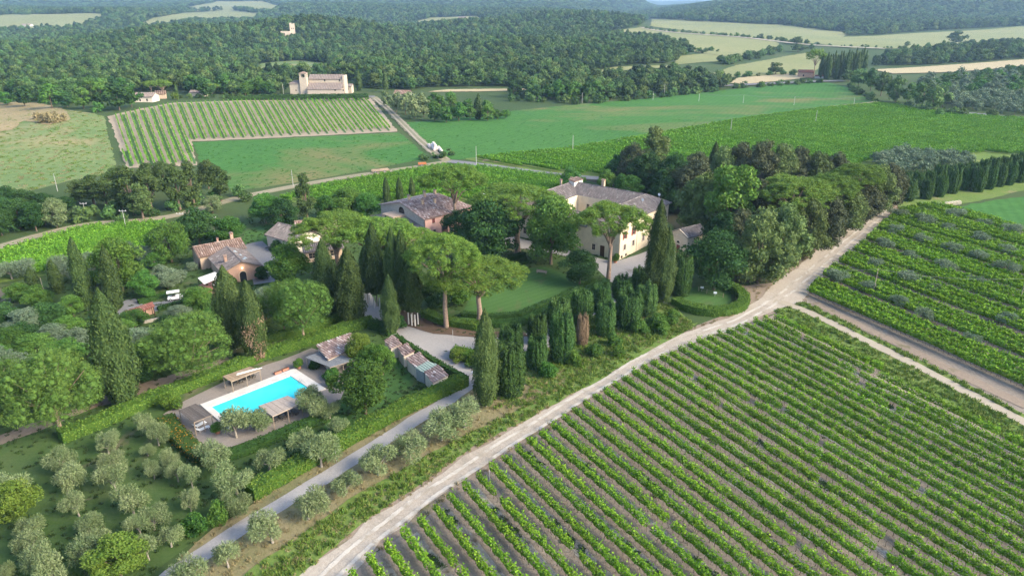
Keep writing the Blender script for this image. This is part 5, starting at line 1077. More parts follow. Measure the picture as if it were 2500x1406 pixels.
def block(name, label, o2, ang, L, Wd, ze, rise, wmat, rmat, ops={}, h0=0, h1=0, ov=0.45, cat='house', group=None, parent=None, loc=None, sp=0.42, z0=0.0):
    """walls + tiled roof; side keys: 0 = y0 side (front), 1 = x=L end, 2 = back, 3 = x=0 end; ops[side] = [(u0,u1,v0,v1,kind)]"""
    if parent is None: o = thing(name, label, cat, (o2[0], o2[1], loc if loc is not None else HZf(*o2)), ang, group)
    else: o = link(name, None, parent, (o2[0], o2[1], loc or 0), ang)
    cs = [((0, 0), (L, 0)), ((L, 0), (L, Wd)), ((L, Wd), (0, Wd)), ((0, Wd), (0, 0))]
    for s, (p, q) in enumerate(cs):
        b = MB(); wall(b, p, q, z0 - 0.3, ze, [x[:4] for x in ops.get(s, [])])
        if s in (1, 3) and not (h1 if s == 1 else h0): b.add([(p[0], p[1], ze), (q[0], q[1], ze), ((p[0] + q[0]) / 2, (p[1] + q[1]) / 2, ze + rise - 0.02)], [(0, 1, 2)])
        b.obj('wall', wmat if not isinstance(wmat, dict) else wmat.get(s, wmat[0]), o)
        for x in ops.get(s, []): opening(o, p, q, x, x[4])
    pl, rid = hip_planes(L, Wd, ze, rise, ov, h0, h1); r = roof_obj(o, pl, rid, rmat, sp=sp); return o, r
# ---------------- cream villa round its courtyard
vA, vB, vC = np.array(G(1510, 636).xy), GE(1646, 502, 9.8), np.array(G(1257, 575).xy)
e1 = vC - vA; VL = np.linalg.norm(e1); e1 /= VL; e2 = np.array([e1[1], -e1[0]]); VW_ = float(np.dot(vB - vA, e2)) * 1.15; print('VILLA', VL, VW_); vang = math.atan2(e2[1], e2[0])
# local frame: x = along the lit wall (A -> B), y = along the lawn front (A -> C)
villa = thing('villa', 'large cream villa with red shutters and grey hipped tile roofs round a courtyard', 'villa', (vA[0], vA[1], 0), vang)
Lx, Ly, wg, ze, rs = VW_, VL, 9.5, 9.6, 2.3
lit = [(2.0, 3.1, 5.0, 6.9, 'shutter'), (6.4, 7.5, 5.0, 6.9, 'shutter'), (11.4, 12.5, 5.0, 6.9, 'shutter'), (16.8, 17.9, 5.0, 6.9, 'shutter'), (22.4, 23.5, 5.0, 6.9, 'shutter'), (2.3, 3.1, 2.0, 3.5, 'greyshutter'), (6.7, 7.5, 2.0, 3.5, 'greyshutter'), (12, 12.8, 2.0, 3.5, 'greyshutter'), (1.0, 2.0, 0.1, 0.9, 'dark'), (3.2, 4.1, 0.1, 0.9, 'dark'), (10.6, 11.3, 8.5, 9.2, 'dark'), (24.4, 25.1, 8.5, 9.2, 'dark')]
lit = [x for x in lit if x[1] < Lx - 0.5]
lawn = [(4.2, 5.6, 0.0, 2.9, 'door'), (1.4, 2.5, 5.2, 7.0, 'window'), (6.8, 7.9, 5.2, 7.0, 'window'), (7.0, 8.0, 1.2, 2.8, 'window')] + [(u, u + 1.1, v, v + 1.8, 'window') for u in (9, 13, 17, 21, 25, 29) for v in (1.2, 5.2) if u + 1.1 < Ly - 0.8]
LOW = 7.2
for p, q, z1, ops in [((0, 0), (Lx, 0), ze, lit), ((Lx, 0), (Lx, Ly), ze, []), ((Lx, Ly), (0, Ly), ze, [(3, 4, 5, 6.8, 'window')]), ((0, Ly), (0, Ly - wg), ze, []), ((0, Ly - wg), (0, wg), LOW, []), ((0, wg), (0, 0), ze, [])]:
    b = MB(); off = 0
    if abs(p[0]) < 1e-6 and abs(q[0]) < 1e-6:
        u_off = Ly - p[1]; seg = abs(p[1] - q[1]); sel = [((Ly - x[1]) - u_off, (Ly - x[0]) - u_off, x[2], x[3], x[4]) for x in lawn]
        ops = [x for x in sel if x[0] > 0.3 and x[1] < seg - 0.3 and x[3] < z1 - 0.3]
    wall(b, p, q, -0.3, z1, [x[:4] for x in ops]); b.obj('wall', W_CREAM, villa)
    for x in ops: opening(villa, p, q, x, x[4])
for p, q in [((wg, wg), (wg, Ly - wg)), ((Lx - wg, Ly - wg), (Lx - wg, wg)), ((wg, Ly - wg), (Lx - wg, Ly - wg)), ((Lx - wg, wg), (wg, wg)), ((wg, wg), (0, wg)), ((0, Ly - wg), (wg, Ly - wg))]:
    b = MB(); z0_ = LOW if q[0] == 0 or p[0] == 0 else 0
    ops = [(3, 4, 6, 7.6), (7, 8, 6, 7.6)] if p == (Lx - wg, Ly - wg) else []
    wall(b, p, q, z0_, LOW if p == (wg, wg) and q[0] == wg else ze, ops); b.obj('courtyard_wall', W_CREAM, villa)
    for x in ops: opening(villa, p, q, x, 'window')
ov = 0.6; sl = rs / (wg / 2); zo = ze - ov * sl; zr = ze + rs; h = wg / 2; lx, ly = Lx, Ly
pl = [[(-ov, -ov, zo), (lx + ov, -ov, zo), (lx - h, h, zr), (h, h, zr)], [(lx - wg + ov, wg - ov, zo), (-ov, wg - ov, zo), (h, h, zr), (lx - h, h, zr)], [(-ov, wg - ov, zo), (-ov, -ov, zo), (h, h, zr)],
      [(lx + ov, -ov, zo), (lx + ov, ly + ov, zo), (lx - h, ly - h, zr), (lx - h, h, zr)], [(lx - wg + ov, ly - wg + ov, zo), (lx - wg + ov, wg - ov, zo), (lx - h, h, zr), (lx - h, ly - h, zr)],
      [(lx + ov, ly + ov, zo), (-ov, ly + ov, zo), (h, ly - h, zr), (lx - h, ly - h, zr)], [(-ov, ly - wg + ov, zo), (lx - wg + ov, ly - wg + ov, zo), (lx - h, ly - h, zr), (h, ly - h, zr)], [(-ov, ly + ov, zo), (-ov, ly - wg + ov, zo), (h, ly - h, zr)]]
# the inner corner of each pair meets in a valley; make inner eaves symmetrical
rid = [((h, h, zr), (lx - h, h, zr)), ((lx - h, h, zr), (lx - h, ly - h, zr)), ((h, ly - h, zr), (lx - h, ly - h, zr)), ((-ov, -ov, zo), (h, h, zr)), ((-ov, wg - ov, zo), (h, h, zr)), ((lx + ov, -ov, zo), (lx - h, h, zr))]
vr_ = roof_obj(villa, pl, rid, T_GREY)
zl = LOW - 0.2; roof_obj(villa, [[(-0.5, ly - wg, zl), (-0.5, wg, zl), (wg / 2, wg, LOW + 1.7), (wg / 2, ly - wg, LOW + 1.7)], [(wg + 0.3, wg, zl), (wg + 0.3, ly - wg, zl), (wg / 2, ly - wg, LOW + 1.7), (wg / 2, wg, LOW + 1.7)]], [((wg / 2, wg, LOW + 1.7), (wg / 2, ly - wg, LOW + 1.7))], T_GREY, 'front_wing_roof')
chimney(vr_, lx - h + 0.6, ly * 0.56, zr, 1.5, 0.8); chimney(vr_, lx - 2.2, ly - 2.5, zr - 1.2, 1.2, 0.6); chimney(vr_, lx - 5.5, ly - 1.0, zr - 1.2, 1.0, 0.5)
dm = link('dormer', None, vr_, (lx - 4.5, ly - 5.5, zr - 0.2)); MB().box(-2.2, 2.2, -0.9, 0.9, -1.0, 0.75).obj('dormer_wall', W_WHITE, dm); b = MB(); roof_plane(b, [(-2.4, -1.1, .72), (2.4, -1.1, .72), (2.4, 1.1, 1.15), (-2.4, 1.1, 1.15)]); b.obj('dormer_roof', T_WARM, dm)
for px, py, zz in ((lx * 0.62, wg * 0.3, zo + 1.9), (lx * 0.36, wg * 0.9, zo + 0.5), (lx * 0.93, 2.2, zr - 0.8)):
    b = MB(); b.tube([(0, 0, -0.8), (0, 0, 0.55)], 0.03, 5); n_ = 10; V = [(0.1, 0, 0.55)] + [(-0.05, 0.38 * math.cos(6.283 * i / n_), 0.55 + 0.38 * math.sin(6.283 * i / n_)) for i in range(n_)]; b.add(V, [(0, i + 1, (i + 1) % n_ + 1) for i in range(n_)]); b.obj('satellite_dish', WHITEP, vr_, loc=(px, py, zz))
b = MB(); 
for u in (0.12, 8.8): b.tube([(u, -0.08, 0), (u, -0.08, ze)], 0.05, 6)
b.obj('downpipe', METAL, villa)
# ---------------- pink farmhouse
pN, pF, pB_ = GE(1036, 534, 5.6), GE(1152, 505, 5.6), GE(928, 499, 5.6)
o2, ang, L, Wd = frame_of(pN, pF, pB_)
pink, pr = block('farmhouse', 'pink farmhouse with brown shutters and tiled roof beside the stone pines', o2, ang, L, Wd, 5.6, 2.6, {0: W_PINK, 1: W_PINK, 2: W_STONE, 3: W_STONE}, T_PINK,
  {0: [(2.6, 3.6, 3.7, 5.0, 'closed'), (6.6, 7.6, 3.7, 5.0, 'closed'), (10.4, 11.4, 3.5, 5.2, 'closed'), (2.9, 3.8, 0.6, 1.8, 'window'), (14.5, 15.5, 3.7, 5.0, 'closed'), (13.0, 14.0, 0.6, 2.0, 'window')]}, h1=L * 0.22, cat='house', sp=0.5)
arch(pink, (0, 0), (L, 0), 6.9, 0.05, 1.0, PANE, W_BRICK, 1.7); MB().box(6.0, 7.8, -0.07, -0.04, 0.05, 1.0).obj('door', DOOR, pink)
arch(pink, (0, Wd), (0, 0), Wd * 0.5, 3.9, 1.35, PANE, W_STONE, 1.6)
for fx, fy, hh in ((0.28, 0.34, 1.0), (0.5, 0.30, 1.1), (0.72, 0.52, 1.0), (0.2, 0.55, 1.1), (0.48, 0.5, 1.3), (0.9, 0.28, 1.0)): chimney(pr, L * fx, Wd * fy, 5.6 + 2.6 * (1 - abs(fy - 0.5) * 2), hh, 0.62)
b = MB().box(-0.06, 0.06, -0.06, 0.06, 0, 5.5); b.obj('downpipe', DARKM, pink, loc=(-0.02, -0.12, 0))
# low wing built against the gable
wgx, wgr = block('low_wing', '', (-8.6, 0.2), 0, 8.5, Wd * 0.95, 2.9, 1.8, W_TAN, T_GREY, {0: [(2, 3, 0.8, 2.0, 'window')]}, h0=3.2, parent=pink)
b = MB(); b.box(-4.2, -0.05, Wd * 0.42, Wd * 0.68, 2.6, 5.0); b.obj('terrace_parapet', W_TAN, pink); opening(pink, (-4.21, Wd * 0.68), (-4.21, Wd * 0.42), (1.4, 2.2, 2.9, 4.8), 'dark', 0.0)
# ---------------- cottage of two gabled parts
cN, cR, cL = GE(487, 625, 3.6), GE(597, 603.5, 3.6), GE(464, 608, 3.6)
o2, ang, L, Wd = frame_of(cN, cR, cL)
cot, cr_ = block('cottage', 'tan brick cottage with glass roof lights and two joined tiled gables', o2, ang, L, max(Wd, 5.0), 3.6, 1.5, W_TAN, T_WARM, {3: [(1.2, 1.8, 1.2, 2.6, 'dark')], 0: []}, cat='cottage', sp=0.5)
arch(cot, (0, max(Wd, 5)), (0, 0), max(Wd, 5) * 0.8, 0.0, 0.6, PANE, W_BRICK, 1.2)
chimney(cr_, L * 0.84, max(Wd, 5) * 0.55, 5.0, 1.4, 0.7, W_BRICK); chimney(cr_, L * 0.52, max(Wd, 5) * 0.55, 5.0, 0.7, 0.4, W_BRICK)
f0, f1, f2 = GE(544, 664, 3.2), GE(636, 646, 3.2), GE(501, 630, 3.2)
a2, ang2, L2, W2 = frame_of(f0, f1, f2)
# front volume: gable faces the camera, ridge runs away from it: frame with x along the ridge
d = (f1 - f0) / L2; nn = np.array([-d[1], d[0]]); fw = thing('cottage_wing', 'brick gabled cottage wing with arched doorway and lamp', 'cottage', (f1[0], f1[1], 0), math.atan2(nn[1], nn[0]))
for s, (p, q) in enumerate([((0, 0), (W2, 0)), ((W2, 0), (W2, L2)), ((W2, L2), (0, L2)), ((0, L2), (0, 0))]):
    b = MB(); wall(b, p, q, -0.3, 3.2)
    if s in (1, 3): b.add([(p[0], p[1], 3.2), (q[0], q[1], 3.2), (p[0], L2 / 2, 4.95)], [(0, 1, 2)])
    b.obj('wall', W_BRICK if s == 3 else W_TAN, fw)
pl, rid = hip_planes(W2, L2, 3.2, 1.8, 0.4); fr = roof_obj(fw, pl, rid, T_GREY, sp=0.5)
arch(fw, (0, L2), (0, 0), L2 * 0.5, 0.0, 0.75, PANE, W_TAN, 1.7); chimney(fr, W2 * 0.35, L2 * 0.78, 4.0, 1.2, 0.6, W_BRICK)
lamp = MB(); lamp.add(ico(1)[0] * 0.12, [tuple(f) for f in ico(1)[1]]); m, n, bb = newmat('lamp_glow'); bb.inputs['Emission Color'].default_value = (1, .75, .45, 1); bb.inputs['Emission Strength'].default_value = 6; lo = lamp.obj('wall_lamp', m, fw, loc=(-0.16, L2 * 0.5, 3.3))
pl_ = bpy.data.lights.new('lamp_light', 'POINT'); pl_.energy = 10; pl_.color = (1, .7, .4); pl_.shadow_soft_size = 0.12; plo = bpy.data.objects.new('lamp_light', pl_); COL.objects.link(plo); plo.parent = fw; plo.location = (-0.45, L2 * 0.5, 3.3)
GLASS = plain('roof_light_glass', (.42, .50, .55), 0.15, 0.1, 2, spec=0.6)
for (u, v, w1, h1_) in ((0.30, 0.40, 1.6, 1.0), (0.52, 0.34, 1.5, 0.8), (0.68, 0.28, 1.7, 0.8), (0.82, 0.36, 1.4, 0.9)):
    sl_ = 1.8 / (L2 / 2); y = L2 * v; z = 3.2 + sl_ * y + 0.16
    b = MB(); x = W2 * (1 - u); b.add([(x - w1 / 2, y - h1_ / 2, z - sl_ * h1_ / 2), (x + w1 / 2, y, z), (x - w1 / 2, y + h1_ / 2, z + sl_ * h1_ / 2), (x - w1 / 2, y, z + 0.35)], [(0, 1, 3), (1, 2, 3), (2, 0, 3)]); b.obj('roof_light', GLASS, fw)
# awning over the terrace
qa = [GE(482.5, 678, 2.5), GE(525, 663.5, 2.8), GE(541, 676, 2.8), GE(498, 693, 2.5)]
aw = thing('awning', 'cream folding awning over the cottage terrace', 'awning', (qa[0][0], qa[0][1], 0)); b = MB(); V = [(q[0] - qa[0][0], q[1] - qa[0][1], z) for q, z in zip(qa, (2.45, 2.8, 2.8, 2.45))]; b.add(V + [(x, y, z - 0.05) for x, y, z in V], [(0, 3, 2, 1), (4, 5, 6, 7), (0, 1, 5, 4), (1, 2, 6, 5), (2, 3, 7, 6), (3, 0, 4, 7)]); b.obj('canopy', plain('cream_canvas', (.66, .63, .56), 0.8), aw)
for q in (qa[0], qa[3]): b = MB(); b.tube([(q[0] - qa[0][0], q[1] - qa[0][1], 0), (q[0] - qa[0][0], q[1] - qa[0][1], 2.4)], 0.05, 6); b.obj('post', DARKM, aw)
sheet('terrace_paving', [(470, 705), (500, 690), (545, 680), (560, 705), (540, 725), (500, 735)], plain('terracotta_paving', (.30, .14, .10), 0.85, 0.2, 2), 3, 2, 0.05)
tb = thing('terrace_table', 'white round table under the awning with chairs', 'table', tuple(G(532, 697))); n_ = 12
b = MB(); b.tube([(0, 0, 0.70), (0, 0, 0.74)], 0.55, 14); b.obj('tabletop', WHITEP, tb); b = MB(); b.tube([(0, 0, 0), (0, 0, 0.69)], [0.2, 0.05], 8); b.obj('pedestal', WHITEP, tb)
for i, a in enumerate((0.4, 2.2, 3.9)):
    P = G(532, 697) + Vector((0.95 * math.cos(a), 0.95 * math.sin(a), 0)); c = thing('terrace_chair', 'white plastic chair, %s round the terrace table' % nth(i + 1), 'chair', tuple(P), a, 'terrace chairs')
    MB().box(-.22, .22, -.22, .22, .42, .45).obj('seat', WHITEP, c); MB().box(.19, .22, -.22, .22, .46, .85).obj('backrest', WHITEP, c)
    for sx in (-.19, .19):
        for sy in (-.19, .19): MB().box(sx - .02, sx + .02, sy - .02, sy + .02, 0, .415).obj('leg', WHITEP, c)
# ---------------- barn group
bN, bR, bB = GE(650, 571, 3.6), GE(716, 590, 3.6), GE(700, 548, 3.6)
o2, ang, L, Wd = frame_of(bN, bR, bB); barn, br_ = block('barn', 'stone barn with grey tiled roof at the end of the tarmac drive', o2, ang, L, abs(Wd) if Wd > 0 else 8, 3.6, 2.0, {0: W_PALE, 1: W_PALE, 2: W_STONE, 3: W_PALE}, T_GREY, {0: [(2.4, 3.2, 0.9, 2.3, 'dark')]}, cat='barn', sp=0.5)
o3 = GE(724, 566, 4.2); barn2, _ = block('farm_store', 'stone store with orange tiled roof behind the barn', o3, ang + 0.9, 13, 7, 4.2, 1.9, W_STONE, T_WARM, {}, cat='barn', sp=0.5)
o4 = G(748, 642).xy; lw, _ = block('lemon_house', 'low ochre lemon house with glazed front behind the robinia', o4, 0.42, 9, 5, 3.0, 1.2, W_TAN, T_GREY, {0: [(0.8, 2.6, 0.9, 2.3, 'window'), (3.4, 5.2, 0.9, 2.3, 'window'), (6.0, 7.8, 0.9, 2.3, 'window')]}, cat='outbuilding', sp=0.5)
# ---------------- chapel
c0, c1, c2 = GE(1637, 566, 5.2), GE(1679, 580, 5.2), GE(1713, 565, 5.2)
d = c1 - c0; fwid = np.linalg.norm(d); d /= fwid; dep = np.array([-d[1], d[0]]); ang = math.atan2(dep[1], dep[0]); Ld = max(7.5, float(np.dot(c2 - c1, dep)))
ch = thing('chapel', 'small cream chapel with pediment, maroon door and grey tiled roof', 'chapel', (c1[0], c1[1], 0), ang)
for s, (p, q) in enumerate([((0, 0), (Ld, 0)), ((Ld, 0), (Ld, fwid)), ((Ld, fwid), (0, fwid)), ((0, fwid), (0, 0))]):
    b = MB(); ops = [(fwid / 2 - 0.65, fwid / 2 + 0.65, 0.0, 2.5)] if s == 3 else []
    wall(b, p, q, -0.3, 5.2, ops)
    if s in (1, 3): b.add([(p[0], p[1], 5.2), (q[0], q[1], 5.2), (p[0], fwid / 2, 6.6)], [(0, 1, 2)])
    b.obj('wall', W_CREAM, ch)
    for x in ops: opening(ch, p, q, x, 'reddoor')
pl, rid = hip_planes(Ld, fwid, 5.2, 1.45, 0.25); roof_obj(ch, pl, rid, T_GREY)
b = MB(); b.box(-0.18, -0.02, -0.2, fwid + 0.2, 4.75, 5.0); b.add([(-.2, -.3, 5.25), (-.2, fwid + .3, 5.25), (-.2, fwid / 2, 6.75), (-.2, -.3, 5.05), (-.2, fwid + .3, 5.05), (-.2, fwid / 2, 6.5), (0.1, -.3, 5.25), (0.1, fwid + .3, 5.25), (0.1, fwid / 2, 6.75)], [(0, 3, 5, 2), (2, 5, 4, 1), (0, 2, 8, 6), (2, 1, 7, 8)]); b.obj('cornice', W_CREAM, ch)
arch(ch, (0, fwid), (0, 0), fwid / 2, 3.0, 0.5, PANE, W_CREAM, 0.1)
# ---------------- sheds along the drive hedge
def quadshed(name, label, pts, h, zh, rmat, wmat, group):
    Z = 2.4; q = [GE(920 + x * .1351, 790 + y * .1351, Z) for x, y in pts]; o = thing(name, label, 'shed', (q[0][0], q[0][1], 0), 0, group); lq = [p - q[0] for p in q]
    # order: back-left, back-right, front-right, front-left as seen; the roof falls from the drive side
    zs = (Z, Z + 0.35, Z + 0.2, Z - 0.15)
    for i in range(4):
        a, c = lq[i], lq[(i + 1) % 4]; cen = sum(lq) / 4; a2_, c2_ = a + (cen - a) * 0.08, c + (cen - c) * 0.08
        b = MB(); b.add([(*c2_, -0.2), (*a2_, -0.2), (*a2_, zs[i] - 0.14), (*c2_, zs[(i + 1) % 4] - 0.14)], [(0, 1, 2, 3)]); b.obj('wall', wmat, o)
    b = MB(); roof_plane(b, [(*lq[0], zs[0]), (*lq[1], zs[1]), (*lq[2], zs[2]), (*lq[3], zs[3])], 0.48, 0.7, th=0.1); b.obj('roof', rmat, o); return o, lq
SG = 'small sheds along the drive hedge'
quadshed('garden_shed', 'first small shed with mossy tiles, deepest in the shrubs', [(130, 300), (310, 235), (460, 385), (250, 440)], 2.4, 0, T_PINK, W_PALE, SG)
quadshed('garden_shed', 'second small shed, tall pale box with five tile rows', [(370, 430), (550, 375), (680, 520), (480, 580)], 2.4, 0, T_PINK, W_PALE, SG)
quadshed('garden_shed', 'third small shed with open louvred door', [(525, 625), (770, 540), (945, 700), (700, 780)], 2.4, 0, T_PINK, W_PALE, SG)
s4, lq = quadshed('garden_shed', 'fourth small shed with half its roof in green sheeting', [(850, 870), (1110, 770), (1300, 945), (1010, 1060)], 2.4, 0, T_PINK, W_PALE, SG)
quadshed('garden_shed', 'lean-to of green sheeting between the last two sheds', [(690, 800), (930, 705), (1105, 765), (845, 865)], 2.4, 0, plain('green_sheeting', (.30, .37, .31), 0.6, 0.15), plain('blue_grey_boards', (.25, .28, .28), 0.8, 0.2), SG)
# ---------------- far buildings
def farblock(name, label, bx, by, Lpx, dep, ze, rise, wmat, rmat, ang=0.0, cat='house', ops=None, h0=0, h1=0):
    P = G(bx, by); L = Lpx * MPP(P); return block(name, label, (P.x, P.y), ang, L, dep, ze, rise, wmat, rmat, ops or {}, h0, h1, cat=cat, loc=P.z - 0.5, sp=1.1, z0=-1)
P = G(752, 236); cs = MPP(P)
church = thing('church', 'long pale stone church with side aisle and square bell tower', 'church', (P.x, P.y, P.z - 0.5), 0.02)
nave, _ = block('nave', '', (0, 7), 0, 82 * cs, 9, 11.2, 2.4, W_CHURCH, T_FAR, {0: [(20, 21, 9.4, 10.9, 'dark'), (10, 11, 9.4, 10.9, 'dark')]}, parent=church, sp=1.1)
b = MB(); wall(b, (0, 0), (82 * cs, 0), -1, 5.2, [(18, 19, 4.0, 4.9), (23.5, 24.5, 4.0, 4.9)]); wall(b, (82 * cs, 0), (82 * cs, 7), -1, 5.2); wall(b, (0, 7), (0, 0), -1, 5.2); b.obj('aisle_wall', W_CHURCH, church)
for u in (18, 23.5): opening(church, (0, 0), (82 * cs, 0), (u, u + 1, 4.0, 4.9), 'dark')
b = MB(); roof_plane(b, [(-0.3, -0.4, 5.1), (82 * cs + 0.3, -0.4, 5.1), (82 * cs + 0.3, 7, 8.6), (-0.3, 7, 8.6)], 1.1, 1.4); b.obj('aisle_roof', T_FAR, church)
b = MB().box(82 * cs + 0.02, 82 * cs + 1.2, 6.4, 16.8, -1, 13.0); b.obj('facade_parapet', W_CHURCH, church)
bt = link('bell_tower', None, church, (-5.2, 2, 0)); MB().box(0, 4.8, 0, 4.8, -1, 12.2).obj('tower_wall', W_CHURCH, bt)
for sx in (0, 3.6):
    for sy in (0, 3.6): MB().box(sx + .1, sx + 1.1, sy + .1, sy + 1.1, 12.2, 14.6).obj('belfry_pillar', W_CHURCH, bt)
MB().box(0.02, 4.78, 0.02, 4.78, 14.6, 15.2).obj('belfry_top', W_CHURCH, bt); b = MB(); b.add([(-.3, -.3, 15.2), (5.1, -.3, 15.2), (5.1, 5.1, 15.2), (-.3, 5.1, 15.2), (2.4, 2.4, 16.3)], [(0, 1, 4), (1, 2, 4), (2, 3, 4), (3, 0, 4), (0, 3, 2, 1)]); b.obj('tower_roof', T_WARM, bt)
block('choir', '', (-12.4, 3), 0, 7.1, 9, 8.6, 1.6, W_CHURCH, T_FAR, {0: [(3.6, 4.3, 3.6, 4.6, 'dark')]}, h0=3, parent=church, sp=1.1)
farblock('church_annex', 'small stone house beside the church', 836, 228, 23, 7, 5.2, 1.2, W_CHURCH, T_FAR, ops={0: [(3.5, 4.5, 2.6, 4.0, 'dark')]})
farblock('farmhouse', 'low pale farmhouse with tiled roof beside the knoll', 328, 250, 44, 10, 3.6, 1.8, W_PALE, T_FAR, 0.05, ops={0: [(3, 4, 1, 2.4, 'dark'), (7, 8, 1, 2.4, 'dark')]})
farblock('farmhouse', 'short gabled farm building behind the pale farmhouse', 381, 242, 22, 7, 3.4, 1.6, W_TAN, T_WARM, 0.35)
farblock('farm_wall_house', 'long low white farm building behind the striped vineyard hedge', 464, 236, 36, 6, 3.0, 1.0, W_CREAM, T_FAR)
farblock('cottage', 'white cottage peeping from the tree belt', 1403, 216, 28, 8, 4.6, 1.8, W_WHITE, T_FAR, -0.5, cat='cottage')
farblock('cottage', 'red-roofed cottage above the silver trees', 962, 240, 38, 8, 3.4, 1.8, W_WHITE, T_WARM, -0.15, cat='cottage')
farblock('hut', 'brick hut beside the dark cypress clump', 1950, 190, 32, 8, 5.0, 1.6, W_BRICK, T_RED, -0.2, cat='hut', ops={0: [(3, 4.2, 1.5, 3, 'dark')]})
farblock('cemetery_wall', 'pale wall of a roofed enclosure beside the cypress clump', 1990, 192, 20, 5, 2.5, 0.6, W_WHITE, T_RED, -0.3, cat='wall')
farblock('farmstead', 'tiny white farmstead on the straw-coloured far meadow', 52, 68, 22, 14, 6, 2.5, W_WHITE, T_FAR)
farblock('farmstead', 'tiny farmstead on the valley meadow under the mountain', 1120, 49, 18, 14, 7, 2.5, W_TAN, T_FAR)
P = G(716, 92); tw = thing('ruined_tower', 'tall ruined stone tower on a wooded knoll', 'tower', (P.x, P.y, P.z - 1), 0.3); hh = HGT(P, 55)
b = MB(); b.box(-3.6, 3.6, -3.6, 3.6, 0, hh * 0.93); b.obj('tower_wall', W_CHURCH, tw); b = MB(); b.box(-3.58, -0.4, -3.58, 3.58, hh * 0.93, hh); b.box(0.8, 3.58, -3.58, 0.6, hh * .93, hh * .97); b.obj('broken_battlement', W_CHURCH, tw)
for sx in (-1.2, 1.2): MB().box(sx - .5, sx + .5, -3.66, -3.5, hh * .6, hh * .68).obj('window', PANE, tw)
P = G(703, 95); rb = thing('castle_ruin', 'pale castle ruin walls below the tower', 'ruin', (P.x, P.y, P.z - 1), 0.2); MB().box(-9, 4, -3, 5, 0, 11).obj('wall', W_CHURCH, rb); MB().box(4.05, 9, -2, 4, 0, 7).obj('wall', W_CHURCH, rb); MB().box(-5, -3.4, -3.08, -2.9, 6, 8.6).obj('window', PANE, rb)
# ================================================================ hedges
def hedge(label, px, wd, h, mat, group=None, dens=26, size=0.26, closed=False, name='hedge', world=None, tilt=None):
    c = [np.array(p) for p in (world or W(px))]; rng = np.random.default_rng(len(label)); o0 = c[0]
    o = thing(name, label, 'hedge', (o0[0], o0[1], HZf(*o0)), 0, group)
    # core
    L, R = [], []; n = len(c)
    for i, p in enumerate(c):
        d = c[min(i + 1, n - 1)] - c[max(i - 1, 0)]; d = d / np.linalg.norm(d); nn = np.array([-d[1], d[0]]); L.append(p + nn * wd * .44 - o0); R.append(p - nn * wd * .44 - o0)
    V = [(*q, -0.1) for q in L] + [(*q, -0.1) for q in R] + [(*q, h * .93) for q in L] + [(*q, h * .93) for q in R]; F = []
    for i in range(n - 1): F += [(2 * n + i, 3 * n + i, 3 * n + i + 1, 2 * n + i + 1), (i, 2 * n + i, 2 * n + i + 1, i + 1), (n + i + 1, 3 * n + i + 1, 3 * n + i, n + i)]
    F += [(0, n, 3 * n, 2 * n), (n - 1, 3 * n - 1, 4 * n - 1, 2 * n - 1)]
    MB().add(V, F, 0.3).obj('branches', mat, o)
    P, N = [], []
    for a, b_ in zip(c[:-1], c[1:]):
        e = b_ - a; ln = np.linalg.norm(e); e /= ln; nn = np.array([-e[1], e[0]]); k = int(ln * (wd + 2 * h) * dens)
        s = rng.uniform(0, 1, k); side = rng.uniform(0, wd + 2 * h, k); t = s * ln
        lump = 1 + 0.05 * np.sin(t * 1.1) + 0.04 * np.sin(t * 2.7 + 1)
        off = np.where(side < wd, side - wd / 2, np.where(side < wd + h, -wd / 2, wd / 2)); z = np.where(side < wd, h * lump, np.where(side < wd + h, side - wd, side - wd - h) * lump)
        xy = a[None] - o0 + e * t[:, None] + nn * (off * lump)[:, None]; P.append(np.column_stack([xy, z + rng.normal(0, .04, k)]))
        nz = np.where(side < wd, 1.0, 0.25); nxy = nn[None] * np.where(side < wd, 0, np.sign(off))[:, None]; N.append(np.column_stack([nxy, nz]))
    P = np.concatenate(P); N = np.concatenate(N); V, F = cards(P, N, size, rng, 0.5, 0.7)
    link('foliage', npmesh('foliage', V, [F], rng.uniform(0, 1, len(P)), [mat]), o); return o
hedge('long clipped hedge between the pool and the round pines', [(150, 1078), (260, 1035), (370, 985), (470, 945), (560, 910), (650, 872), (760, 838), (850, 808), (910, 792)], 2.2, 1.8, L_HEDGE)
hedge('second clipped hedge running behind the pool hedge', [(640, 838), (720, 818), (800, 792), (880, 768)], 1.6, 1.6, L_HEDGE)
hedge('thick yellow-green hedge along the gravel lane below the pool', [(612, 1218), (700, 1165), (800, 1110), (900, 1052), (1000, 1000), (1090, 958), (1135, 938)], 2.3, 1.9, L_HEDGE)
hedge('low hedge between the small sheds and the drive', [(965, 832), (1020, 868), (1080, 905), (1140, 938)], 1.0, 1.5, L_HEDGED)
hedge('dark hedge with orange flowers round the pool terrace', [(405, 1030), (440, 1075), (480, 1112), (520, 1130)], 2.6, 1.3, leaf_mat('flowering_hedge_leaves', [(.03, .06, .015), (.05, .09, .02), (.06, .10, .02), (.34, .17, .02)], 0.15, var=0.05), dens=20)
hedge('dark low hedge along the near side of the pool terrace', [(520, 1130), (600, 1105), (700, 1062), (790, 1025)], 2.0, 1.1, L_HEDGED)
hedge('box hedge along the near edge of the lawn', [(1128, 772), (1200, 778), (1270, 772), (1360, 733), (1455, 690)], 1.3, 1.0, L_HEDGED, size=0.2, dens=34)
hedge('outer box hedge between the lawn and the blunt cypresses', [(1180, 800), (1272, 792), (1370, 745), (1482, 692)], 1.8, 1.2, L_HEDGED, size=0.2, dens=34)
hedge('rough hedge under the leaning stone pine at the drive', [(1036, 772), (1080, 790), (1165, 805), (1180, 802)], 2.0, 1.5, L_HEDGE)
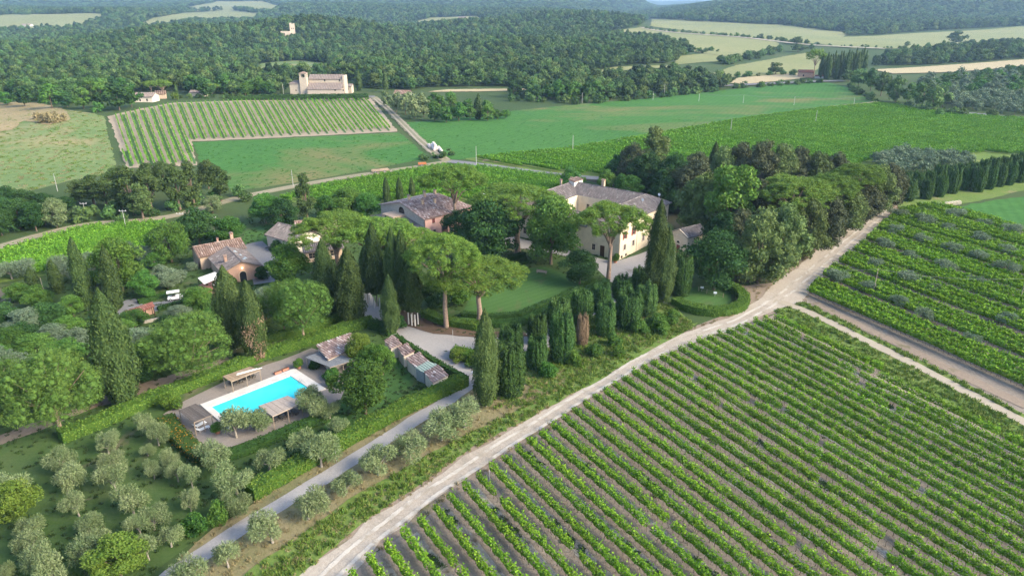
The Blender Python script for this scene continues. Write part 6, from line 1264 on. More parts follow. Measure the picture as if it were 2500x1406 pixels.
hedge('box hedge at the far corner of the lawn', [(1035, 716), (1085, 694), (1140, 672)], 1.4, 1.1, L_HEDGED)
hedge('box hedge in front of the villa court', [(1200, 650), (1240, 637), (1280, 625)], 1.6, 1.2, L_HEDGED)
hedge('short box hedge beside the linden', [(1220, 665), (1255, 652), (1290, 640)], 1.0, 0.8, L_HEDGED)
cc = np.array(G(1722, 728).xy); R0 = 8.0
arc = [cc + R0 * np.array([math.cos(a) * 1.0, math.sin(a) * 1.12]) for a in np.linspace(-2.75, 0.75, 16)]
hedge('curved clipped hedge sweeping round the chapel lawn', None, 2.2, 1.7, L_HEDGE, world=arc)
hedge('low hedge beside the white utility vehicle', [(338, 742), (365, 735), (400, 725), (425, 718)], 1.2, 0.9, L_HEDGED); hedge('trimmed hedge on the near side of the gravel yard', [(386, 758), (420, 748), (455, 738)], 1.0, 0.8, L_HEDGED)
hedge('golden shrub hedge on the drive island', [(1105, 868), (1130, 872), (1160, 882), (1185, 890)], 2.6, 1.6, L_HEDGE)
hedge('hedge beside the gate where the drive begins', [(905, 800), (935, 806), (958, 818)], 2.2, 1.7, L_HEDGED)
hedge('low green hedge lining the church road', [(560, 246), (640, 245), (720, 246), (840, 247), (900, 246)], 3, 2.2, L_HEDGED, dens=3, size=0.9)
# ================================================================ pool
pc = [np.array(G(*p).xy) for p in ((489, 991), (714, 905), (796, 951), (553, 1054))]
# square the outline up
o_ = pc[0]; ax = (pc[1] - pc[0]) + (pc[2] - pc[3]); PLn = np.linalg.norm(ax) / 2; ax /= np.linalg.norm(ax); ay = np.array([ax[1], -ax[0]]); PWd = (abs(np.dot(pc[3] - pc[0], ay)) + abs(np.dot(pc[2] - pc[1], ay))) / 2
pa = math.atan2(ax[1], ax[0]); TE = 0.32
sheet('pool_terrace', [(398, 1012), (440, 985), (560, 925), (690, 878), (760, 850), (870, 880), (850, 935), (830, 975), (760, 1015), (640, 1065), (530, 1105), (470, 1080), (430, 1050)], M_PAVE, 3, 3, 0.12)
pool = thing('swimming_pool', 'turquoise swimming pool with white stone coping', 'pool', (o_[0], o_[1], 0), pa)
mm, n, b_ = newmat('pool_water'); b_.inputs['Base Color'].default_value = (.02, .50, .62, 1); b_.inputs['Roughness'].default_value = 0.35; b_.inputs['Specular IOR Level'].default_value = 0.08
pp_ = pos(n); n.links.new(ramp(n, noise(n, pp_, 0.25, 3), [(0.3, (.04, .56, .64)), (0.7, (.07, .64, .70))]), b_.inputs['Base Color']); bump(n, b_, noise(n, pp_, 2.5, 3), 0.05, 0.05)
STONE = plain('white_coping_stone', (.52, .49, .45), 0.8, 0.1, 2, rnd=0.06)
i0, i1, j0, j1 = 1.0, PLn - 1.9, -1.9, -(PWd - 0.9)      # inner water rectangle (y runs negative towards the lane)
b = MB(); b.box(i0, i1, j1, j0, TE - 0.22, TE - 0.13); b.obj('water', mm, pool)
b = MB(); t = 0.0
for (x0, x1, y0, y1) in ((0, PLn, j0 - 0.0, 0), (0, PLn, -PWd, j1), (0, i0, j1, j0), (i1, PLn, j1, j0)):
    nx, ny = max(1, round((x1 - x0) / 1.0)), max(1, round((y1 - y0) / 1.0))
    for i in range(nx):
        for j in range(ny):
            xa, xb = x0 + (x1 - x0) * i / nx, x0 + (x1 - x0) * (i + 1) / nx; ya, yb = y0 + (y1 - y0) * j / ny, y0 + (y1 - y0) * (j + 1) / ny
            MB().box(xa + .001, xb - .001, ya + .001, yb - .001, 0.02, TE + rrng.uniform(-.003, .003), float(rrng.uniform(0, 1))).obj('coping_slab', STONE, pool)
b = MB(); 
for s in (-.25, .25): b.tube([(i1 - 0.5, (j0 + j1) / 2 + s, TE - .2), (i1 + 0.0, (j0 + j1) / 2 + s, TE + .75), (i1 + 0.5, (j0 + j1) / 2 + s, TE)], 0.03, 6)
b.obj('ladder_rail', METAL, pool)
def pergola(name, label, pts, h, top, group, slats=None, post=WOOD, z2=None):
    q = [GE(x, y, h) for x, y in pts]; o = thing(name, label, 'pergola', (q[0][0], q[0][1], 0), 0, group); lq = [p - q[0] for p in q]; zz = z2 or (h, h, h, h)
    for a, z in zip(lq, zz):
        cen = sum(lq) / 4; a = a + (cen - a) * 0.05; b = MB(); b.box(a[0] - .06, a[0] + .06, a[1] - .06, a[1] + .06, 0, z - 0.1); b.obj('post', post, o)
    for i in (0, 2):
        b = MB(); b.tube([(*lq[i], zz[i] - .06), (*lq[(i + 1) % 4], zz[(i + 1) % 4] - .06)], 0.06, 4); b.obj('beam', post, o)
    mid = [(lq[0] + lq[1]) / 2, (lq[2] + lq[3]) / 2]
    for a, z in zip(mid, ((zz[0] + zz[1]) / 2, (zz[2] + zz[3]) / 2)): b = MB(); b.box(a[0] - .05, a[0] + .05, a[1] - .05, a[1] + .05, 0, z - 0.1); b.obj('post', post, o)
    n_ = slats or 6
    for i in range(n_):
        f0, f1 = i / n_ + 0.004, (i + 1) / n_ - 0.004; V = []
        for f, z_ in ((f0, 0), (f1, 0)):
            a = lq[0] + (lq[1] - lq[0]) * f; c = lq[3] + (lq[2] - lq[3]) * f; za = zz[0] + (zz[1] - zz[0]) * f; zc = zz[3] + (zz[2] - zz[3]) * f; V += [(*a, za), (*c, zc)]
        V = V + [(x, y, z + .05) for x, y, z in V]; b = MB(); b.add(V, [(0, 1, 3, 2), (4, 6, 7, 5), (0, 4, 5, 1), (2, 3, 7, 6), (0, 2, 6, 4), (1, 5, 7, 3)], float(rrng.uniform(0, 1))); b.obj('roof_panel', top, o)
    return o, lq, q
REED = plain('reed_matting', (.31, .26, .22), 0.9, 0.15, 3, rnd=0.12); BOARD = plain('roof_boards', (.27, .20, .135), 0.85, 0.2, 3, rnd=0.15); MESHD = plain('dark_shade_cloth', (.10, .085, .075), 0.9, 0.2, 4, rnd=0.2); GREYB = plain('grey_roof_mats', (.17, .18, .19), 0.85, 0.2, 3, rnd=0.2)
PG = 'shade roofs round the pool'
pergola('pergola', 'dark shade-cloth pergola over the white loungers', [(436, 1002), (478, 985), (518, 1012), (473, 1031)], 2.4, MESHD, PG, 8)
pergola('pergola', 'reed-matted pergola standing on the near side of the pool', [(631, 991), (703, 966), (738, 983), (665, 1017)], 2.4, REED, PG, 5)
p3, lq3, q3 = pergola('pergola', 'board-roofed pergola with pole on top, on the far side of the pool', [(543, 919), (610, 895), (636, 903), (564, 932)], 2.3, BOARD, PG, 9)
pole = thing('pool_pole', 'silver telescopic pole lying on the board pergola roof', 'pole', (q3[0][0], q3[0][1], 2.36)); b = MB(); b.tube([(*(lq3[3] * .5 + lq3[0] * .5 + (lq3[1] - lq3[0]) * .35), 0.06), (*(lq3[2] + (lq3[1] - lq3[2]) * 0.1 + (lq3[1] - lq3[0]) * .1), 0.10)], 0.06, 6); b.obj('shaft', METAL, pole); b = MB(); b.tube([(*(lq3[3] * .35 + lq3[0] * .65 + (lq3[1] - lq3[0]) * .4), 0.06), (*(lq3[2] * .7 + lq3[1] * .3), 0.08)], 0.05, 6); b.obj('shaft', METAL, pole)
# pool house: tiled part with a low mat-roofed porch
hp = [GE(x, y, 3.0) for x, y in ((772, 846), (857, 815), (881, 838), (800, 874))]
ph = thing('pool_house', 'pool house with mossy tiled roof and low porch', 'pool house', (hp[0][0], hp[0][1], 0)); lq = [p - hp[0] for p in hp]; zs = (3.3, 3.3, 2.7, 2.7)
for i in range(4):
    cen = sum(lq) / 4; a = lq[i] + (cen - lq[i]) * .07; c = lq[(i + 1) % 4] + (cen - lq[(i + 1) % 4]) * .07; b = MB(); b.add([(*c, -.2), (*a, -.2), (*a, zs[i] - .12), (*c, zs[(i + 1) % 4] - .12)], [(0, 1, 2, 3)]); b.obj('wall', W_PALE, ph)
b = MB(); roof_plane(b, [(*lq[3], 2.7), (*lq[2], 2.7), (*lq[1], 3.3), (*lq[0], 3.3)], 0.5, 0.7); b.obj('roof', T_PINK, ph)
pergola('porch', 'grey mat-roofed porch of the pool house', [(745, 873), (790, 856), (868, 880), (806, 897)], 2.2, GREYB, PG, 9, z2=(2.2, 2.35, 2.35, 2.2))
# pots, planters, loungers
def lathe(prof, n_=12):
    V = []; F = []
    for r, z in prof: V += [(r * math.cos(6.2832 * i / n_), r * math.sin(6.2832 * i / n_), z) for i in range(n_)]
    for k in range(len(prof) - 1): F += [(k * n_ + i, k * n_ + (i + 1) % n_, (k + 1) * n_ + (i + 1) % n_, (k + 1) * n_ + i) for i in range(n_)]
    return V, F
for x, y, s, lab in ((730, 900, 1.0, 'terracotta pot with lemon bush beside the far pool corner'), (809, 943, 1.0, 'terracotta pot with bush beside the olives'), (532, 1058, 1.0, 'terracotta pot with bush at the near pool corner'), (1502, 642, 1.2, 'big terracotta urn at the villa corner')):
    t_ = thing('plant_pot', lab, 'plant pot', tuple(G(x, y)), 0, 'terracotta pots'); t_.scale = (s,) * 3; V, F = lathe([(.02, 0), (.3, 0), (.42, .55), (.48, .6), (.48, .68), (.4, .66), (.38, .55), (.02, .54)]); MB().add(V, F).obj('pot', TERRA, t_)
    c = link('bush', PROTO['shrub'][0][3], t_, (0, 0, .5), 0, (.42, .42, .48)); c.material_slots[0].link = 'OBJECT'; c.material_slots[0].material = L_BRIGHT
for x, y, lab in ((678, 912, 'red planter trough nearer the board pergola'), (697, 904, 'red planter trough nearer the lemon pot')):
    t_ = thing('planter', lab, 'planter', tuple(G(x, y)), pa, 'red planters'); MB().box(-.6, .6, -.25, .25, 0, .45).obj('trough', plain('red_terracotta', (.5, .2, .13), .8), t_); MB().box(-.55, .55, -.2, .2, .4, .47).obj('soil', M_MULCH, t_)
def lounger(P, rz, lab, mat, grp):
    t_ = thing('sun_lounger', lab, 'sun lounger', tuple(P), rz, grp); b = MB(); V = []
    prof = [(-1.0, .75), (-.75, .55), (-.35, .32), (.1, .36), (.5, .42), (1.0, .34)]
    for x, z in prof: V += [(x, -.33, z), (x, .33, z), (x, -.33, z - .08), (x, .33, z - .08)]
    F = [];
    for i in range(5): k = 4 * i; F += [(k, k + 4, k + 5, k + 1), (k + 2, k + 3, k + 7, k + 6), (k, k + 2, k + 6, k + 4), (k + 1, k + 5, k + 7, k + 3)]
    F += [(0, 1, 3, 2), (20, 22, 23, 21)]; b.add(V, F); b.obj('bed', mat, t_)
    for sx in (-.55, .7):
        for sy in (-.26, .26): MB().box(sx - .04, sx + .04, sy - .04, sy + .04, 0, .3).obj('leg', mat, t_)
WHITEM = plain('white_moulded_plastic', (.78, .78, .77), .35, .04)
lounger(G(488, 1040), 0.9, 'white moulded lounger, farther one under the dark pergola', WHITEM, 'white loungers'); lounger(G(496, 1050), 0.75, 'white moulded lounger, nearer one under the dark pergola', WHITEM, 'white loungers')
for i in range(5): lounger(Vector((*(np.array(G(672, 1030).xy) + (np.array(G(738, 1003).xy) - np.array(G(672, 1030).xy)) * i / 4), 0.12)), pa + 1.57, 'dark slatted lounger under the reed pergola, %s in the row' % nth(i + 1), DARKM, 'loungers under the reed pergola')
for i in range(4): lounger(Vector((*(np.array(G(570, 940).xy) + (np.array(G(632, 915).xy) - np.array(G(570, 940).xy)) * i / 4), 0.12)), pa + 1.57, 'dark lounger under the board pergola, %s in the row' % nth(i + 1), DARKM, 'loungers under the board pergola')
# ================================================================ smaller things
# red-tiled shelter by the gravel yard
sq = [GE(302, 764, 2.3), GE(372, 740, 2.3), GE(378, 747, 2.0), GE(310, 772, 2.0)]; sh = thing('garden_shelter', 'long low shelter with red tiles beside the gravel yard', 'shelter', (sq[0][0], sq[0][1], 0)); lq = [p - sq[0] for p in sq]
b = MB(); roof_plane(b, [(*lq[3], 2.0), (*lq[2], 2.0), (*lq[1], 2.6), (*lq[0], 2.6)], .4, .6); b.obj('roof', T_RED, sh)
for k in range(4):
    for e, z in ((lq[0] + (lq[1] - lq[0]) * (.04 + .3 * k), 2.5), (lq[3] + (lq[2] - lq[3]) * (.04 + .3 * k), 1.9)): MB().box(e[0] - .08, e[0] + .08, e[1] - .08, e[1] + .08, 0, z).obj('post', DOOR, sh)
MB().add([(*lq[0], 0), (*lq[1], 0), (*lq[1], 2.4), (*lq[0], 2.4)], [(0, 1, 2, 3)]).obj('wall', W_BRICK, sh)
gw = [GE(322, 778, 0.5), GE(352, 784, 0.5), GE(388, 776, .5)]; lwp = [p - gw[0] for p in gw]; gwt = thing('garden_wall', 'low stone garden wall below the red shelter', 'wall', (gw[0][0], gw[0][1], 0)); b = MB()
for a, c in zip(lwp[:-1], lwp[1:]): e = (c - a) / np.linalg.norm(c - a); nn = np.array([-e[1], e[0]]) * .18; b.add([(*(a - nn), 0), (*(c - nn), 0), (*(c + nn), 0), (*(a + nn), 0), (*(a - nn), .6), (*(c - nn), .6), (*(c + nn), .6), (*(a + nn), .6)], [(4, 5, 6, 7), (0, 1, 5, 4), (2, 3, 7, 6), (0, 4, 7, 3), (1, 2, 6, 5)])
b.obj('stones', W_STONE, gwt)
# vehicles
def wheel(p, x, y, r=.3, w_=.2):
    b = MB(); b.tube([(x, y - w_ / 2, r), (x, y + w_ / 2, r)], r, 12); wl = b.obj('wheel', DARKM, p); b = MB(); b.tube([(x, y - w_ / 2 - .01, r), (x, y + w_ / 2 + .01, r)], r * .55, 10); b.obj('rim', METAL, wl)
P = G(429, 731); cart = thing('utility_vehicle', 'white roofed utility vehicle parked beside the low hedge', 'vehicle', tuple(P), 0.42)
b = MB(); b.add([(-1.5, -.65, .35), (1.5, -.65, .35), (1.5, .65, .35), (-1.5, .65, .35), (-1.5, -.65, .85), (1.45, -.6, .8), (1.45, .6, .8), (-1.5, .65, .85), (.6, -.62, .95), (.6, .62, .95)], [(0, 3, 2, 1), (0, 1, 5, 8, 4), (2, 3, 7, 9, 6), (0, 4, 7, 3), (1, 2, 6, 5), (4, 8, 9, 7), (8, 5, 6, 9)]); b.obj('body', WHITEP, cart)
b = MB(); b.box(-1.55, 1.0, -.72, .72, 1.82, 1.92); b.box(-1.4, .85, -.6, .6, 1.92, 1.97); b.obj('canopy', WHITEP, cart)
for x in (-1.4, .1, .85):
    for y in (-.6, .6): MB().box(x - .03, x + .03, y - .03, y + .03, .85, 1.82).obj('pillar', DARKM, cart)
MB().box(-.5, 0, -.55, .55, .95, 1.1).obj('seat', DARKM, cart); MB().box(-.6, -.5, -.55, .55, .95, 1.5).obj('backrest', DARKM, cart)
for x in (-1.0, 1.0):
    for y in (-.62, .62): wheel(cart, x, y)
def car(P, rz, label, body, roofm):
    t_ = thing('parked_car', label, 'car', tuple(P), rz)
    V = [(-2.1, -.85, .35), (2.1, -.85, .35), (2.1, .85, .35), (-2.1, .85, .35), (-2.1, -.85, .95), (2.05, -.8, .85), (2.05, .8, .85), (-2.1, .85, .95), (.9, -.83, 1.0), (.9, .83, 1.0)]
    MB().add(V, [(0, 3, 2, 1), (0, 1, 5, 8, 4), (2, 3, 7, 9, 6), (0, 4, 7, 3), (1, 2, 6, 5), (4, 8, 9, 7), (8, 5, 6, 9)]).obj('body', body, t_)
    V = [(-2.0, -.78, .97), (.75, -.78, 1.0), (.75, .78, 1.0), (-2.0, .78, .97), (-1.85, -.68, 1.62), (.25, -.68, 1.62), (.25, .68, 1.62), (-1.85, .68, 1.62)]; MB().add(V, [(0, 1, 5, 4), (1, 2, 6, 5), (2, 3, 7, 6), (3, 0, 4, 7)]).obj('glazing', PANE, t_); MB().box(-1.9, .3, -.7, .7, 1.62, 1.7).obj('roof', roofm, t_)
    for x in (-1.3, 1.3):
        for y in (-.8, .8): wheel(t_, x, y, .36)
    for y in (-.6, .6): MB().box(2.06, 2.09, y - .15, y + .15, .62, .78).obj('headlight', WHITEM, t_)
car(G(1184, 484), 1.2, 'dark off-road car with pale roof parked behind the pines', DARKM, WHITEP)
# farm machines beside the track
def trailer(x, y, rz, lab, m):
    t_ = thing('farm_trailer', lab, 'trailer', tuple(G(x, y)), rz, 'farm trailers'); MB().box(-1.6, 1.6, -.8, .8, .6, .75).obj('bed', m, t_)
    for s in (-1, 1): MB().box(-1.6, 1.6, s * .8 - .03, s * .8 + .03, .76, 1.25).obj('side_board', m, t_)
    MB().tube([(1.6, 0, .65), (2.6, 0, .5)], .05, 5).obj('drawbar', DARKM, t_)
    for s in (-.85, .85): wheel(t_, -.3, s, .4)
trailer(918, 422, 0.3, 'brown flat farm trailer beside the track', WOOD); trailer(939, 420, 0.5, 'brown box trailer next to the flat one', WOOD); trailer(1031, 405, 0.2, 'orange spreader beside the bushes at the track fork', plain('orange_paint', (.42, .16, .07), .5))
# hay bales
BALE = plain('hay_wrap', (.66, .55, .49), .8, .18, 2.0, rnd=.1); BALEW = plain('straw_bale', (.62, .53, .38), .9, .2, 2.0)
b = MB(); V, F = lathe([(.02, -.6), (.62, -.6), (.66, -.5), (.66, .5), (.62, .6), (.02, .6)], 14); V = [(z, x, y + .66) for x, y, z in V]; b.add(V, F); BME = b.mesh('hay_bale', BALE, False); BME2 = BME.copy(); BME2.materials[0] = BALEW
def bales(p0, p1, k, z, grp, lab, me=None, rz=None):
    A, B_ = np.array(G(*p0).xy), np.array(G(*p1).xy); d = B_ - A; d = d / np.linalg.norm(d)
    for i in range(k):
        q = A + d * 1.3 * i; o = link('hay_bale', me or BME, None, (q[0], q[1], z), (math.atan2(d[1], d[0]) if rz is None else rz) + rrng.normal(0, .06)); tag(o, lab % nth(i + 1), 'hay bale', grp)
zz = lambda x, y: (1020 + x * .0427, 340 + y * .0427)
BG = 'pale bales stacked by the track'
bales(zz(640, 420), zz(740, 600), 4, 0, BG, 'pale bale, %s in the short outer line by the track'); bales(zz(790, 420), zz(1110, 860), 9, 0, BG, 'pale bale, %s in the second line from the track'); bales(zz(930, 400), zz(1230, 780), 9, 0, BG, 'pale bale, %s in the third line from the track'); bales(zz(1200, 560), zz(1480, 930), 6, 0, BG, 'pale bale, %s in the line nearest the field'); bales(zz(1340, 760), zz(1500, 980), 4, 0, BG, 'pale bale, %s of the loose end group'); bales(zz(900, 470), zz(1210, 860), 6, 1.2, BG, 'pale bale, %s along the upper layer of the stack')
bales((2296, 505), (2352, 498), 7, 0, 'straw bales by the olive vineyard', 'round straw bale, %s in the row beside the cypress avenue', BME2, 1.3)
# utility poles
CONC = plain('concrete_pole', (.42, .41, .39), .8, .1); WP = plain('wooden_pole', (.30, .25, .20), .9, .2)
POLES = [(1421, 253, 227, 'concrete pole before the white cottage'), (1594, 245, 225, 'short pole at the tree belt edge'), (1621, 237, 205, 'tallest pole at the tree belt edge'), (1706, 249, 228, 'first pole standing out in the long field'), (1814, 253, 232, 'second pole standing out in the long field'), (1938, 258, 236, 'third pole standing out in the long field'), (2084, 258, 239, 'pole at the narrow end of the long field'), (1398, 372, 330, 'white pole on the edge of the wide vineyard'), (1163, 407, 357, 'pole beside the vineyard track'), (1990, 305, 270, 'pole in the middle of the wide vineyard'), (1783, 327, 290, 'pole where long field meets wide vineyard'), (716, 455, 415, 'pole on the farm track behind the poplar'), (141, 468, 425, 'pole on the knoll meadow edge'), (211, 532, 496, 'pole with cross-arm by the dark thicket'), (308, 558, 514, 'pole with cross-arm at the left vineyard'), (443, 545, 521, 'T-shaped pole behind the walnut tree'), (524, 565, 530, 'T-shaped pole above the cottage'), (110, 724, 678, 'leaning wooden pole beside the short cypress'), (2131, 720, 655, 'pole among the olive vineyard rows'), (2489, 737, 678, 'pole at the picture edge in the olive vineyard'), (1195, 1172, 1148, 'short white stake at a vine row end'), (1453, 228, 205, 'pole between cottage and tree belt'), (694, 243, 205, 'pole in front of the church'), (2212, 232, 215, 'pole by the sunken road'), (1106, 835, 805, 'small white path lamp under the hedge'), (822, 1128, 1093, 'white path lamp beside the lane hedge')]
for x, y, t_, lab in POLES:
    P = G(x, y); hh = HGT(P, t_); o = thing('utility_pole', lab, 'pole', tuple(P), 0, 'poles'); wd_ = 'wooden' in lab; r = max(0.05, min(.16, hh * .016)) if P.y < 300 else .13
    b = MB(); b.tube([(0, 0, -.3), (0, 0, hh)], [r, r * .7], 7); b.obj('shaft', WP if wd_ or 'olive' in lab else CONC, o)
    if 'cross' in lab or 'T-' in lab:
        MB().box(-1.0, 1.0, -.06, .06, hh - .25, hh - .1).obj('cross_arm', CONC, o)
        for x_ in (-.9, 0, .9): MB().tube([(x_, 0, hh - .1), (x_, 0, hh + .15)], .05, 5).obj('insulator', WHITEM, o)
WIRE = plain('wire', (.2, .2, .2), .6)
def wire(a, b_, lab, sag=1.0, r=.02):
    A, B_ = G(a[0], a[1]), G(b_[0], b_[1]); A = np.array((A.x, A.y, A.z + HGT(A, a[2]))); B_ = np.array((B_.x, B_.y, B_.z + HGT(B_, b_[2]))); pts = [A + (B_ - A) * t - np.array((0, 0, 4 * sag * t * (1 - t))) for t in np.linspace(0, 1, 12)]
    b = MB(); b.tube([p - A for p in pts], r, 4); tag(b.obj('power_line', WIRE, loc=tuple(A)), lab, 'wire', 'wires')
wire((2131, 720, 657), (2489, 737, 680), 'power line over the olive vineyard between its poles'); wire((2131, 720, 657), (1810, 700, 640), 'power line from the vineyard pole to the oak wood')
wire((1706, 249, 228), (1814, 253, 232), 'power line between first and second field poles', .8, .05); wire((1814, 253, 232), (1938, 258, 236), 'power line between second and third field poles', .8, .05); wire((1938, 258, 236), (2084, 258, 239), 'power line to the narrow end of the long field', .8, .05)
# junk and logs along the white road wood, bench, sign, gate posts
for i, (x, y, l) in enumerate(((1960, 632, 3.2), (2010, 598, 2.6), (2060, 560, 2.4))):
    P = G(x, y); t_ = thing('log_pile', ['dark heap of logs nearest the round hedge', 'brushwood heap in the middle of the road edge', 'dark heap of wood farthest along the road edge'][i], 'log pile', tuple(P), .8, 'wood heaps along the road')
    for k in range(9): yy, z = (k % 5 - 2) * .24 + (k // 5) * .12, .12 + (k // 5) * .22; MB().tube([(-l / 2 + rrng.uniform(-.2, .2), yy, z), (l / 2 + rrng.uniform(-.2, .2), yy + rrng.normal(0, .08), z)], .11, 6).obj('log', DOOR, t_)
P = G(1322, 668); t_ = thing('garden_bench', 'wooden bench under the lawn linden', 'bench', tuple(P), -.35); MB().box(-1.3, 1.3, -.25, .25, .42, .48).obj('seat', WOOD, t_); MB().box(-1.3, 1.3, .2, .26, .5, .85).obj('backrest', WOOD, t_)
for sx in (-1.1, 1.1): MB().box(sx - .05, sx + .05, -.22, .22, 0, .41).obj('leg', WOOD, t_)
for x, y, lab in ((1713, 712, 'small white notice board at the chapel lawn fence'), (1745, 725, 'white mailbox post at the chapel lawn fence')):
    t_ = thing('notice_board', lab, 'sign', tuple(G(x, y)), -.2); MB().box(-.03, .03, -.03, .03, 0, 1.0).obj('post', METAL, t_); MB().box(-.35, .35, -.05, .0, .8, 1.25).obj('board', WHITEM, t_)
fp = [np.array(G(*p).xy) for p in ((1705, 712), (1725, 718), (1745, 724), (1765, 728))]; t_ = thing('yard_fence', 'thin post fence under the chestnut by the chapel', 'fence', (*fp[0], 0))
for p in fp: q = p - fp[0]; MB().box(q[0] - .04, q[0] + .04, q[1] - .04, q[1] + .04, 0, 1.2).obj('post', WOOD, t_)
for a, c in zip(fp[:-1], fp[1:]):
    for z in (.5, 1.0): MB().tube([(*(a - fp[0]), z), (*(c - fp[0]), z)], .02, 4).obj('rail', WOOD, t_)
bk = thing('gate_bicycle', 'bicycle leaning at the drive gate beside the cypress', 'bicycle', tuple(G(1153, 915)), 1.1)
for x in (-.5, .5):
    b = MB(); V = []; nn_ = 16
    for i in range(nn_): a = 6.2832 * i / nn_; V += [(x + .33 * math.cos(a), -.02, .34 + .33 * math.sin(a)), (x + .33 * math.cos(a), .02, .34 + .33 * math.sin(a)), (x + .29 * math.cos(a), 0, .34 + .29 * math.sin(a))]
    F = []
    for i in range(nn_): k, l = 3 * i, 3 * ((i + 1) % nn_); F += [(k, l, l + 1, k + 1), (k, k + 2, l + 2, l), (k + 1, l + 1, l + 2, k + 2)]
    b.add(V, F); b.obj('wheel', DARKM, bk)
b = MB(); 
for a, c in (((-.5, 0, .34), (-.15, 0, .85)), ((-.15, 0, .85), (.35, 0, .85)), ((.35, 0, .85), (0, 0, .34)), ((0, 0, .34), (-.15, 0, .85)), ((-.5, 0, .34), (0, 0, .34)), ((.5, 0, .34), (.33, 0, 1.0))): b.tube([a, c], .025, 5)
b.obj('frame', plain('blue_frame_paint', (.2, .3, .45), .4), bk); MB().box(-.28, -.05, -.07, .07, .9, .96).obj('saddle', DARKM, bk); b = MB(); b.tube([(.33, -.27, 1.02), (.33, .27, 1.02)], .02, 5); b.obj('handlebar', DARKM, bk)
# ================================================================ rough grass and weeds (stuff)
def tuft(seed, n_, h, r, mat, asp=.12):
    rng = np.random.default_rng(seed + 900); a = rng.uniform(0, 6.28, n_); q = r * np.sqrt(rng.uniform(0, 1, n_)); C = np.stack([q * np.cos(a), q * np.sin(a), h * rng.uniform(.3, .55, n_)], 1); N = np.stack([np.cos(a), np.sin(a), np.full(n_, .4)], 1)
    V, F = cards(C, N, h, rng, .5, asp, np.tile((0, 0, 1.), (n_, 1)) + N * .5); return npmesh('tuft', V, [F], rng.uniform(0, 1, n_), [mat])
TG = [tuft(s, 26, .42, .34, L_GRASS, .2) for s in range(3)]; TD = [tuft(s + 5, 22, .4, .32, L_DRY, .14) for s in range(3)]
def fill(names, dens, avoid=(), lim=260):
    out = []
    for nm in names:
        p = np.array(SHEETS[nm]); lo, hi = p.min(0), p.max(0); A = (hi - lo).prod(); q = frng.uniform(lo, hi, (int(A * dens), 2)); q = q[inpoly(q, p)]
        for av in avoid: q = q[~inpoly(q, SHEETS[av])] if len(q) else q
        if len(q): px, py = PX(q[:, 0], q[:, 1], 0); q = q[(px > -40) & (px < 2540) & (py < 1440) & (q[:, 1] < lim)]
        out.append(q)
    q = np.concatenate(out); return np.column_stack([q, HT(q[:, 0], q[:, 1])])
scatter('alley_weeds', np.column_stack([WEED, np.zeros(len(WEED))]), np.column_stack([frng.uniform(.6, 1.5, len(WEED))] * 2 + [frng.uniform(.4, .9, len(WEED))]), TG, 'low dark weeds in the alleys between vine rows', mat=L_WEED)
RD = ('white_road', 'olive_lane', 'farm_lane', 'drive_forecourt', 'cypress_walk', 'estate_drive', 'villa_court')
q = fill(['olive_lane_bank', 'cypress_bank', 'farm_lane_verge'], 2.2, RD + ('farm_lane_soil_strip',)); s_ = frng.uniform(.6, 1.5, len(q)); scatter('grass', q, np.column_stack([s_, s_, s_ * 1.1]), TG, 'rough green grass along the white road')
q = fill(['olive_lane_verge', 'cypress_bank', 'white_road_shoulder'], .9, RD); s_ = frng.uniform(.5, 1.2, len(q)); scatter('dry_grass', q, np.column_stack([s_, s_, s_]), TD, 'dry straw-coloured grass on the verges')
q = fill(['orchard_ground', 'shed_lawn', 'garden_ground'], .5, RD + ('pool_terrace', 'lawn', 'cottage_drive')); s_ = frng.uniform(.5, 1.1, len(q)); scatter('orchard_grass', q, np.column_stack([s_, s_, s_ * .8]), TG, 'short grass under the olives', mat=leaf_mat('dark_grass_blades', [(.022, .05, .013), (.04, .075, .02), (.08, .10, .035)], .15, var=.1))  # blades in a darker green than the verge tufts
q = fill(['knoll_meadow', 'dry_knoll_grass'], .16, lim=480); s_ = frng.uniform(1.2, 3.2, len(q)); scatter('meadow_tufts', q, np.column_stack([s_ * .9, s_ * .9, s_ * .4]), TG + TD, 'coarse tufts of grass on the knoll meadow')
q = fill(['crop_field_by_bales', 'crop_field_long'], .10, lim=560); s_ = frng.uniform(1.0, 2.4, len(q)); scatter('crop_tufts', q, np.column_stack([s_ * .8, s_ * .8, s_ * .3]), TG, 'uneven green growth on the crop fields', mat=leaf_mat('crop_leaves', [(.045, .14, .03), (.06, .165, .036), (.09, .19, .045)], .2, var=.1))
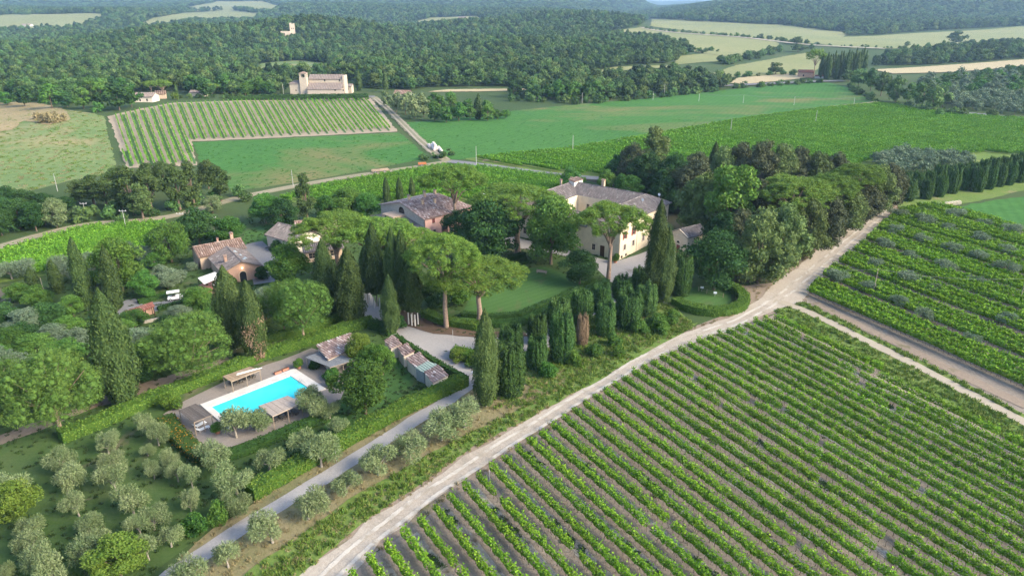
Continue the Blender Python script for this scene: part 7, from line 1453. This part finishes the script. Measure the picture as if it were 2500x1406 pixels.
# bushes on the bank
for i, (x, y, t_, wd_, m_) in enumerate([(1600, 800, 765, 50, L_BRIGHT), (1560, 815, 780, 40, L_GREEN), (1640, 790, 760, 40, L_BRIGHT), (1500, 845, 815, 36, L_GREEN), (1450, 870, 840, 40, L_GREEN), (1400, 890, 860, 40, L_HEDGE), (1340, 920, 885, 44, L_GREEN), (1290, 880, 860, 30, L_GREEN), (1620, 815, 790, 40, L_BRIGHT)]): PX_('shrub', x, y, t_, wd_, 'wild bush on the cypress bank, %s from the drive side' % nth([1290, 1340, 1400, 1450, 1500, 1560, 1600, 1620, 1640].index(x) + 1), 'wild bushes on the bank', m_)
for i, (x, y, t_, wd_, m_) in enumerate([(1120, 880, 855, 44, L_YELLOW), (1165, 892, 862, 50, L_HEDGE), (975, 800, 775, 40, L_DARK), (770, 900, 880, 26, L_DARK), (810, 925, 900, 36, L_GREEN), (1565, 725, 700, 50, L_GREEN), (1510, 870, 845, 30, L_HEDGE), (420, 1000, 960, 44, L_HEDGE), (690, 770, 735, 60, L_GREEN), (520, 770, 735, 50, L_GREEN), (560, 700, 672, 40, L_GREEN), (640, 680, 655, 44, L_DARK), (470, 660, 640, 30, L_OLIVED), (430, 690, 660, 50, L_OLIVED), (680, 612, 590, 36, L_DARK), (1190, 655, 625, 60, L_DARK)]): PX_('shrub', x, y, t_, wd_, ['golden clipped bush on the drive island', 'green bush behind the golden one', 'dark bush at the cluster cypress foot', 'small bush at the pool house porch', 'bush beside the second lemon pot', 'round bush at the villa cypress foot', 'bush at the bank foot by the road', 'bush at the corner of the pool hedge', 'shrub between thicket and robinia', 'shrub on the cottage lawn edge', 'shrub beside the arched doorway', 'dark shrub at the end of the cottage', 'grey shrub beside the cottage wall', 'grey-leaved shrub on the terrace corner', 'dark shrub at the barn wall', 'low growth under the dark spreading tree'][i], 'garden shrubs', m_)
# ================================================================ haze
hb = MB().box(-17500, 17500, -600, 16200, -60, 430)
m, n, b = newmat('haze_air'); n.nodes.remove(b)
pv = n.nodes.new('ShaderNodeVolumePrincipled'); pv.inputs['Color'].default_value = (0.44, 0.69, 1.0, 1); pv.inputs['Density'].default_value = 0.000105; pv.inputs['Anisotropy'].default_value = 0.2
n.links.new(pv.outputs[0], n.nodes['Material Output'].inputs['Volume'])
ho = hb.obj('haze', m); ho['kind'] = 'stuff'; ho['label'] = 'pale blue evening haze over the far hills'
